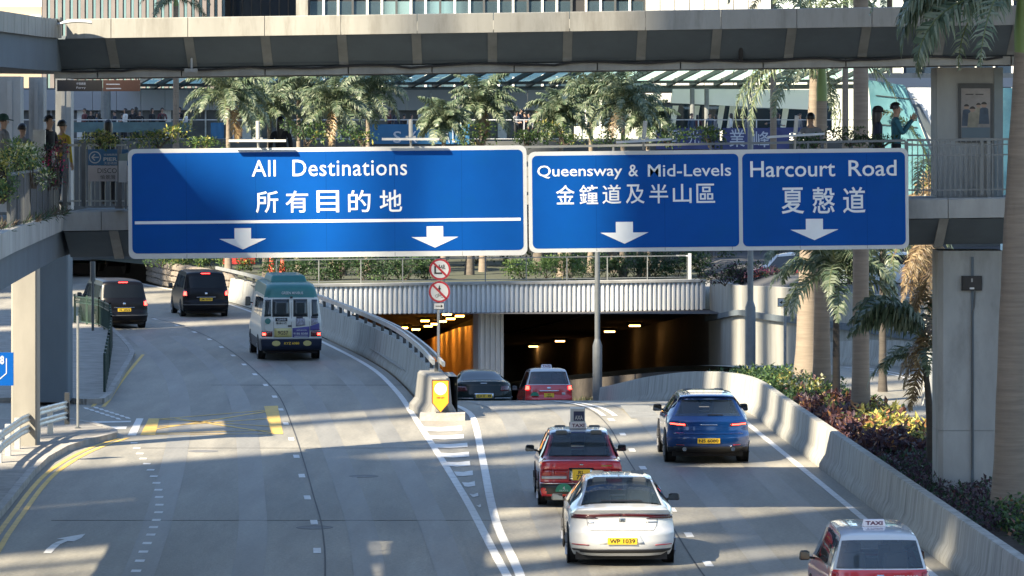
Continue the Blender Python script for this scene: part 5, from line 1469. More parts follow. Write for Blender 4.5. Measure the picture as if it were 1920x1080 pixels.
# --- public light bus
c = Car('minibus', 'cream public light bus with green roof and rear advert on the bend', 'minibus',
        [(.22, .34, .92, .1, 0), (.06, .40, .98, .12, 0), (.0, .52, 1.01, .14, 0), (.0, .72, 1.02, .15, 0), (.05, .76, 1.01, .12, 0), (.05, 1.0, 1.015, .14, 0), (.07, 1.35, 1.01, .16, 0), (.10, 1.45, 1.0, .16, 0), (.20, 2.05, .92, .16, -.01), (.26, 2.14, .90, .16, -.02), (.34, 2.40, .84, .14, -.04), (.52, 2.53, .80, .1, -.06),
         (1.0, 2.60, .80, 0, -.07), (5.0, 2.60, .80, 0, -.07), (6.1, 2.46, .80, 0, -.06), (6.75, 1.5, .9, -.1, -.02), (6.95, 1.0, .95, -.2, 0), (6.98, .38, .93, -.2, 0)],
        [(0, .98), (.4, 1.03), (6.2, 1.035), (6.98, .94)], [(0, 1.4), (6.98, 1.35)], .33, 6.98, q=7)
cream = paint('bus_cream', (.46, .46, .42), .4, coat=.3); grn = paint('bus_green', (.015, .13, .12), .45, coat=.2); nav = mat('bus_skirt', (.012, .018, .035), .55, spec=.2)
c.shell([cream, grn, nav], lambda p, n: 1 if p.z > 2.12 else (2 if p.z < .74 else 0)); c.rear = 10.0
def rwin(x0, x1, z0, z1):
    c.rp('rear_window', M_trim, [(x0 - .04, z0 - .04), (x1 + .04, z0 - .04), (x1 + .03, z1 + .04), (x0 - .03, z1 + .04)], .006, 5, 6)
    c.rp('window_pane', M_glass, [(x0, z0), (x1, z0), (x1, z1), (x0, z1)], .012, 5, 6)
rwin(-.60, -.10, 1.52, 2.02); rwin(.10, .50, 1.52, 2.02)
for sg in (-1, 1):
    x0, x1 = sorted((sg * .68, sg * .90))
    c.rp('corner_window', M_glass, [(x0, 1.48), (x1, 1.50), (x1 if sg < 0 else x1 - .03, 2.05), (x0 + (.03 if sg < 0 else 0), 2.05)], .010, 4, 6)
c.rp('door_seam', M_trim, [(-.005, .80), (.005, .80), (.005, 2.1), (-.005, 2.1)], .004, 1, 8)
c.rp('door_seam', M_trim, [(.60, .80), (.608, .80), (.60, 2.1), (.592, 2.1)], .004, 1, 8, True)
c.rp('rear_sign', paint('sign_yellow_old', (.42, .36, .12), .5), [(-.58, .80), (.0, .80), (.0, 1.10), (-.58, 1.10)], .02, 4, 3)
text('9G57', .12, M_trim, c.t, (-.29, .02, .95), .01, .34, height=.13)
pur = mat('advert_purple', (.05, .045, .18), .5)
c.rp('advert_panel', pur, [(.03, .76), (.58, .76), (.60, 1.16), (.03, 1.10)], .010, 6, 4); c.rp('advert_panel', pur, [(.62, 1.02), (.94, 1.02), (.93, 1.26), (.62, 1.17)], .010, 6, 4)
c.rp('advert_photo', mat('advert_photo', (.20, .20, .24), .5, var=.7, scale=14, coord='obj'), [(.14, 1.16), (.46, 1.2), (.44, 1.42), (.14, 1.42)], .012, 4, 4); c.rp('advert_photo', mat('advert_photo', (.2, .2, .2), .5), [(.66, 1.2), (.90, 1.26), (.86, 1.42), (.66, 1.42)], .012, 4, 4)
text('9186 8388', .1, M_swht, c.t, (.30, .02, .92), .01, .48, height=.07)
text('advance', .1, M_swht, c.t, (.33, .022, 1.04), .005, .34, height=.05)
c.rp('advert_strip', M_swht, [(.08, .82), (.54, .82), (.54, .84), (.08, .84)], .014, 4, 1)
text('GREEN MINIBUS', .1, M_swht, c.t, (.04, .25, 2.27), .01, .72, rot=(-.2, 0, 0), height=.09)
c.rp('name_plate', M_trim, [(-.54, 1.33), (-.14, 1.33), (-.14, 1.44), (-.54, 1.44)], .012, 3, 2)
text('專線小巴', .1, M_trim, c.t, (-.34, .045, 1.27), .01, .36, height=.07)
text('GMB', .1, M_swht, c.t, (-.34, .045, 1.385), .01, .28, height=.06)
c.rp('name_plate', M_trim, [(.16, 1.42), (.38, 1.42), (.38, 1.49), (.16, 1.49)], .012, 3, 2); c.rp('name_plate', M_trim, [(.66, 1.43), (.88, 1.43), (.88, 1.49), (.66, 1.49)], .013, 3, 2)
for x, z, m in ((-.80, 1.34, grn), (-.80, 1.13, cream)):
    o = MB().lathe([(.10, 0), (.10, .01)], 18, 0, MXZ).build('round_sticker', m, c.t); o.location = (x, .06, z)
c.rp('door_handle', M_trim, [(-.12, 1.15), (.0, 1.15), (.0, 1.20), (-.12, 1.20)], .03, 3, 1)
c.rp('tail_light', M_dlens, [(.64, .82), (.98, .82), (.98, 1.0), (.64, 1.0)], .012, 5, 3, True); c.rp('tail_light_glow', M_rlit, [(.86, .86), (.96, .86), (.96, .94), (.86, .94)], .018, 3, 2, False); c.rp('tail_light_glow', M_rlit, [(-.96, .86), (-.86, .86), (-.86, .94), (-.96, .94)], .018, 3, 2, False)
c.rp('bumper_band', cream, [(-1.0, .74), (1.0, .74), (1.0, .79), (-1.0, .79)], .02, 12, 1)
for x in (-.52, .52):
    o = MB().lathe([(.14, 0), (.14, .01)], 18, 0, MXZ).build('round_sticker', paint('sign_yellow_old', (.5, .4, .1)), c.t); o.location = (x, -.01, .60); o.scale = (1, 1, .65)
text('KYZ 6088', .1, M_plate, c.t, (0, -.006, .60), .005, .5, height=.08)
c.sp('side_window', M_glass, [(.7, 1.45), (2.0, 1.45), (2.0, 2.05), (.75, 2.05)]); c.sp('side_window', M_glass, [(2.15, 1.45), (3.4, 1.45), (3.4, 2.05), (2.15, 2.05)]); c.sp('side_window', M_glass, [(3.55, 1.45), (4.8, 1.45), (4.8, 2.05), (3.55, 2.05)])
c.gp('windscreen', M_glass, 14.1, 14.95, .93, .93)
me = MB().box((0, 3.0, 2.70), (1.25, 3.2, .24), taper=.88).mesh('air_conditioner', [grn]); bevel_mesh(me, .06, 2); link('air_conditioner', me, c.t)
MB().box((0, .16, 2.13), (.08, .08, .06)).build('camera', M_trim, c.t)
c.wheels((1.6, 5.5), .38, .24, .02); c.mirror(6.3, 1.75, M_trim, (.2, .1, .32), .10)
c.put(547, 133.6, 7.4)

# --- covered lorry far left, box lorry far right, pale car behind the palms
lo = thing('lorry', 'lorry with light green tarpaulin far up the left street', 'lorry', (-21.2, 214, 0), R(24))
me = MB().box((0, 2.2, 2.05), (2.1, 4.6, .75), taper=.92).mesh('tarpaulin', mat('green_tarp', (.16, .30, .12), .7, var=.3, scale=2)); bevel_mesh(me, .12, 2); link('tarpaulin', me, lo)
MB().b2((-1.05, 0, .75), (1.05, 4.5, 1.75)).build('load_bed', mat('dark_green_paint', (.02, .07, .05), .5, var=.2), lo); MB().b2((-.5, -.05, .45), (.5, .1, .75)).build('bumper', M_trim, lo)
me = MB().box((0, 5.5, 1.4), (2.0, 1.6, 1.9), taper=.9).mesh('cab', [mat('lorry_cab', (.02, .07, .05), .4)]); bevel_mesh(me, .1, 2); link('cab', me, lo)
tw = MB().lathe([(.25, -.12), (.42, -.12), (.42, .12), (.25, .12)], 18, 0, Matrix.Rotation(R(90), 4, 'Y')).mesh('wheel', M_tyre)
for x in (-.9, .9):
    for y in (1.0, 5.4): link('wheel', tw, lo, (x, y, .42))
lo = thing('lorry', 'blue and white box lorry glimpsed between the column and the right palm', 'lorry', at(1886, 600, 125), R(-88))
lo.location.z = 2.3
for z0, z1, m in ((.9, 2.3, mat('lorry_blue', (.16, .30, .45), .5)), (2.3, 3.0, M_wht)): MB().b2((-1.1, 0, z0), (1.1, 5, z1)).build('box_body', m, lo)
MB().b2((-1.05, 5.1, .5), (1.05, 6.6, 2.3)).build('cab', M_wht, lo); MB().b2((-1.12, 5.3, 1.4), (1.12, 6.4, 2.0)).build('cab_window', M_glass, lo)
for x in (-.95, .95):
    for y in (1.0, 5.6): link('wheel', tw, lo, (x, y, .42))
c = Car('saloon_car', 'pale silver car half hidden behind the palm fronds above the retaining wall', 'car',
        [(.10, .24, .74, .10, 0), (-.03, .40, .83, .10, 0), (.05, .70, .835, .07, 0), (.07, .945, .79, .06, -.01), (.13, .975, .77, .03, -.02), (.85, 1.00, .74, 0, -.025), (1.28, 1.36, .62, 0, -.03), (2.2, 1.46, .60, 0, -.035), (2.8, 1.40, .60, 0, -.035), (3.45, .95, .72, 0, -.03), (4.45, .8, .74, -.06, -.03), (4.58, .26, .76, -.1, 0)],
        [(0, .82), (.3, .848), (4.2, .848), (4.6, .80)], [(0, .90), (4.6, .85)], .22, 4.6, q=6)
c.shell(paint('pale_silver', (.6, .66, .72))); c.rear = 4.0
c.gp('rear_window', M_glass, 5.1, 5.9, .9, .9); c.sp('side_window', M_glass, [(1.0, .95), (3.2, .93), (2.75, 1.30), (1.38, 1.32)])
c.wheels((.98, 3.65), .31, .19); c.put(X=17.2, Y=158, yaw=88, z=1.5)
# ------------------------------------------------------------------ planting
rnd = random.Random(11)
def lm(name, col, tl=.3, rough=.42): return mat(name, tuple(min(.9, c * 1.3) for c in col), rough, var=.25, scale=5.0, tl=tl, spec=.45)
L_dk, L_md, L_lt, L_yl = lm('leaf_dark', (.022, .045, .020)), lm('leaf_mid', (.045, .085, .028)), lm('leaf_light', (.09, .14, .04)), lm('leaf_yellow', (.30, .27, .07))
L_or, L_rd, L_pu, L_mg = lm('leaf_orange', (.22, .11, .045)), lm('leaf_red', (.075, .034, .03)), lm('leaf_purple', (.045, .026, .036)), lm('bract_magenta', (.30, .02, .08))
L_cr, L_pk = lm('leaf_cream', (.48, .46, .30)), lm('leaf_pinkish', (.26, .14, .12))
L_dead = lm('dead_frond', (.24, .175, .09), .15); L_dead2 = lm('dead_frond_dark', (.13, .085, .045), .15)
M_wood = mat('woody_stem', (.07, .055, .04), .9, var=.3, scale=8)

def leaf(mb, p, d, up, L, w, mi):
    """a bent pointed leaf: four triangles"""
    d = d.normalized(); s = d.cross(up)
    if s.length < 1e-3: s = Vector((1, 0, 0))
    s.normalize(); n = s.cross(d)
    m1 = p + d * L * .45 + n * L * .06
    tip = p + d * L - n * L * .10
    o = len(mb.v)
    mb.v += [p, m1 + s * w * .5, tip, m1 - s * w * .5]
    mb.f += [[o, o + 1, o + 2, o + 3]]; mb.m += [mi]

def rdir(r, up=.3):
    while True:
        v = Vector((r.uniform(-1, 1), r.uniform(-1, 1), r.uniform(-1, 1)))
        if .1 < v.length < 1: break
    v.normalize(); v.z += up
    return v.normalized()

def shrub(name, label, c, rad, n, ls, mats, wts, group=None, seed=0, cat='shrub', lift=.35, clumps=9, stem=True):
    """an uneven bush: leaves crowded on several overlapping clumps, thin stems inside"""
    r = random.Random(seed)
    t = thing(name, label, cat, (c[0], c[1], c[2] - rad[2]), 0, group)
    o = Vector((0, 0, rad[2]))
    cl = []
    for _ in range(clumps):
        a = r.uniform(0, 6.283); q = math.sqrt(r.random())
        cl.append((Vector((math.cos(a) * q * rad[0] * .8, math.sin(a) * q * rad[1] * .8, r.uniform(-.6, .75) * rad[2])), r.uniform(.28, .5), r.random()))
    mb = MB()
    cum = []
    s = 0
    for w in wts: s += w; cum.append(s)
    for _ in range(n):
        cc, k, hue = cl[r.randrange(clumps)]
        v = rdir(r, .25); q = r.uniform(.55, 1.08)
        p = o + cc + Vector((v.x * rad[0] * k * q, v.y * rad[1] * k * q, v.z * rad[2] * k * q * 1.2))
        x = (r.random() * .6 + hue * .4) * s
        mi = next(i for i, w in enumerate(cum) if x <= w + 1e-9)
        d = (v + rdir(r, 0) * .8)
        leaf(mb, p, d, Vector((0, 0, 1)) + rdir(r) * .5, ls * r.uniform(.6, 1.35), ls * r.uniform(.4, .7), mi)
    mb.build('foliage', mats, t)
    if stem:
        sb = MB()
        for cc, k, h in cl[:6]:
            sb.tube([(r.uniform(-.05, .05), 0, 0), o * .5 + cc * .4, o + cc], [.018, .012, .005], 5)
        sb.build('stems', M_wood, t)
    return t

# ---- planted strip between the ramp and the road on the right
def bz(Y): return .42 if Y < 115 else .42 - .083 * (Y - 115)
rows = []
for Y in frange(50, 162, 2):
    a, b = sinterp(RR, Y) + .80, max(sinterp(OL, Y) - .1, sinterp(RR, Y) + 1.2)
    z = bz(Y)
    rows.append([(a, Y, z - 1.2 if Y > 113 else -.05), (a, Y, z), (lerp(a, b, .5), Y, z + .06), (b - .22, Y, z), (b - .2, Y, z + .08), (b, Y, z + .08), (b, Y, zo(Y) - .2)])
bed = MB().grid(rows).build('planting_bed', M_soil); tag(bed, kind='structure')
def bedx(Y, f): return lerp(sinterp(RR, Y) + .95, sinterp(OL, Y) - .35, f)
def ground_cover(name, label, Y0, Y1, n, ls, mats, wts, h, seed, f0=0, f1=1, pick=None, zf=bz):
    r = random.Random(seed)
    mb = MB(); tot = sum(wts)
    for _ in range(n):
        Y = r.uniform(Y0, Y1); f = r.uniform(f0, f1)
        x = bedx(Y, f)
        hh = h * (.75 + .35 * math.sin(Y * 2.1 + x * 3) * math.sin(x * 2.3 - Y * .7))
        q = r.random() ** .6
        p = Vector((x, Y, zf(Y) + hh * q))
        if pick: mi = pick(x, Y, f, q, r)
        else:
            u = r.random() * tot; mi = 0
            while u > wts[mi]: u -= wts[mi]; mi += 1
        leaf(mb, p, rdir(r, .55), Vector((0, 0, 1)) + rdir(r) * .4, ls * r.uniform(.6, 1.3), ls * r.uniform(.42, .7), mi)
    o = mb.build(name, mats); tag(o, label, None, None, 'stuff')
    return o
ground_cover('ground_cover', 'low green leafy cover at the far end of the planted strip', 101, 124, 9000, .13, [L_dk, L_md, L_lt, L_yl], (5, 4, 1.2, .2), .55, 1)
ground_cover('ground_cover', 'yellow and red croton leaves in the middle of the planted strip', 87, 103, 9000, .19, [L_yl, L_or, L_rd, L_pu, L_md], (1,), .62, 2,
             pick=lambda x, Y, f, q, r: (0 if r.random() < .55 else 4 if r.random() < .6 else 1) if (f > .33 + .16 * math.sin(Y * 1.7) and q > .3 and r.random() < .78 and abs(Y - 95) < 5.0 + 1.6 * math.sin(x * 5)) else (2 if r.random() < .45 else 3 if r.random() < .8 else 1))
ground_cover('ground_cover', 'dark purple leafy cover round the foot of the column', 71.5, 88, 9000, .11, [L_pu, L_dk, L_rd], (6, 4, .5), .45, 3)
ground_cover('ground_cover', 'green leafy cover in the bottom right corner', 58, 74, 8000, .13, [L_dk, L_md, L_lt, L_or, L_pk], (4, 5, 1.5, .35, .3), .6, 4, .25, 1)
ground_cover('flower_patch', 'small patch of yellow and pink leaves among the far green cover', 105.5, 108.5, 700, .14, [L_yl, L_cr, L_pk, L_lt], (4, 2, 1.4, 2), .75, 5, .08, .6)
# rough grass on the slope behind the barrier
mb = MB(); r = random.Random(8)
for _ in range(5000):
    Y = r.uniform(117, 156); x = lerp(sinterp(RR, Y) + .82, max(sinterp(OL, Y), sinterp(RR, Y) + 2.2), r.random())
    leaf(mb, Vector((x, Y, bz(Y))), Vector((r.uniform(-.4, .4), r.uniform(-.4, .4), 1)), rdir(r), r.uniform(.12, .38), .025, r.choice((0, 0, 0, 1, 1, 2)))
o = mb.build('rough_grass', [lm('dry_grass', (.12, .10, .055)), L_dk, lm('grass_green', (.06, .085, .03))]); tag(o, 'rough dry grass on the slope behind the curved barrier', None, None, 'stuff')

# ---- palms
def frond_mesh(name, L, elev, droop, pairs, ll, mats, wmul=1.0, seed=0, hang=.9, mi_f=None):
    r = random.Random(seed)
    mb = MB()
    pts = []; p = Vector((0, 0, 0)); a = elev
    N = 14
    for i in range(N + 1):
        pts.append(p.copy())
        p = p + Vector((math.cos(a), 0, math.sin(a))) * (L / N)
        a -= droop / N * (.5 + 1.1 * i / N)
    mb.tube(pts, [lerp(.028, .006, i / N) * (L / 2.4) for i in range(N + 1)], 5, 0, False)
    for i in range(pairs):
        f = .10 + .90 * i / (pairs - 1)
        k = f * N; j = min(int(k), N - 1); q = lerp(pts[j], pts[j + 1], k - j); d = (pts[j + 1] - pts[j]).normalized()
        l0 = ll * (math.sin(math.pi * min(1, .18 + .80 * f)) ** .7) * r.uniform(.8, 1.15)
        for sg in (-1, 1):
            out = (Vector((0, sg, 0)) * r.uniform(.6, 1.0) + d * r.uniform(.35, .75) + Vector((0, 0, r.uniform(-.5, .45)))).normalized()
            m1 = q + out * l0 * .45
            e = m1 + (out + Vector((0, 0, -hang * r.uniform(.7, 1.3)))).normalized() * l0 * .55
            w = .042 * wmul * r.uniform(.8, 1.25)
            s = d * w
            mi = 1 if r.random() < .6 else 2
            o = len(mb.v)
            mb.v += [q - s * .5, q + s * .5, m1 + s * .6, m1 - s * .6, e]
            mb.f += [[o, o + 1, o + 2, o + 3], [o + 3, o + 2, o + 4]]; mb.m += [mi, mi]
    return mb.mesh('frond', mats)
PM = [lm('palm_rachis', (.10, .12, .045)), lm('palm_leaf', (.058, .086, .05)), lm('palm_leaf_light', (.14, .165, .11))]
PD = [lm('dead_rachis', (.2, .14, .07)), L_dead, L_dead2]
FR = {}
def fronds(L, ll, wm=1.0):
    key = (round(L, 2), round(ll, 2))
    if key not in FR:
        FR[key] = [frond_mesh('frond', L, R(72), R(70), 40, ll, PM, wm, 1), frond_mesh('frond', L, R(50), R(95), 44, ll, PM, wm, 2), frond_mesh('frond', L, R(24), R(105), 44, ll, PM, wm, 3), frond_mesh('frond', L, R(-6), R(85), 42, ll, PM, wm, 4), frond_mesh('frond', L * .9, R(-52), R(35), 36, ll, PD, wm, 5)]
    return FR[key]
M_trunk = mat('palm_trunk', (.19, .155, .12), .85, var=.22, scale=2.0, bump=.4, stretch=(.6, .6, 9), dirt=(.12, .10, .08), dirt_amt=.5, dirt_scale=1.2)
M_trunkd = mat('dark_trunk', (.055, .048, .042), .9, var=.25, scale=3.0, bump=.3, stretch=(.6, .6, 6))
M_shaft = mat('crown_shaft', (.13, .19, .055), .5, var=.2, scale=2.0, stretch=(1, 1, .3))
def palm(label, base, ztop, r0, r1, L, ll, n=14, seed=0, shaft=1.2, lean=(0, 0), dead=0, trunk_m=None, group=None, wm=1.0, skip=None):
    r = random.Random(seed)
    t = thing('palm_tree', label, 'palm tree', base, 0, group)
    H = ztop - base[2]
    prof = []
    N = 16
    path, rad = [], []
    for i in range(N + 1):
        f = i / N
        path.append(Vector((lean[0] * f * f, lean[1] * f * f, H * f)))
        rad.append(lerp(r0, r1, min(1, f * 1.15)) * (1 + .35 * math.exp(-f * 14)) * (1 + .02 * math.sin(i * 2.1)))
    MBt = MB().tube(path, rad, 16)
    MBt.build('trunk', trunk_m or M_trunk, t, True)
    top = path[-1]
    if shaft:
        MB().tube([top - Vector((0, 0, .02)), top + Vector((0, 0, shaft * .25)), top + Vector((0, 0, shaft))], [r1 * 1.0, r1 * 1.05, r1 * .5], 14).build('crown_shaft', M_shaft, t, True)
    top = top + Vector((0, 0, shaft * .92))
    fm = fronds(L, ll, wm)
    for k in range(n + dead):
        a = k * 2.39996 + r.uniform(-.25, .25) + seed
        if k >= n: me = fm[4]
        else:
            q = k / max(1, n - 1); me = fm[0 if q < .15 else 1 if q < .42 else 2 if q < .75 else 3]
        if skip and skip(a % 6.283): continue
        o = link('frond', me, t, top, (r.uniform(-.15, .15), r.uniform(-.12, .12), a)); s = r.uniform(.85, 1.12); o.scale = (s, s, s)
    return t
# royal palms of the planted strip
g_ = gr
pE = palm('tall palm at the right edge with a frond hanging over the upper bridge', (at(1893, 968, 74.6)), 9.15, .30, .19, 3.2, .55, 12, 3, 1.6, (.28, 0))
BIGF = frond_mesh('frond', 3.1, R(30), R(128), 90, .72, PM, 1.35, 91, 1.7)
pE_top = Vector((.28, 0, 9.15 - at(1893, 968, 74.6).z + .95))
for k, (az, el, tw, L) in enumerate(((R(188), 5, 0, 2), (R(176), 3, .25, 3), (R(200), 3, -.2, 3))):
    fm = fronds(3.2, .55)
    o = link('frond', BIGF, pE, pE_top, (0, 0, az)); o.rotation_euler = (tw, R(-2 + 9 * k), az)
pC = palm('tall pale-trunked palm rising behind the Harcourt Road panel', (at(1614, 792, 99)), 11.1, .21, .185, 2.8, .5, 13, 5, 1.4)
p1_ = palm('thick palm trunk at the far end of the planted strip', (at(1513, 726, 112)), 9.6, .33, .15, 2.6, .5, 13, 7, 1.2, (.25, 0))
p2_ = palm('palm with a green crown shaft seen between the two footbridges', (at(1541, 748, 108)), 8.5, .24, .14, 2.6, .5, 14, 9, 1.3, (0, 0))
palm('slender young palm with a forked crown right of the double trunks', (at(1568, 766, 103)), 3.75, .11, .075, 2.2, .55, 20, 12, .35, (0, 0), 0, M_trunkd, None, 1.4)
ARCH = frond_mesh('frond', 1.9, R(42), R(105), 52, .62, PM, 1.5, 77, 1.9)
pD = palm('small dark palm with drooping and withered fronds left of the column', (at(1747, 886, 84.2)), 2.75, .12, .06, 1.75, .40, 8, 14, .3, (-.14, 0), 1, M_trunkd)
for k in range(9):
    o = link('frond', fronds(1.75, .40)[4], pD, (-.12 + .06 * (k % 3), .05 * k, 2.75 + .1 + .16 * k), (0, R(-8 * (k % 4)), R(150 + 45 * k)), (.8, .8, .8))
for k, (az, ty) in enumerate(((180, -4), (168, 6), (195, 2), (205, -10), (158, -14))):
    link('frond', ARCH, pD, (-.12, 0, 2.95), (0, R(ty), R(az)))
pF = palm('palm with whitewashed trunk and withered brown fronds behind the column', (at(1742, 760, 108)), 6.2, .16, .14, 2.3, .48, 8, 16, .6, (0, 0), 5, mat('white_trunk', (.50, .50, .47), .8, var=.15))
for k in range(18):
    link('frond', fronds(2.3, .48)[4], pF, (0, -.1, 4.2 + .28 * (k % 5)), (0, R(-10 + 8 * (k % 3)), R(175 + 15 * (k - 9))), (.9, .9, .9))
palm('leafy palm whose fronds fill the gap under the Harcourt Road panel', (at(1655, 740, 118)), 4.3, .12, .09, 2.5, .6, 24, 18, .5, (0, 0), 0, M_trunkd, None, 1.4)
palm('feathery palm whose fronds touch the arrow sign right of the tunnel', (at(1506, 690, 147)), 3.1, .12, .09, 2.1, .5, 20, 19, .5, (0, 0), 0, M_trunkd, None, 1.4)
# palms in the garden over the tunnel
GP = [(428, 178, 2.5, 'leftmost'), (505, 205, 2.1, 'low dark'), (560, 168, 2.4, 'broad'), (625, 195, 2.3, 'pale trunked'), (690, 172, 2.5, 'arching'), (832, 226, 1.7, 'short'), (905, 196, 2.2, 'green topped'), (1052, 215, 2.0, 'bushy'), (1108, 178, 2.4, 'tallest central'), (1168, 190, 2.3, 'spreading'), (1215, 222, 1.6, 'small')]
for k, (px, py, L, w) in enumerate(GP):
    Y = 183 + (k * 5 % 11)
    top = at(px, py, Y)
    palm('%s palm in the garden above the tunnel, seen over the blue signs' % w, (top.x, Y, .96), top.z - .5, .16, .10, L, .55, 30, 30 + k, .5, (0, 0), 1 if k % 3 == 0 else 0, None, 'palms in the garden over the tunnel', 1.35)
# palms over the upper bridge
for px, py, L, w in ((1450, -14, 2.6, 'left'), (1585, -20, 2.8, 'middle'), (1668, -10, 2.4, 'right')):
    top = at(px, py, 200); palm('%s palm crown showing over the parapet at the top right' % w, (top.x, 200, 1), top.z - .2, .2, .14, L * 1.2, .6, 15, int(px), .5, (0, 0), 0, None, None, 1.3)
top = at(330, 4, 205); palm('palm crown in front of the finned building at the top left', (top.x, 205, 1), top.z - .2, .2, .14, 2.2, .5, 12, 77, .4)
# hanging frond cluster under the upper bridge right of the canopy posts
for k, (px, py, az) in enumerate(((1452, 118, 185), (1462, 122, 200), (1440, 116, 172), (1475, 116, 350), (1470, 120, 15))):
    o = link('frond', fronds(2.6, .5)[3], p1_, at(px + 20, py - 10, 111.5) - p1_.location, (0, R(24), R(az)))

# ---- garden trees and hedges over the tunnel
def tree(label, x, Y, h, r0, cr, seed, mats, n=900, ls=.16):
    r = random.Random(seed)
    t = thing('tree', label, 'tree', (x, Y, .96))
    MB().tube([(0, 0, 0), (r.uniform(-.1, .1), 0, h * .3), (r.uniform(-.2, .2), 0, h * .65), (r.uniform(-.3, .3), 0, h)], [r0 * 1.4, r0, r0 * .8, r0 * .5], 10).build('trunk', mat('bark', (.10, .085, .07), .9, var=.3, scale=6, bump=.5), t, True)
    for k in range(5):
        a = r.uniform(0, 6.28)
        MB().tube([(0, 0, h * r.uniform(.55, .9)), (math.cos(a) * cr * .4, math.sin(a) * cr * .4, h + cr * .2), (math.cos(a) * cr * .8, math.sin(a) * cr * .8, h + cr * .5)], [r0 * .4, r0 * .25, .01], 6).build('limb', MATS['bark'], t, True)
    mb = MB()
    cl = [(Vector((r.uniform(-1, 1) * cr, r.uniform(-1, 1) * cr, h + r.uniform(-.2, .9) * cr)), r.uniform(.3, .55) * cr) for _ in range(10)]
    for _ in range(n):
        c, k = cl[r.randrange(10)]; v = rdir(r, .2)
        leaf(mb, c + v * k * r.uniform(.4, 1.05), v + rdir(r) * .8, Vector((0, 0, 1)) + rdir(r), ls * r.uniform(.6, 1.4), ls * .5, r.choice((0, 0, 1, 1, 2)))
    mb.build('crown', mats, t)
for k, (px, h, r0, lab) in enumerate(((500, 3.6, .16, 'slim tree beside the orange cones behind the minibus'), (628, 3.5, .22, 'thick trunk tree left of the round prohibition signs'), (640, 3.5, .2, 'dark trunk tree just right of its thick neighbour left of the prohibition signs'), (1010, 3.6, .24, 'stout trunk under the middle of the Queensway panel'),
                                       (1067, 3.4, .15, 'leaning slim trunk under the Queensway arrow'), (1090, 3.4, .17, 'straight trunk left of the tall lamp post'), (1152, 3.5, .2, 'pale trunk right of the tall lamp post'), (1207, 3.6, .24, 'flared trunk under the right end of the Queensway panel'), (1247, 3.6, .26, 'widest trunk near the end of the portal railing'), (880, 3.5, .18, 'trunk right of the round prohibition signs'))):
    Y = 184 + (k * 7 % 12)
    tree(lab, (px - 960) * Y / F, Y, h, r0, 1.5, 60 + k, [L_dk, L_md, L_lt])
hk = 0
ORD = ['leftmost', 'second from the left', 'third from the left', 'fourth from the left', 'fifth from the left', 'sixth from the left', 'seventh from the left', 'eighth from the left']
for px0, px1, Y, zc, hh, mats, wts, lab in ((280, 470, 193, 1.55, .5, [L_lt, L_md, L_yl], (3, 3, 1.5), 'sunlit hedge bush on the left bend wall'), (500, 820, 180, 1.45, .55, [L_dk, L_md, L_lt], (5, 3, .8), 'dark clipped hedge bush behind the portal railing'),
                                            (960, 1090, 180.5, 1.5, .5, [L_md, L_lt, L_yl], (4, 3, .5), 'light green bush behind the portal railing'), (1090, 1330, 183, 1.5, .55, [L_dk, L_md], (5, 3), 'dark bush among trunks right of the portal'), (1335, 1480, 170, 1.55, .45, [L_dk, L_pu, L_md], (4, 3, 2), 'dusky shrub on top of the retaining wall')):
    n = max(2, int((px1 - px0) / 40))
    for i in range(n):
        px = lerp(px0, px1, (i + .5) / n)
        Yq = Y + (i % 2) * .8 + (0 if px > 470 else (470 - px) * .05 - 6)
        shrub('bush', lab + (', %s' % ORD[i] if n > 1 else ''), ((px - 960) * Yq / F, Yq, zc), (.95, .7, hh), 900, .13, mats, wts, 'bushes over the tunnel', 100 + hk); hk += 1

for i in range(16):
    px = 500 + i * 56
    shrub('hedge', 'tall dark hedge mass behind the garden trunks, %s' % (ORD + ['ninth from the left', 'tenth from the left', 'eleventh from the left', 'twelfth from the left', 'thirteenth from the left', 'fourteenth from the left', 'fifteenth from the left', 'rightmost'])[i], ((px - 960) * 198 / F, 198 + (i % 3), 2.1), (1.1, .8, 1.05), 900, .18, [L_dk, L_md, L_lt], (6, 3, .7), 'hedge behind the garden trunks', 700 + i, 'hedge')
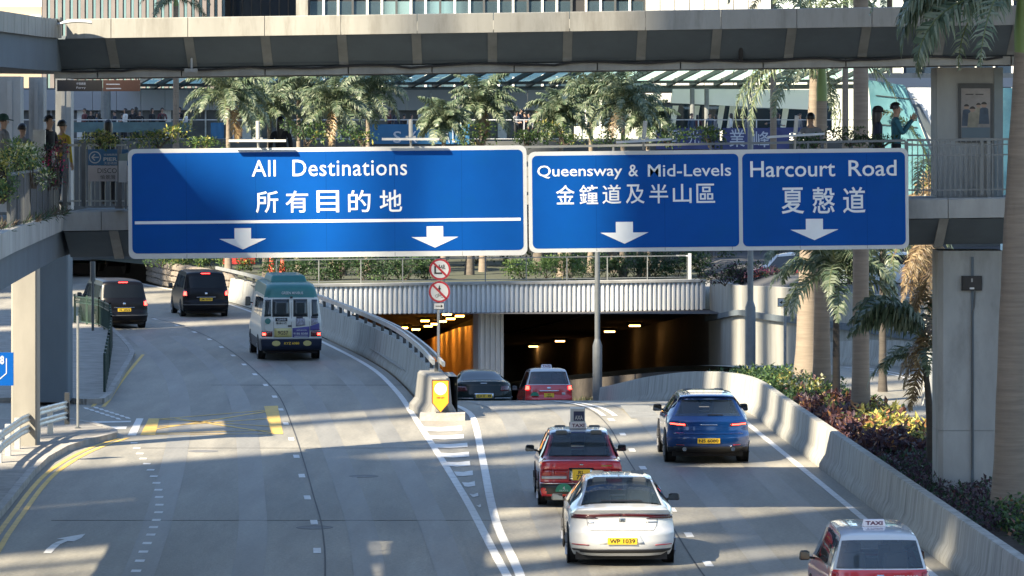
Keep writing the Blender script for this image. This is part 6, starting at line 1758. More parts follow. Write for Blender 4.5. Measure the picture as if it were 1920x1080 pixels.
# ---- climbing shrubs on the footbridge
BG = [L_dk, L_md, L_lt, L_yl, L_cr]
for k, (px, py, Y, rx, rz_, n, wts, lab) in enumerate((
        (20, 300, 66, .62, .36, 900, (2, 2, 3, 3, 4), 'cream flecked climbing shrub spilling over the far left railing'), (62, 310, 69, .5, .40, 800, (2, 3, 3, 1, 3), 'pale leaved climber hanging beside the red bougainvillea'),  # cream and pale weights raised: sunlight put into the leaf colours
        (5, 352, 64, .35, .25, 350, (3, 3, 2, 1, .5), 'small trailing climber low on the far left railing'),
        (190, 262, 79.2, .42, .16, 520, (1, 2, 3, 4, 2), 'sunlit yellow shrub above the pier notice'), (300, 258, 79, .65, .22, 800, (2, 3, 3, 4, 1), 'bright yellow-green shrub over the left end of the long sign'),
        (385, 268, 79, .5, .16, 420, (3, 4, 3, .6, .2), 'green trailing shrub left of the first sign lamp'), (575, 252, 79, .55, .24, 500, (3, 4, 2, .5, .4), 'loose leafy shrub right of the first sign lamp'), (680, 255, 79, .55, .22, 520, (4, 4, 1.5, .4, .4), 'leafy shrub left of the second sign lamp'),
        (900, 252, 79, .5, .22, 420, (3, 4, 2, 1, .2), 'sparse shrub right of the second sign lamp'), (985, 262, 79, .55, .16, 420, (3, 4, 2, 1, .2), 'low shrub above the join between the two signs'), (1060, 252, 79, .55, .22, 520, (3, 4, 2.5, 2, .3), 'yellow tipped shrub over the word Queensway'), (1150, 262, 79, .4, .14, 300, (4, 4, 1.5, .5, .2), 'thin trailing shrub beside the leaning sign lamp'),
        (1255, 256, 79, .5, .2, 520, (5, 4, 1, .1, .1), 'dark shrub right of the leaning sign lamp'), (1335, 258, 79, .5, .2, 520, (5, 4, 1, .1, .1), 'dark shrub in front of the navy banners'), (1525, 262, 79, .5, .16, 420, (5, 4, 1, .1, .1), 'dark trailing shrub right of the tilted sign lamp'), (1590, 256, 79, .45, .2, 480, (5, 4, .8, .1, .1), 'dark shrub at the foot of the pale palm trunk on the bridge'), (1655, 266, 79, .4, .12, 300, (5, 4, .8, .1, .1), 'low dark shrub below the two people with the camera phone'))):
    c_ = at(px, py, Y)
    shrub('climbing_shrub', lab, c_, (rx, .32, rz_), n, .068 if px > 150 else .075, BG, wts, 'climbing shrubs on the footbridge', 200 + k)
c_ = at(106, 305, 74.5); shrub('bougainvillea', 'magenta bougainvillea at the corner of the left footbridge branch', c_, (.26, .25, .45), 700, .07, [L_mg, L_rd, L_dk, L_pu], (4, 3, 3, 2), None, 300)
# bare twigs and leaf litter along the branch planter
mb = MB(); r = random.Random(5)
for _ in range(500):
    f = r.random(); p = Vector((lerp(-8.55, -8.05, f) + r.uniform(-.05, .05), lerp(77, 62, f), 6.12))
    leaf(mb, p, rdir(r, .8), rdir(r), r.uniform(.1, .28), .02, r.choice((0, 1)))
o = mb.build('dry_twigs', [M_wood, L_dk]); tag(o, 'dry twigs along the stained edge of the left footbridge branch', None, None, 'stuff')
# ------------------------------------------------------------------ people
SK = mat('skin', (.36, .22, .155), .55); HAIR = mat('black_hair', (.012, .011, .011), .45)
CL = {}
def cloth(name, col):
    return mat('cloth_' + name, col, .85, var=.18, scale=9, bump=.2, coord='obj')
def skeleton(arm='down', lean=0.0):
    """joints (name -> point, radii), bones (a, b, zone); facing -y"""
    J = {'pel': ((0, 0, .94), (.155, .115)), 'belly': ((0, -.005, 1.08), (.145, .105)), 'chest': ((0, 0, 1.28), (.165, .115)), 'shl': ((0, .01, 1.42), (.10, .085)), 'neck': ((0, .0, 1.50), (.055, .058)),
         'jaw': ((0, -.025, 1.575), (.062, .075)), 'face': ((0, -.012, 1.635), (.074, .092)), 'crown': ((0, .005, 1.70), (.062, .078)),
         'hipL': ((.09, 0, .88), (.09, .095)), 'kneL': ((.10, -.01, .50), (.058, .062)), 'ankL': ((.10, .02, .09), (.042, .045)), 'toeL': ((.11, -.13, .035), (.04, .032)),
         'hipR': ((-.09, 0, .88), (.09, .095)), 'kneR': ((-.10, -.01, .50), (.058, .062)), 'ankR': ((-.10, .02, .09), (.042, .045)), 'toeR': ((-.11, -.13, .035), (.04, .032)),
         'sL': ((.185, .01, 1.40), (.062, .065)), 'sR': ((-.185, .01, 1.40), (.062, .065))}
    if arm == 'down':
        arms = {'L': ((.235, .02, 1.12), (.235, -.04, .88)), 'R': ((-.235, .02, 1.12), (-.235, -.04, .88))}
    elif arm == 'phone':
        arms = {'L': ((.24, -.13, 1.16), (.10, -.30, 1.44)), 'R': ((-.24, -.10, 1.16), (-.08, -.30, 1.42))}
    else:
        arms = {'L': ((.24, -.02, 1.12), (.13, -.24, 1.08)), 'R': ((-.24, -.02, 1.12), (-.13, -.24, 1.08))}
    B = [('pel', 'belly', 1), ('belly', 'chest', 1), ('chest', 'shl', 1), ('shl', 'neck', 0), ('neck', 'jaw', 0), ('jaw', 'face', 0), ('face', 'crown', 0), ('shl', 'sL', 1), ('shl', 'sR', 1),
         ('pel', 'hipL', 2), ('hipL', 'kneL', 2), ('kneL', 'ankL', 2), ('ankL', 'toeL', 3), ('pel', 'hipR', 2), ('hipR', 'kneR', 2), ('kneR', 'ankR', 2), ('ankR', 'toeR', 3)]
    for s, (el, wr) in arms.items():
        sg = 1 if s == 'L' else -1
        e, w = Vector(el), Vector(wr); d = (w - e).normalized()
        J['e' + s] = (el, (.046, .046)); J['w' + s] = (wr, (.030, .034))
        pm = w + d * .075; J['p' + s] = (tuple(pm), (.022, .038))
        B += [('s' + s, 'e' + s, 1), ('e' + s, 'w' + s, 1), ('w' + s, 'p' + s, 0)]
        side = d.cross(Vector((sg, 0, 0)))
        side = side.normalized() if side.length > .1 else Vector((0, 1, 0))
        curl = Vector((-sg, 0, 0))
        for k, L in enumerate((.072, .080, .075, .058)):
            a = pm + side * (.028 - .018 * k) + d * .012
            b = a + d * L * .55; c = b + (d * .6 + curl * .6).normalized() * L * .5
            J['f%s%da' % (s, k)] = (tuple(a), (.009, .009)); J['f%s%db' % (s, k)] = (tuple(b), (.0085, .0085)); J['f%s%dc' % (s, k)] = (tuple(c), (.007, .007))
            B += [('p' + s, 'f%s%da' % (s, k), 0), ('f%s%da' % (s, k), 'f%s%db' % (s, k), 0), ('f%s%db' % (s, k), 'f%s%dc' % (s, k), 0)]
        a = w + d * .03 + side * .034; b = a + (d * .8 + side * .5).normalized() * .05
        J['t%sa' % s] = (tuple(a), (.012, .011)); J['t%sb' % s] = (tuple(b), (.009, .009))
        B += [('w' + s, 't%sa' % s, 0), ('t%sa' % s, 't%sb' % s, 0)]
    return J, B
_PM = {}
def person_mesh(arm):
    if arm in _PM: return _PM[arm]
    J, B = skeleton(arm)
    names = list(J); idx = {n: i for i, n in enumerate(names)}
    me = bpy.data.meshes.new('body')
    me.from_pydata([J[n][0] for n in names], [(idx[a], idx[b]) for a, b, z in B], [])
    o = bpy.data.objects.new('body', me); COL.objects.link(o)
    m = o.modifiers.new('skin', 'SKIN'); m.branch_smoothing = .4
    for i, n in enumerate(names):
        sv = me.skin_vertices[0].data[i]; sv.radius = J[n][1]; sv.use_root = (n == 'pel')
    sub = o.modifiers.new('sub', 'SUBSURF'); sub.levels = 1; sub.render_levels = 1
    dg = bpy.context.evaluated_depsgraph_get()
    out = bpy.data.meshes.new_from_object(o.evaluated_get(dg))
    bpy.data.objects.remove(o)
    segs = [(Vector(J[a][0]), Vector(J[b][0]), z) for a, b, z in B]
    zone = []
    for p in out.polygons:
        c = p.center; best = (9, 0)
        for a, b, z in segs:
            d = b - a; t = max(0, min(1, (c - a).dot(d) / d.length_squared)); q = (a + d * t - c).length
            if q < best[0]: best = (q, z)
        zone.append(best[1])
    # nose, ears and eyes belong to the same surface mesh
    bm = bmesh.new(); bm.from_mesh(out)
    n0 = len(bm.faces)
    def blob(c, s):
        r = bmesh.ops.create_icosphere(bm, subdivisions=1, radius=1.0, matrix=Matrix.Translation(c) @ Matrix.Diagonal((*s, 1)))
    blob((0, -.112, 1.622), (.014, .018, .024)); blob((.078, .0, 1.63), (.012, .02, .03)); blob((-.078, .0, 1.63), (.012, .02, .03)); blob((0, -.098, 1.585), (.024, .010, .008))
    ne = len(bm.faces)
    blob((.030, -.094, 1.648), (.012, .010, .008)); blob((-.030, -.094, 1.648), (.012, .010, .008))
    bm.to_mesh(out); tot = len(bm.faces); bm.free()
    zone += [0] * (ne - n0) + [4] * (tot - ne)
    out.polygons.foreach_set('use_smooth', [True] * len(out.polygons))
    _PM[arm] = (out, zone)
    return _PM[arm]
def hair_mesh(style):
    key = 'hair' + style
    if key in _PM: return _PM[key]
    mb = MB(); rows = []
    for i in range(9):
        th = R(4 + i * (13 if style == 'short' else 15.5)); row = []
        for j in range(20):
            ph = 2 * math.pi * j / 20
            x, y, z = math.sin(th) * math.cos(ph), math.sin(th) * math.sin(ph), math.cos(th)
            front = y < -.35
            if front and th > R(62): th_ = R(62); x, y, z = math.sin(th_) * math.cos(ph), math.sin(th_) * math.sin(ph), math.cos(th_)
            k = 1 + .035 * math.sin(ph * 7 + i)
            drop = (-.10 * max(0, i - 5) if style == 'long' and not front else 0)
            row.append((x * .092 * k, .008 + y * .112 * k, 1.665 + z * .105 * k + drop))
        rows.append(row)
    mb.grid(rows, 0, True)
    _PM[key] = mb.mesh('hair', HAIR, 'full', True)
    return _PM[key]
PVAR = {}
def person(label, loc, face, top, legs, arm='down', hair='short', h=1.0, group=None, cap=None, phone=False, bag=None):
    """face: heading in degrees, 0 = towards the viewer"""
    t = thing('person', label, 'person', loc, R(face), group)
    key = (arm, top, legs)
    if key not in PVAR:
        me, zone = person_mesh(arm); me = me.copy(); me.materials.clear()
        for m in (SK, cloth(*top), cloth(*legs), cloth('shoe', (.03, .03, .03)), HAIR): me.materials.append(m)
        me.polygons.foreach_set('material_index', zone); PVAR[key] = me
    link('body', PVAR[key], t, None, None, (h, h, h))
    link('hair', hair_mesh(hair), t, None, None, (h, h, h))
    if cap:
        mb = MB().lathe([(.112, 1.665), (.116, 1.70), (.105, 1.745), (.07, 1.785), (.02, 1.80)], 18)
        mb.add([(-.085, -.07, 1.675), (.085, -.07, 1.675), (.075, -.19, 1.655), (0, -.225, 1.65), (-.075, -.19, 1.655), (-.085, -.07, 1.69), (.085, -.07, 1.69), (.075, -.19, 1.665), (0, -.225, 1.66), (-.075, -.19, 1.665)],
               [(0, 1, 2, 3, 4), (9, 8, 7, 6, 5), (0, 5, 6, 1), (1, 6, 7, 2), (2, 7, 8, 3), (3, 8, 9, 4), (4, 9, 5, 0)])
        mb.build('cap', cloth(*cap), t, 'full', True)
    if phone:
        o = MB().box((.01, -.405, 1.53), (.15, .010, .075)).build('phone', M_trim); o.parent = None
        tag(o, 'dark phone held up by the person in the teal jacket', 'phone'); o.matrix_world = Matrix.Translation(loc) @ Matrix.Rotation(R(face), 4, 'Z')
    return t
NV, TE, BK, GY, WH, YL, BL, RD = ('navy', (.02, .028, .05)), ('teal', (.03, .12, .16)), ('black', (.015, .015, .018)), ('grey', (.18, .18, .19)), ('white', (.6, .6, .58)), ('yellow', (.45, .32, .03)), ('blue', (.035, .06, .10)), ('red', (.09, .03, .035))
zf = lambda px, Y: 6.23 + GRAD * ((px - 960) * Y / F)
def onb(px, Y): return ((px - 960) * Y / F, Y, zf(px, Y))
person('person in a black cap and dark jacket looking right above the Harcourt Road panel', (at(1646, 367, 79.8)), 100, NV, BK, 'down', 'long', 1.0, None, BK)
person('person in a teal jacket holding a phone up beside the capped companion', (at(1680, 367, 80.0)), 92, TE, BK, 'phone', 'short', 1.06, None, None, True)
person('dark haired person on the bridge between the tilted lamp and the palm trunk', (at(1520, 372, 80.6)), 175, GY, BK, 'down', 'short', .98)
person('dark haired person on the bridge just right of the first sign lamp', (at(527, 378, 81)), 160, BK, BK, 'down', 'long', .98)
person('person with dark green headwear at the far left edge of the bridge', (at(6, 380, 80.6)), 120, GY, BK, 'fold', 'short', 1.0, None, ('bottle', (.02, .06, .05)))
person('person in pale grey with a dark strap behind the far left shrubs', (at(42, 388, 82)), 150, GY, BK, 'down', 'short', .97)
person('large dark coated person bending by the bougainvillea', (at(92, 384, 81)), 60, BK, BK, 'fold', 'short', 1.03)
person('person wearing yellow and navy behind the magenta bougainvillea', (at(117, 386, 82)), 140, YL, NV, 'down', 'short', 1.0)
person('long haired person in black with back turned near the pier notice', (at(203, 384, 83)), 180, BK, BK, 'down', 'long', 1.0)
cr_ = random.Random(21)
spots = []
for k in range(17): spots.append((140 + k * 13.5 + cr_.uniform(-13, 13), 'left', 'behind the teal banner at the left'))
for k in range(4): spots.append((730 + k * 14, 'mid', 'behind the lettered blue banner'))
for k in range(7): spots.append((968 + k * 8, 'mid', 'near the middle of the walkway'))
for k in range(15): spots.append((1262 + k * 19 + cr_.uniform(-16, 16), 'right', 'in front of the white pavilion'))
cols = [BK, BK, NV, BK, GY, WH, BL, RD, BK, BK]
NORD = ['first', 'second', 'third', 'fourth', 'fifth', 'sixth', 'seventh', 'eighth', 'ninth', 'tenth', 'eleventh', 'twelfth', 'thirteenth', 'fourteenth', 'fifteenth', 'sixteenth', 'seventeenth']
cnt = {}
cn = {'black': 'black', 'navy': 'navy', 'grey': 'grey', 'white': 'white', 'blue': 'blue', 'red': 'dark red'}
spots.sort()
for k, (px, side, where) in enumerate(spots):
    Y = 211.2 + cr_.uniform(0, 3.5)
    top = cols[cr_.randrange(len(cols))]
    cnt[where] = cnt.get(where, -1) + 1
    person('distant person in %s %s, %s from the left' % (cn[top[0]], where, NORD[cnt[where]]), ((px - 960) * Y / F, Y, 7.15 if side != 'right' else 6.95), cr_.uniform(0, 360), top, BK, cr_.choice(('down', 'fold')), cr_.choice(('short', 'long')), cr_.uniform(.78, 1.05), 'crowd on the raised walkway ' + where)
# ------------------------------------------------------------------ street furniture
def lamp_post(label, px, ytop, ybase, Y, r=.055, ysw=None):
    a, b = at(px, ybase, Y), at(px, ytop, Y)
    t = thing('lamp_post', label, 'lamp post', a)
    h = b.z - a.z; hs = (a.z, 0)
    zs = (at(px, ysw, Y).z - a.z)
    MB().tube([(0, 0, -1.5), (0, 0, zs - .12), (0, 0, zs + .12)], [r * 1.75, r * 1.75, r], 12).build('base_sleeve', M_rail, t, True)
    MB().tube([(0, 0, zs), (0, 0, h)], [r, r * .9], 12).build('shaft', M_rail, t, True)
    if h > 0:
        MB().box((0, .02, .55), (.09, .14, .3)).build('access_door', M_dsteel, t)
lamp_post('tall grey lamp post in front of the dark tunnel mouth', 1120, 430, 715, 148, .10, 642)
lamp_post('tall grey lamp post in front of the pale retaining wall', 1407, 150, 686, 141, .105, 570)
# prohibition signs on their pole
M_sred = mat('sign_red', (.30, .02, .03), .45, var=.1); M_sblk = mat('sign_black', (.02, .02, .02), .5)
ps = thing('traffic_sign', 'pole with two round red prohibition signs and an arrow plate on the divider', 'traffic sign', at(822, 700, 112))
K1 = 112 / F
def pz(py): return (700 - py) * K1
def pxx(px): return (px - 822) * K1
MB().tube([(0, .03, -.2), (0, .03, pz(487))], .038, 10).build('pole', M_steel, ps, True)
MT = lambda x, y, z: Matrix.Translation((x, y, z)) @ MXZ
for cx, cy, r, kind in ((825, 505, 20, 'L'), (824, 547, 20, 'P')):
    rr = r * K1
    d = MB().lathe([(rr, 0), (rr, .02)], 32, 0, MT(pxx(cx), 0, pz(cy))).build('red_disc', M_sred, ps)
    MB().lathe([(rr * .82, .02), (rr * .82, .024)], 32, 0, MT(pxx(cx), 0, pz(cy))).build('white_face', M_swht, d)
    c0 = Vector((pxx(cx), -.030, pz(cy)))
    if kind == 'L':
        MB().b2((c0.x - .16, -.030, c0.z - .13), (c0.x - .11, -.024, c0.z + .10)).build('symbol', M_sblk, d); MB().b2((c0.x - .11, -.030, c0.z - .13), (c0.x + .06, -.024, c0.z - .085)).build('symbol', M_sblk, d)
        for k, (x, z, w, h) in enumerate(((-.02, .10, .03, .07), (.05, .09, .03, .05), (.11, .10, .03, .07), (.04, .055, .17, .018), (.10, .02, .10, .02))):
            MB().b2((c0.x + x - w / 2, -.030, c0.z + z - h / 2), (c0.x + x + w / 2, -.024, c0.z + z + h / 2)).build('symbol', M_sblk, d)
    else:
        MB().lathe([(.02, 0), (.02, .004)], 12, 0, MT(c0.x, -.026, c0.z + .155)).build('symbol', M_sblk, d)
        for a, b, w in (((0, .13), (.0, .06), .045), ((0, .06), (.03, .0), .022), ((0, .06), (-.03, .0), .022), ((.0, .12), (.045, .07), .016), ((0, .12), (-.04, .08), .016)):
            MB().bar((c0.x + a[0], -.027, c0.z + a[1]), (c0.x + b[0], -.027, c0.z + b[1]), w, .005, 0, (0, 1, 0)).build('symbol', M_sblk, d)
        for x in (-.075, .075):
            n = 14; pr_ = [(.045, 0), (.045, .004), (.036, .004), (.036, 0)]
            mb = MB(); rows = [[(c0.x + x + q[0] * math.cos(2 * math.pi * j / n), -.026 - q[1], c0.z - .12 + q[0] * math.sin(2 * math.pi * j / n)) for q in pr_] for j in range(n + 1)]
            mb.grid(rows).build('symbol', M_sblk, d)
        for a, b in (((-.075, -.12), (0, -.12)), ((0, -.12), (.05, -.06)), ((.05, -.06), (-.045, -.06)), ((-.045, -.06), (0, -.12)), ((.05, -.06), (.075, -.12))):
            MB().bar((c0.x + a[0], -.027, c0.z + a[1]), (c0.x + b[0], -.027, c0.z + b[1]), .010, .005, 0, (0, 1, 0)).build('symbol', M_sblk, d)
    q = rr * .62
    MB().bar((c0.x - q, -.029, c0.z + q), (c0.x + q, -.029, c0.z - q), rr * .2, .006, 0, (0, 1, 0)).build('diagonal_bar', M_sred, d)
def arrow_plate(par, cx, cz_, w, h, left, y=-.02):
    p = MB().b2((cx - w / 2, y, cz_ - h / 2), (cx + w / 2, y + .02, cz_ + h / 2)).build('arrow_plate', M_sblk, par)
    MB().b2((cx - w * .46, y - .003, cz_ - h * .42), (cx + w * .46, y, cz_ + h * .42)).build('plate_face', M_swht, p)
    s = -1 if left else 1
    MB().b2((cx - w * .32, y - .006, cz_ - h * .05), (cx + w * .32, y - .003, cz_ + h * .05)).build('arrow_shaft', M_sblk, p)
    MB().prism([(cx + s * w * .38, cz_), (cx + s * w * .18, cz_ + h * .24), (cx + s * w * .18, cz_ - h * .24)][:: -s], 0, .004, 0, Matrix.Translation((0, y - .003, 0)) @ MXZ).build('arrow_head', M_sblk, p)
arrow_plate(ps, pxx(823), pz(574), 20 * K1, 13 * K1, False)
ts = thing('traffic_sign', 'small white left arrow plate on a grey pole by the retaining wall', 'traffic sign', at(1472, 690, 138))
K3 = 138 / F
MB().tube([(0, .03, -.3), (0, .03, 118 * K3)], .05, 10).build('pole', M_steel, ts, True)
arrow_plate(ts, 0, (690 - 567) * K3, 28 * K3, 16 * K3, True)
# illuminated keep-left bollard
kb = thing('bollard_sign', 'orange shield-shaped bollard with white disc at the nose of the divider', 'bollard', at(826, 781, 106.55))
KB_ = 106.55 / F
M_oran = mat('bollard_orange', (.72, .26, .015), .4, var=.05)
shield = lambda k: [(-.235 * k, .32), (-.2 * k, .985), (-.16 * k, 1.0), (.16 * k, 1.0), (.2 * k, .985), (.235 * k, .32), (.0, .06 + .05 * (1 - k))]
shp = lambda k, dz0, dz1: [(-.235 * k, .36), (0, .09 + dz0), (.235 * k, .36), (.235 * k, .98 - dz1), (-.235 * k, .98 - dz1)]
MB().prism(shp(1.0, 0, 0), -.12, .0, 0, MXZ).build('case', M_sblk, kb)
MB().prism(shp(.88, .03, .03), 0, .006, 0, MXZ).build('orange_face', M_oran, kb)
MB().lathe([(.165, .006), (.165, .012)], 24, 0, Matrix.Translation((0, 0, .74)) @ MXZ).build('white_disc', mat('disc_white', (.62, .58, .52), .5), kb)
text('KEEP LEFT', .05, M_sblk, kb, (0, -.010, .50), .01, .20, height=.035)
MB().box((0, .06, .07), (.34, .22, .10), taper=.7).build('foot', M_sblk, kb)
# guard rail at the left
gt = thing('guard_rail', 'galvanised two-beam guard rail on short posts at the left kerb', 'guard rail')
gp_ = [gr(x, y, .1) for x, y in ((-90, 1010), (-20, 905), (6, 872), (40, 846), (78, 826), (126, 812))]
for dz in (.72, .45):
    for a, b in zip(gp_, gp_[1:]):
        n = 3
        for k in range(n):
            p, q = lerp(a, b, k / n), lerp(a, b, (k + 1) / n)
            d = (q - p).normalized(); nn = Vector((-d.y, d.x, 0)) * .03
            rows = []
            for z, o_ in ((-.10, 0), (-.06, 1), (-.02, 0), (.02, 0), (.06, 1), (.10, 0)):
                rows.append([p - nn * o_ * 1.4 + Vector((0, 0, dz + z)), q - nn * o_ * 1.4 + Vector((0, 0, dz + z))])
            MB().grid(rows).build('beam', M_galv, gt, 'full')
for a, b in zip(gp_, gp_[1:]):
    for f in (0.02, .5):
        p = lerp(a, b, f) + Vector((-.12, .12, 0)); MB().box((p.x, p.y, p.z + .38), (.13, .13, .8)).build('post', M_galv, gt)
MB().box((gp_[-1].x, gp_[-1].y, .72), (.12, .12, .8)).build('post', M_dsteel, gt)
# green mesh fence on the island
gf = thing('mesh_fence', 'dark green lattice pedestrian fence on the island at the left', 'fence')
M_gf = mat('fence_green', (.02, .045, .035), .5, var=.2, scale=6)
fp = [gr(x, y, .14) for x, y in ((196, 735), (204, 690), (209, 652), (206, 624), (186, 612), (140, 605))]
for a, b in zip(fp, fp[1:]):
    d = b - a; L = d.length; n = max(1, round(L / 2.0))
    for k in range(n + 1):
        p = a + d * (k / n); MB().box((p.x, p.y, .70), (.07, .07, 1.14)).build('post', M_gf, gf)
    for z in (.22, .95, 1.18):
        MB().bar(a + Vector((0, 0, z - .14)), b + Vector((0, 0, z - .14)), .04, .04).build('rail', M_gf, gf)
    m = max(2, round(L / .16)); up = Vector((0, 0, 1))
    for k in range(m):
        p, q = a + d * (k / m), a + d * ((k + 1) / m)
        MB().bar(p + up * .82, q + up * 1.03, .018, .018).build('lattice_bar', M_gf, gf); MB().bar(q + up * .82, p + up * 1.03, .018, .018).build('lattice_bar', M_gf, gf)
        MB().bar(p + up * .10, p + up * .82, .02, .02).build('bar', M_gf, gf)
pp = thing('post', 'thin grey pole standing in front of the green fence', 'pole', gr(146, 806, .1))
MB().tube([(0, 0, 0), (0, 0, (806 - 595) * 103 / F)], .035, 8).build('shaft', M_rail, pp); MB().lathe([(.09, 0), (.09, .05), (.04, .08)], 10).build('foot', M_dsteel, pp)
pp = thing('post', 'dark pole with sleeve behind the green fence beside the left van', 'pole', gr(174, 622, .1))
MB().tube([(0, 0, 0), (0, 0, (622 - 490) * 150 / F)], .05, 8).build('shaft', M_dsteel, pp); MB().tube([(0, 0, 1.9), (0, 0, 2.65)], .10, 8).build('sleeve', M_dsteel, pp)
# blue sign at the left edge
be = thing('road_sign', 'cropped blue sign with white line fixed to the far left column', 'road sign', at(8, 692, 92))
K4 = 92 / F
MB().b2((-22 * K4, 0, -31 * K4), (17 * K4, .05, 31 * K4)).build('board', M_blue, be)
for a, b in (((4, -20), (4, 8)), ((4, 8), (-9, 19))):
    MB().bar((a[0] * K4, -.004, -a[1] * K4), (b[0] * K4, -.004, -b[1] * K4), .02, .006, 0, (0, 1, 0)).build('route_line', M_swht, be)
text('8', .2, M_swht, be, (-4 * K4, -.006, 17 * K4), .02, 7 * K4, height=16 * K4)
# direction notice to the pier
nt_ = thing('notice_board', 'blue and white notice with arrow reading PIER behind the left railing', 'notice', at(193, 312, 80.3))
K5 = 80.3 / F
MB().b2((-28 * K5, 0, 2 * K5), (48 * K5, .03, 32 * K5)).build('blue_board', mat('notice_blue', (.015, .10, .22), .5), nt_)
MB().b2((-28 * K5, 0, -28 * K5), (48 * K5, .03, 1.5 * K5)).build('white_board', mat('notice_white', (.45, .40, .40), .6), nt_)
rows = [[(-15 * K5 + q * math.cos(2 * math.pi * j / 24), -.003, 17 * K5 + q * math.sin(2 * math.pi * j / 24)) for q in (11.5 * K5, 9.5 * K5)] for j in range(25)]
MB().grid(rows).build('ring', M_swht, nt_)
for a, b in (((-21, 17), (-8, 17)), ((-21, 17), (-15, 23)), ((-21, 17), (-15, 11))):
    MB().bar((a[0] * K5, -.004, a[1] * K5), (b[0] * K5, -.004, b[1] * K5), .022, .004, 0, (0, 1, 0)).build('arrow_stroke', M_swht, nt_)
text('PIER', .1, M_swht, nt_, (14 * K5, -.004, 13.5 * K5), .03, 26 * K5, height=7 * K5)
text('天星碼頭', .1, M_swht, nt_, (14 * K5, -.004, 6 * K5), .0, 24 * K5, height=5 * K5); text('往渡輪碼頭', .1, M_swht, nt_, (14 * K5, -.004, 22 * K5), .0, 25 * K5, height=4 * K5)
text('DISCO', .1, M_sblk, nt_, (8 * K5, -.004, -8 * K5), .0, 36 * K5, height=9 * K5); text('愉景灣', .1, M_sblk, nt_, (9 * K5, -.004, -20 * K5), .0, 28 * K5, height=8 * K5)
# brown hanging direction sign
hs = thing('hanging_sign', 'brown hanging direction sign under the upper footbridge at the left', 'sign', at(195, 161, 84))
K6 = 84 / F
M_brn = mat('sign_brown', (.10, .055, .045), .5); M_brd = mat('sign_dark', (.03, .03, .032), .5)
MB().b2((-2 * K6, 0, -10 * K6), (68 * K6, .05, 11 * K6)).build('brown_board', M_brn, hs); MB().b2((-88 * K6, 0, -10 * K6), (-3 * K6, .05, 11 * K6)).build('dark_board', M_brd, hs)
text('中環碼頭', .1, M_bant, hs, (-43 * K6, -.004, 4 * K6), .0, 17 * K6, height=5 * K6); text('Ferry', .1, M_bant, hs, (-43 * K6, -.004, -4 * K6), .0, 17 * K6, height=5 * K6)
MB().b2((4 * K6, -.004, -6 * K6), (32 * K6, .0, -4 * K6)).build('print_line', M_bant, hs); MB().b2((4 * K6, -.004, 2 * K6), (30 * K6, .0, 4 * K6)).build('print_line', M_bant, hs)
for x in (-70, 20, 60): MB().bar((x * K6, .02, 10 * K6), (x * K6, .02, 30 * K6), .03).build('hanger', M_dsteel, hs)
# piers under the upper branch at the left
for px, w, lab in ((14, 40, 'broad grey pier at the far left behind the shrubs'), (52, 28, 'darker pier second from the left behind the shrubs'), (92, 30, 'ribbed pier third from the left behind the shrubs')):
    a = at(px, 165, 88)
    t = thing('pier', lab, 'pier', (a.x, 88 + px * .03, 5.9))
    ww = w * 88 / F
    MB().b2((-ww / 2, 0, 0), (ww / 2, .6, 3.0)).build('shaft', M_col, t); MB().b2((-ww * .12, -.03, .1), (ww * .12, 0, 2.9)).build('fluting', M_conc, t)
o = MB().b2((-.12, 0, 0), (.12, .12, 1.45)).build('bin_post', M_steel); o.location = at(73, 380, 79.6); tag(o, 'pale square standpipe left of the bougainvillea', 'post')
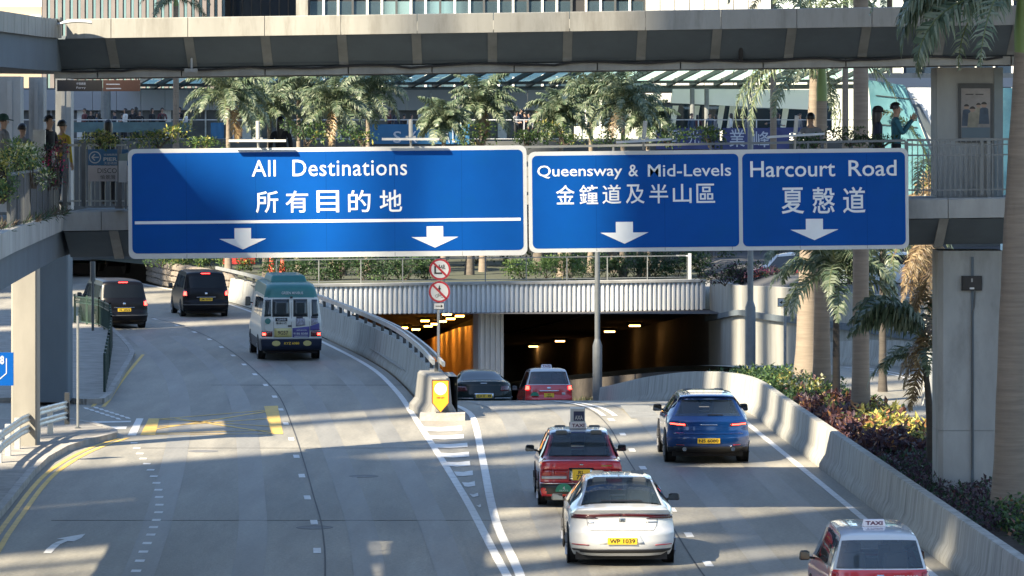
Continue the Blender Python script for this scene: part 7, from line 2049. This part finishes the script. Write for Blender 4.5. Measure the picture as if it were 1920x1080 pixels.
# lamp arm on the top left corner and little posts
lt = thing('wall_lamp', 'white wing-shaped lamp on the corner of the upper parapet at the top left', 'lamp', at(112, 48, 77.2))
rows = []
for k in range(9):
    f = k / 8; x = lerp(-.12, .62, f); w = .11 * math.sin(math.pi * (.18 + .7 * f)) ; z = .02 + .09 * math.sin(f * 2.2) - .03 * f
    rows.append([(x, -w, z - .02), (x, 0, z + .03), (x, w, z - .02), (x, 0, z - .035)])
MB().grid(rows, 0, True).build('shade', M_swht, lt, 'full', True)
MB().tube([(-.32, .05, -.02), (-.1, .02, .02)], .025, 8).build('bracket', M_dsteel, lt); MB().tube([(-.34, .05, -.2), (-.34, .05, .14)], .02, 8).build('mount', M_dsteel, lt); MB().lathe([(.04, .06), (.05, .12), (.03, .16)], 10).build('sensor', M_dsteel, lt)
dl = thing('hanging_fitting', 'small double spotlight bracket below the second rib of the upper bridge', 'spotlight', at(359, 90, 78.4))
MB().tube([(0, 0, .05), (0, 0, -.42)], .028, 8).build('stem', M_steel, dl); MB().box((0, 0, -.44), (.24, .08, .06)).build('cross_bar', M_steel, dl)
for x in (-.09, .09): MB().lathe([(.035, -.02), (.045, .03)], 10, 0, Matrix.Translation((x, -.06, -.44)) @ MXZ).build('spot', M_conc, dl)
# cones and barrier tape behind the minibus
for px, lab in ((509, 'left orange traffic cone behind the minibus roof'), (530, 'right orange traffic cone behind the minibus roof')):
    p = at(px, 521, 183)
    t = thing('traffic_cone', lab, 'traffic cone', (p.x, 183, .96))
    MB().lathe([(.17, .04), (.12, .35), (.05, .82), (.03, .84)], 14).build('cone', mat('cone_orange', (.62, .07, .03), .5), t, True); MB().box((0, 0, .02), (.42, .42, .04)).build('base', M_sblk, t)
    t.scale = (1.15, 1.15, 1.3)
MB_ = thing('gate_post', 'white square post at the right end of the portal railing', 'post', pr(8.5, .5, 1.08)); MB().box((0, 0, .58), (.14, .14, 1.16)).build('shaft', M_wht, MB_); MB().box((-.3, 0, 1.05), (.6, .06, .06)).build('arm', M_wht, MB_)
o = MB().box((0, 0, .25), (1.6, .05, .5)).build('banner', mat('red_banner', (.5, .03, .03), .6)); o.location = at(448, 495, 196); tag(o, 'red banner strip beyond the sunlit hedge', 'banner')
# speed camera box low in the tunnel strip
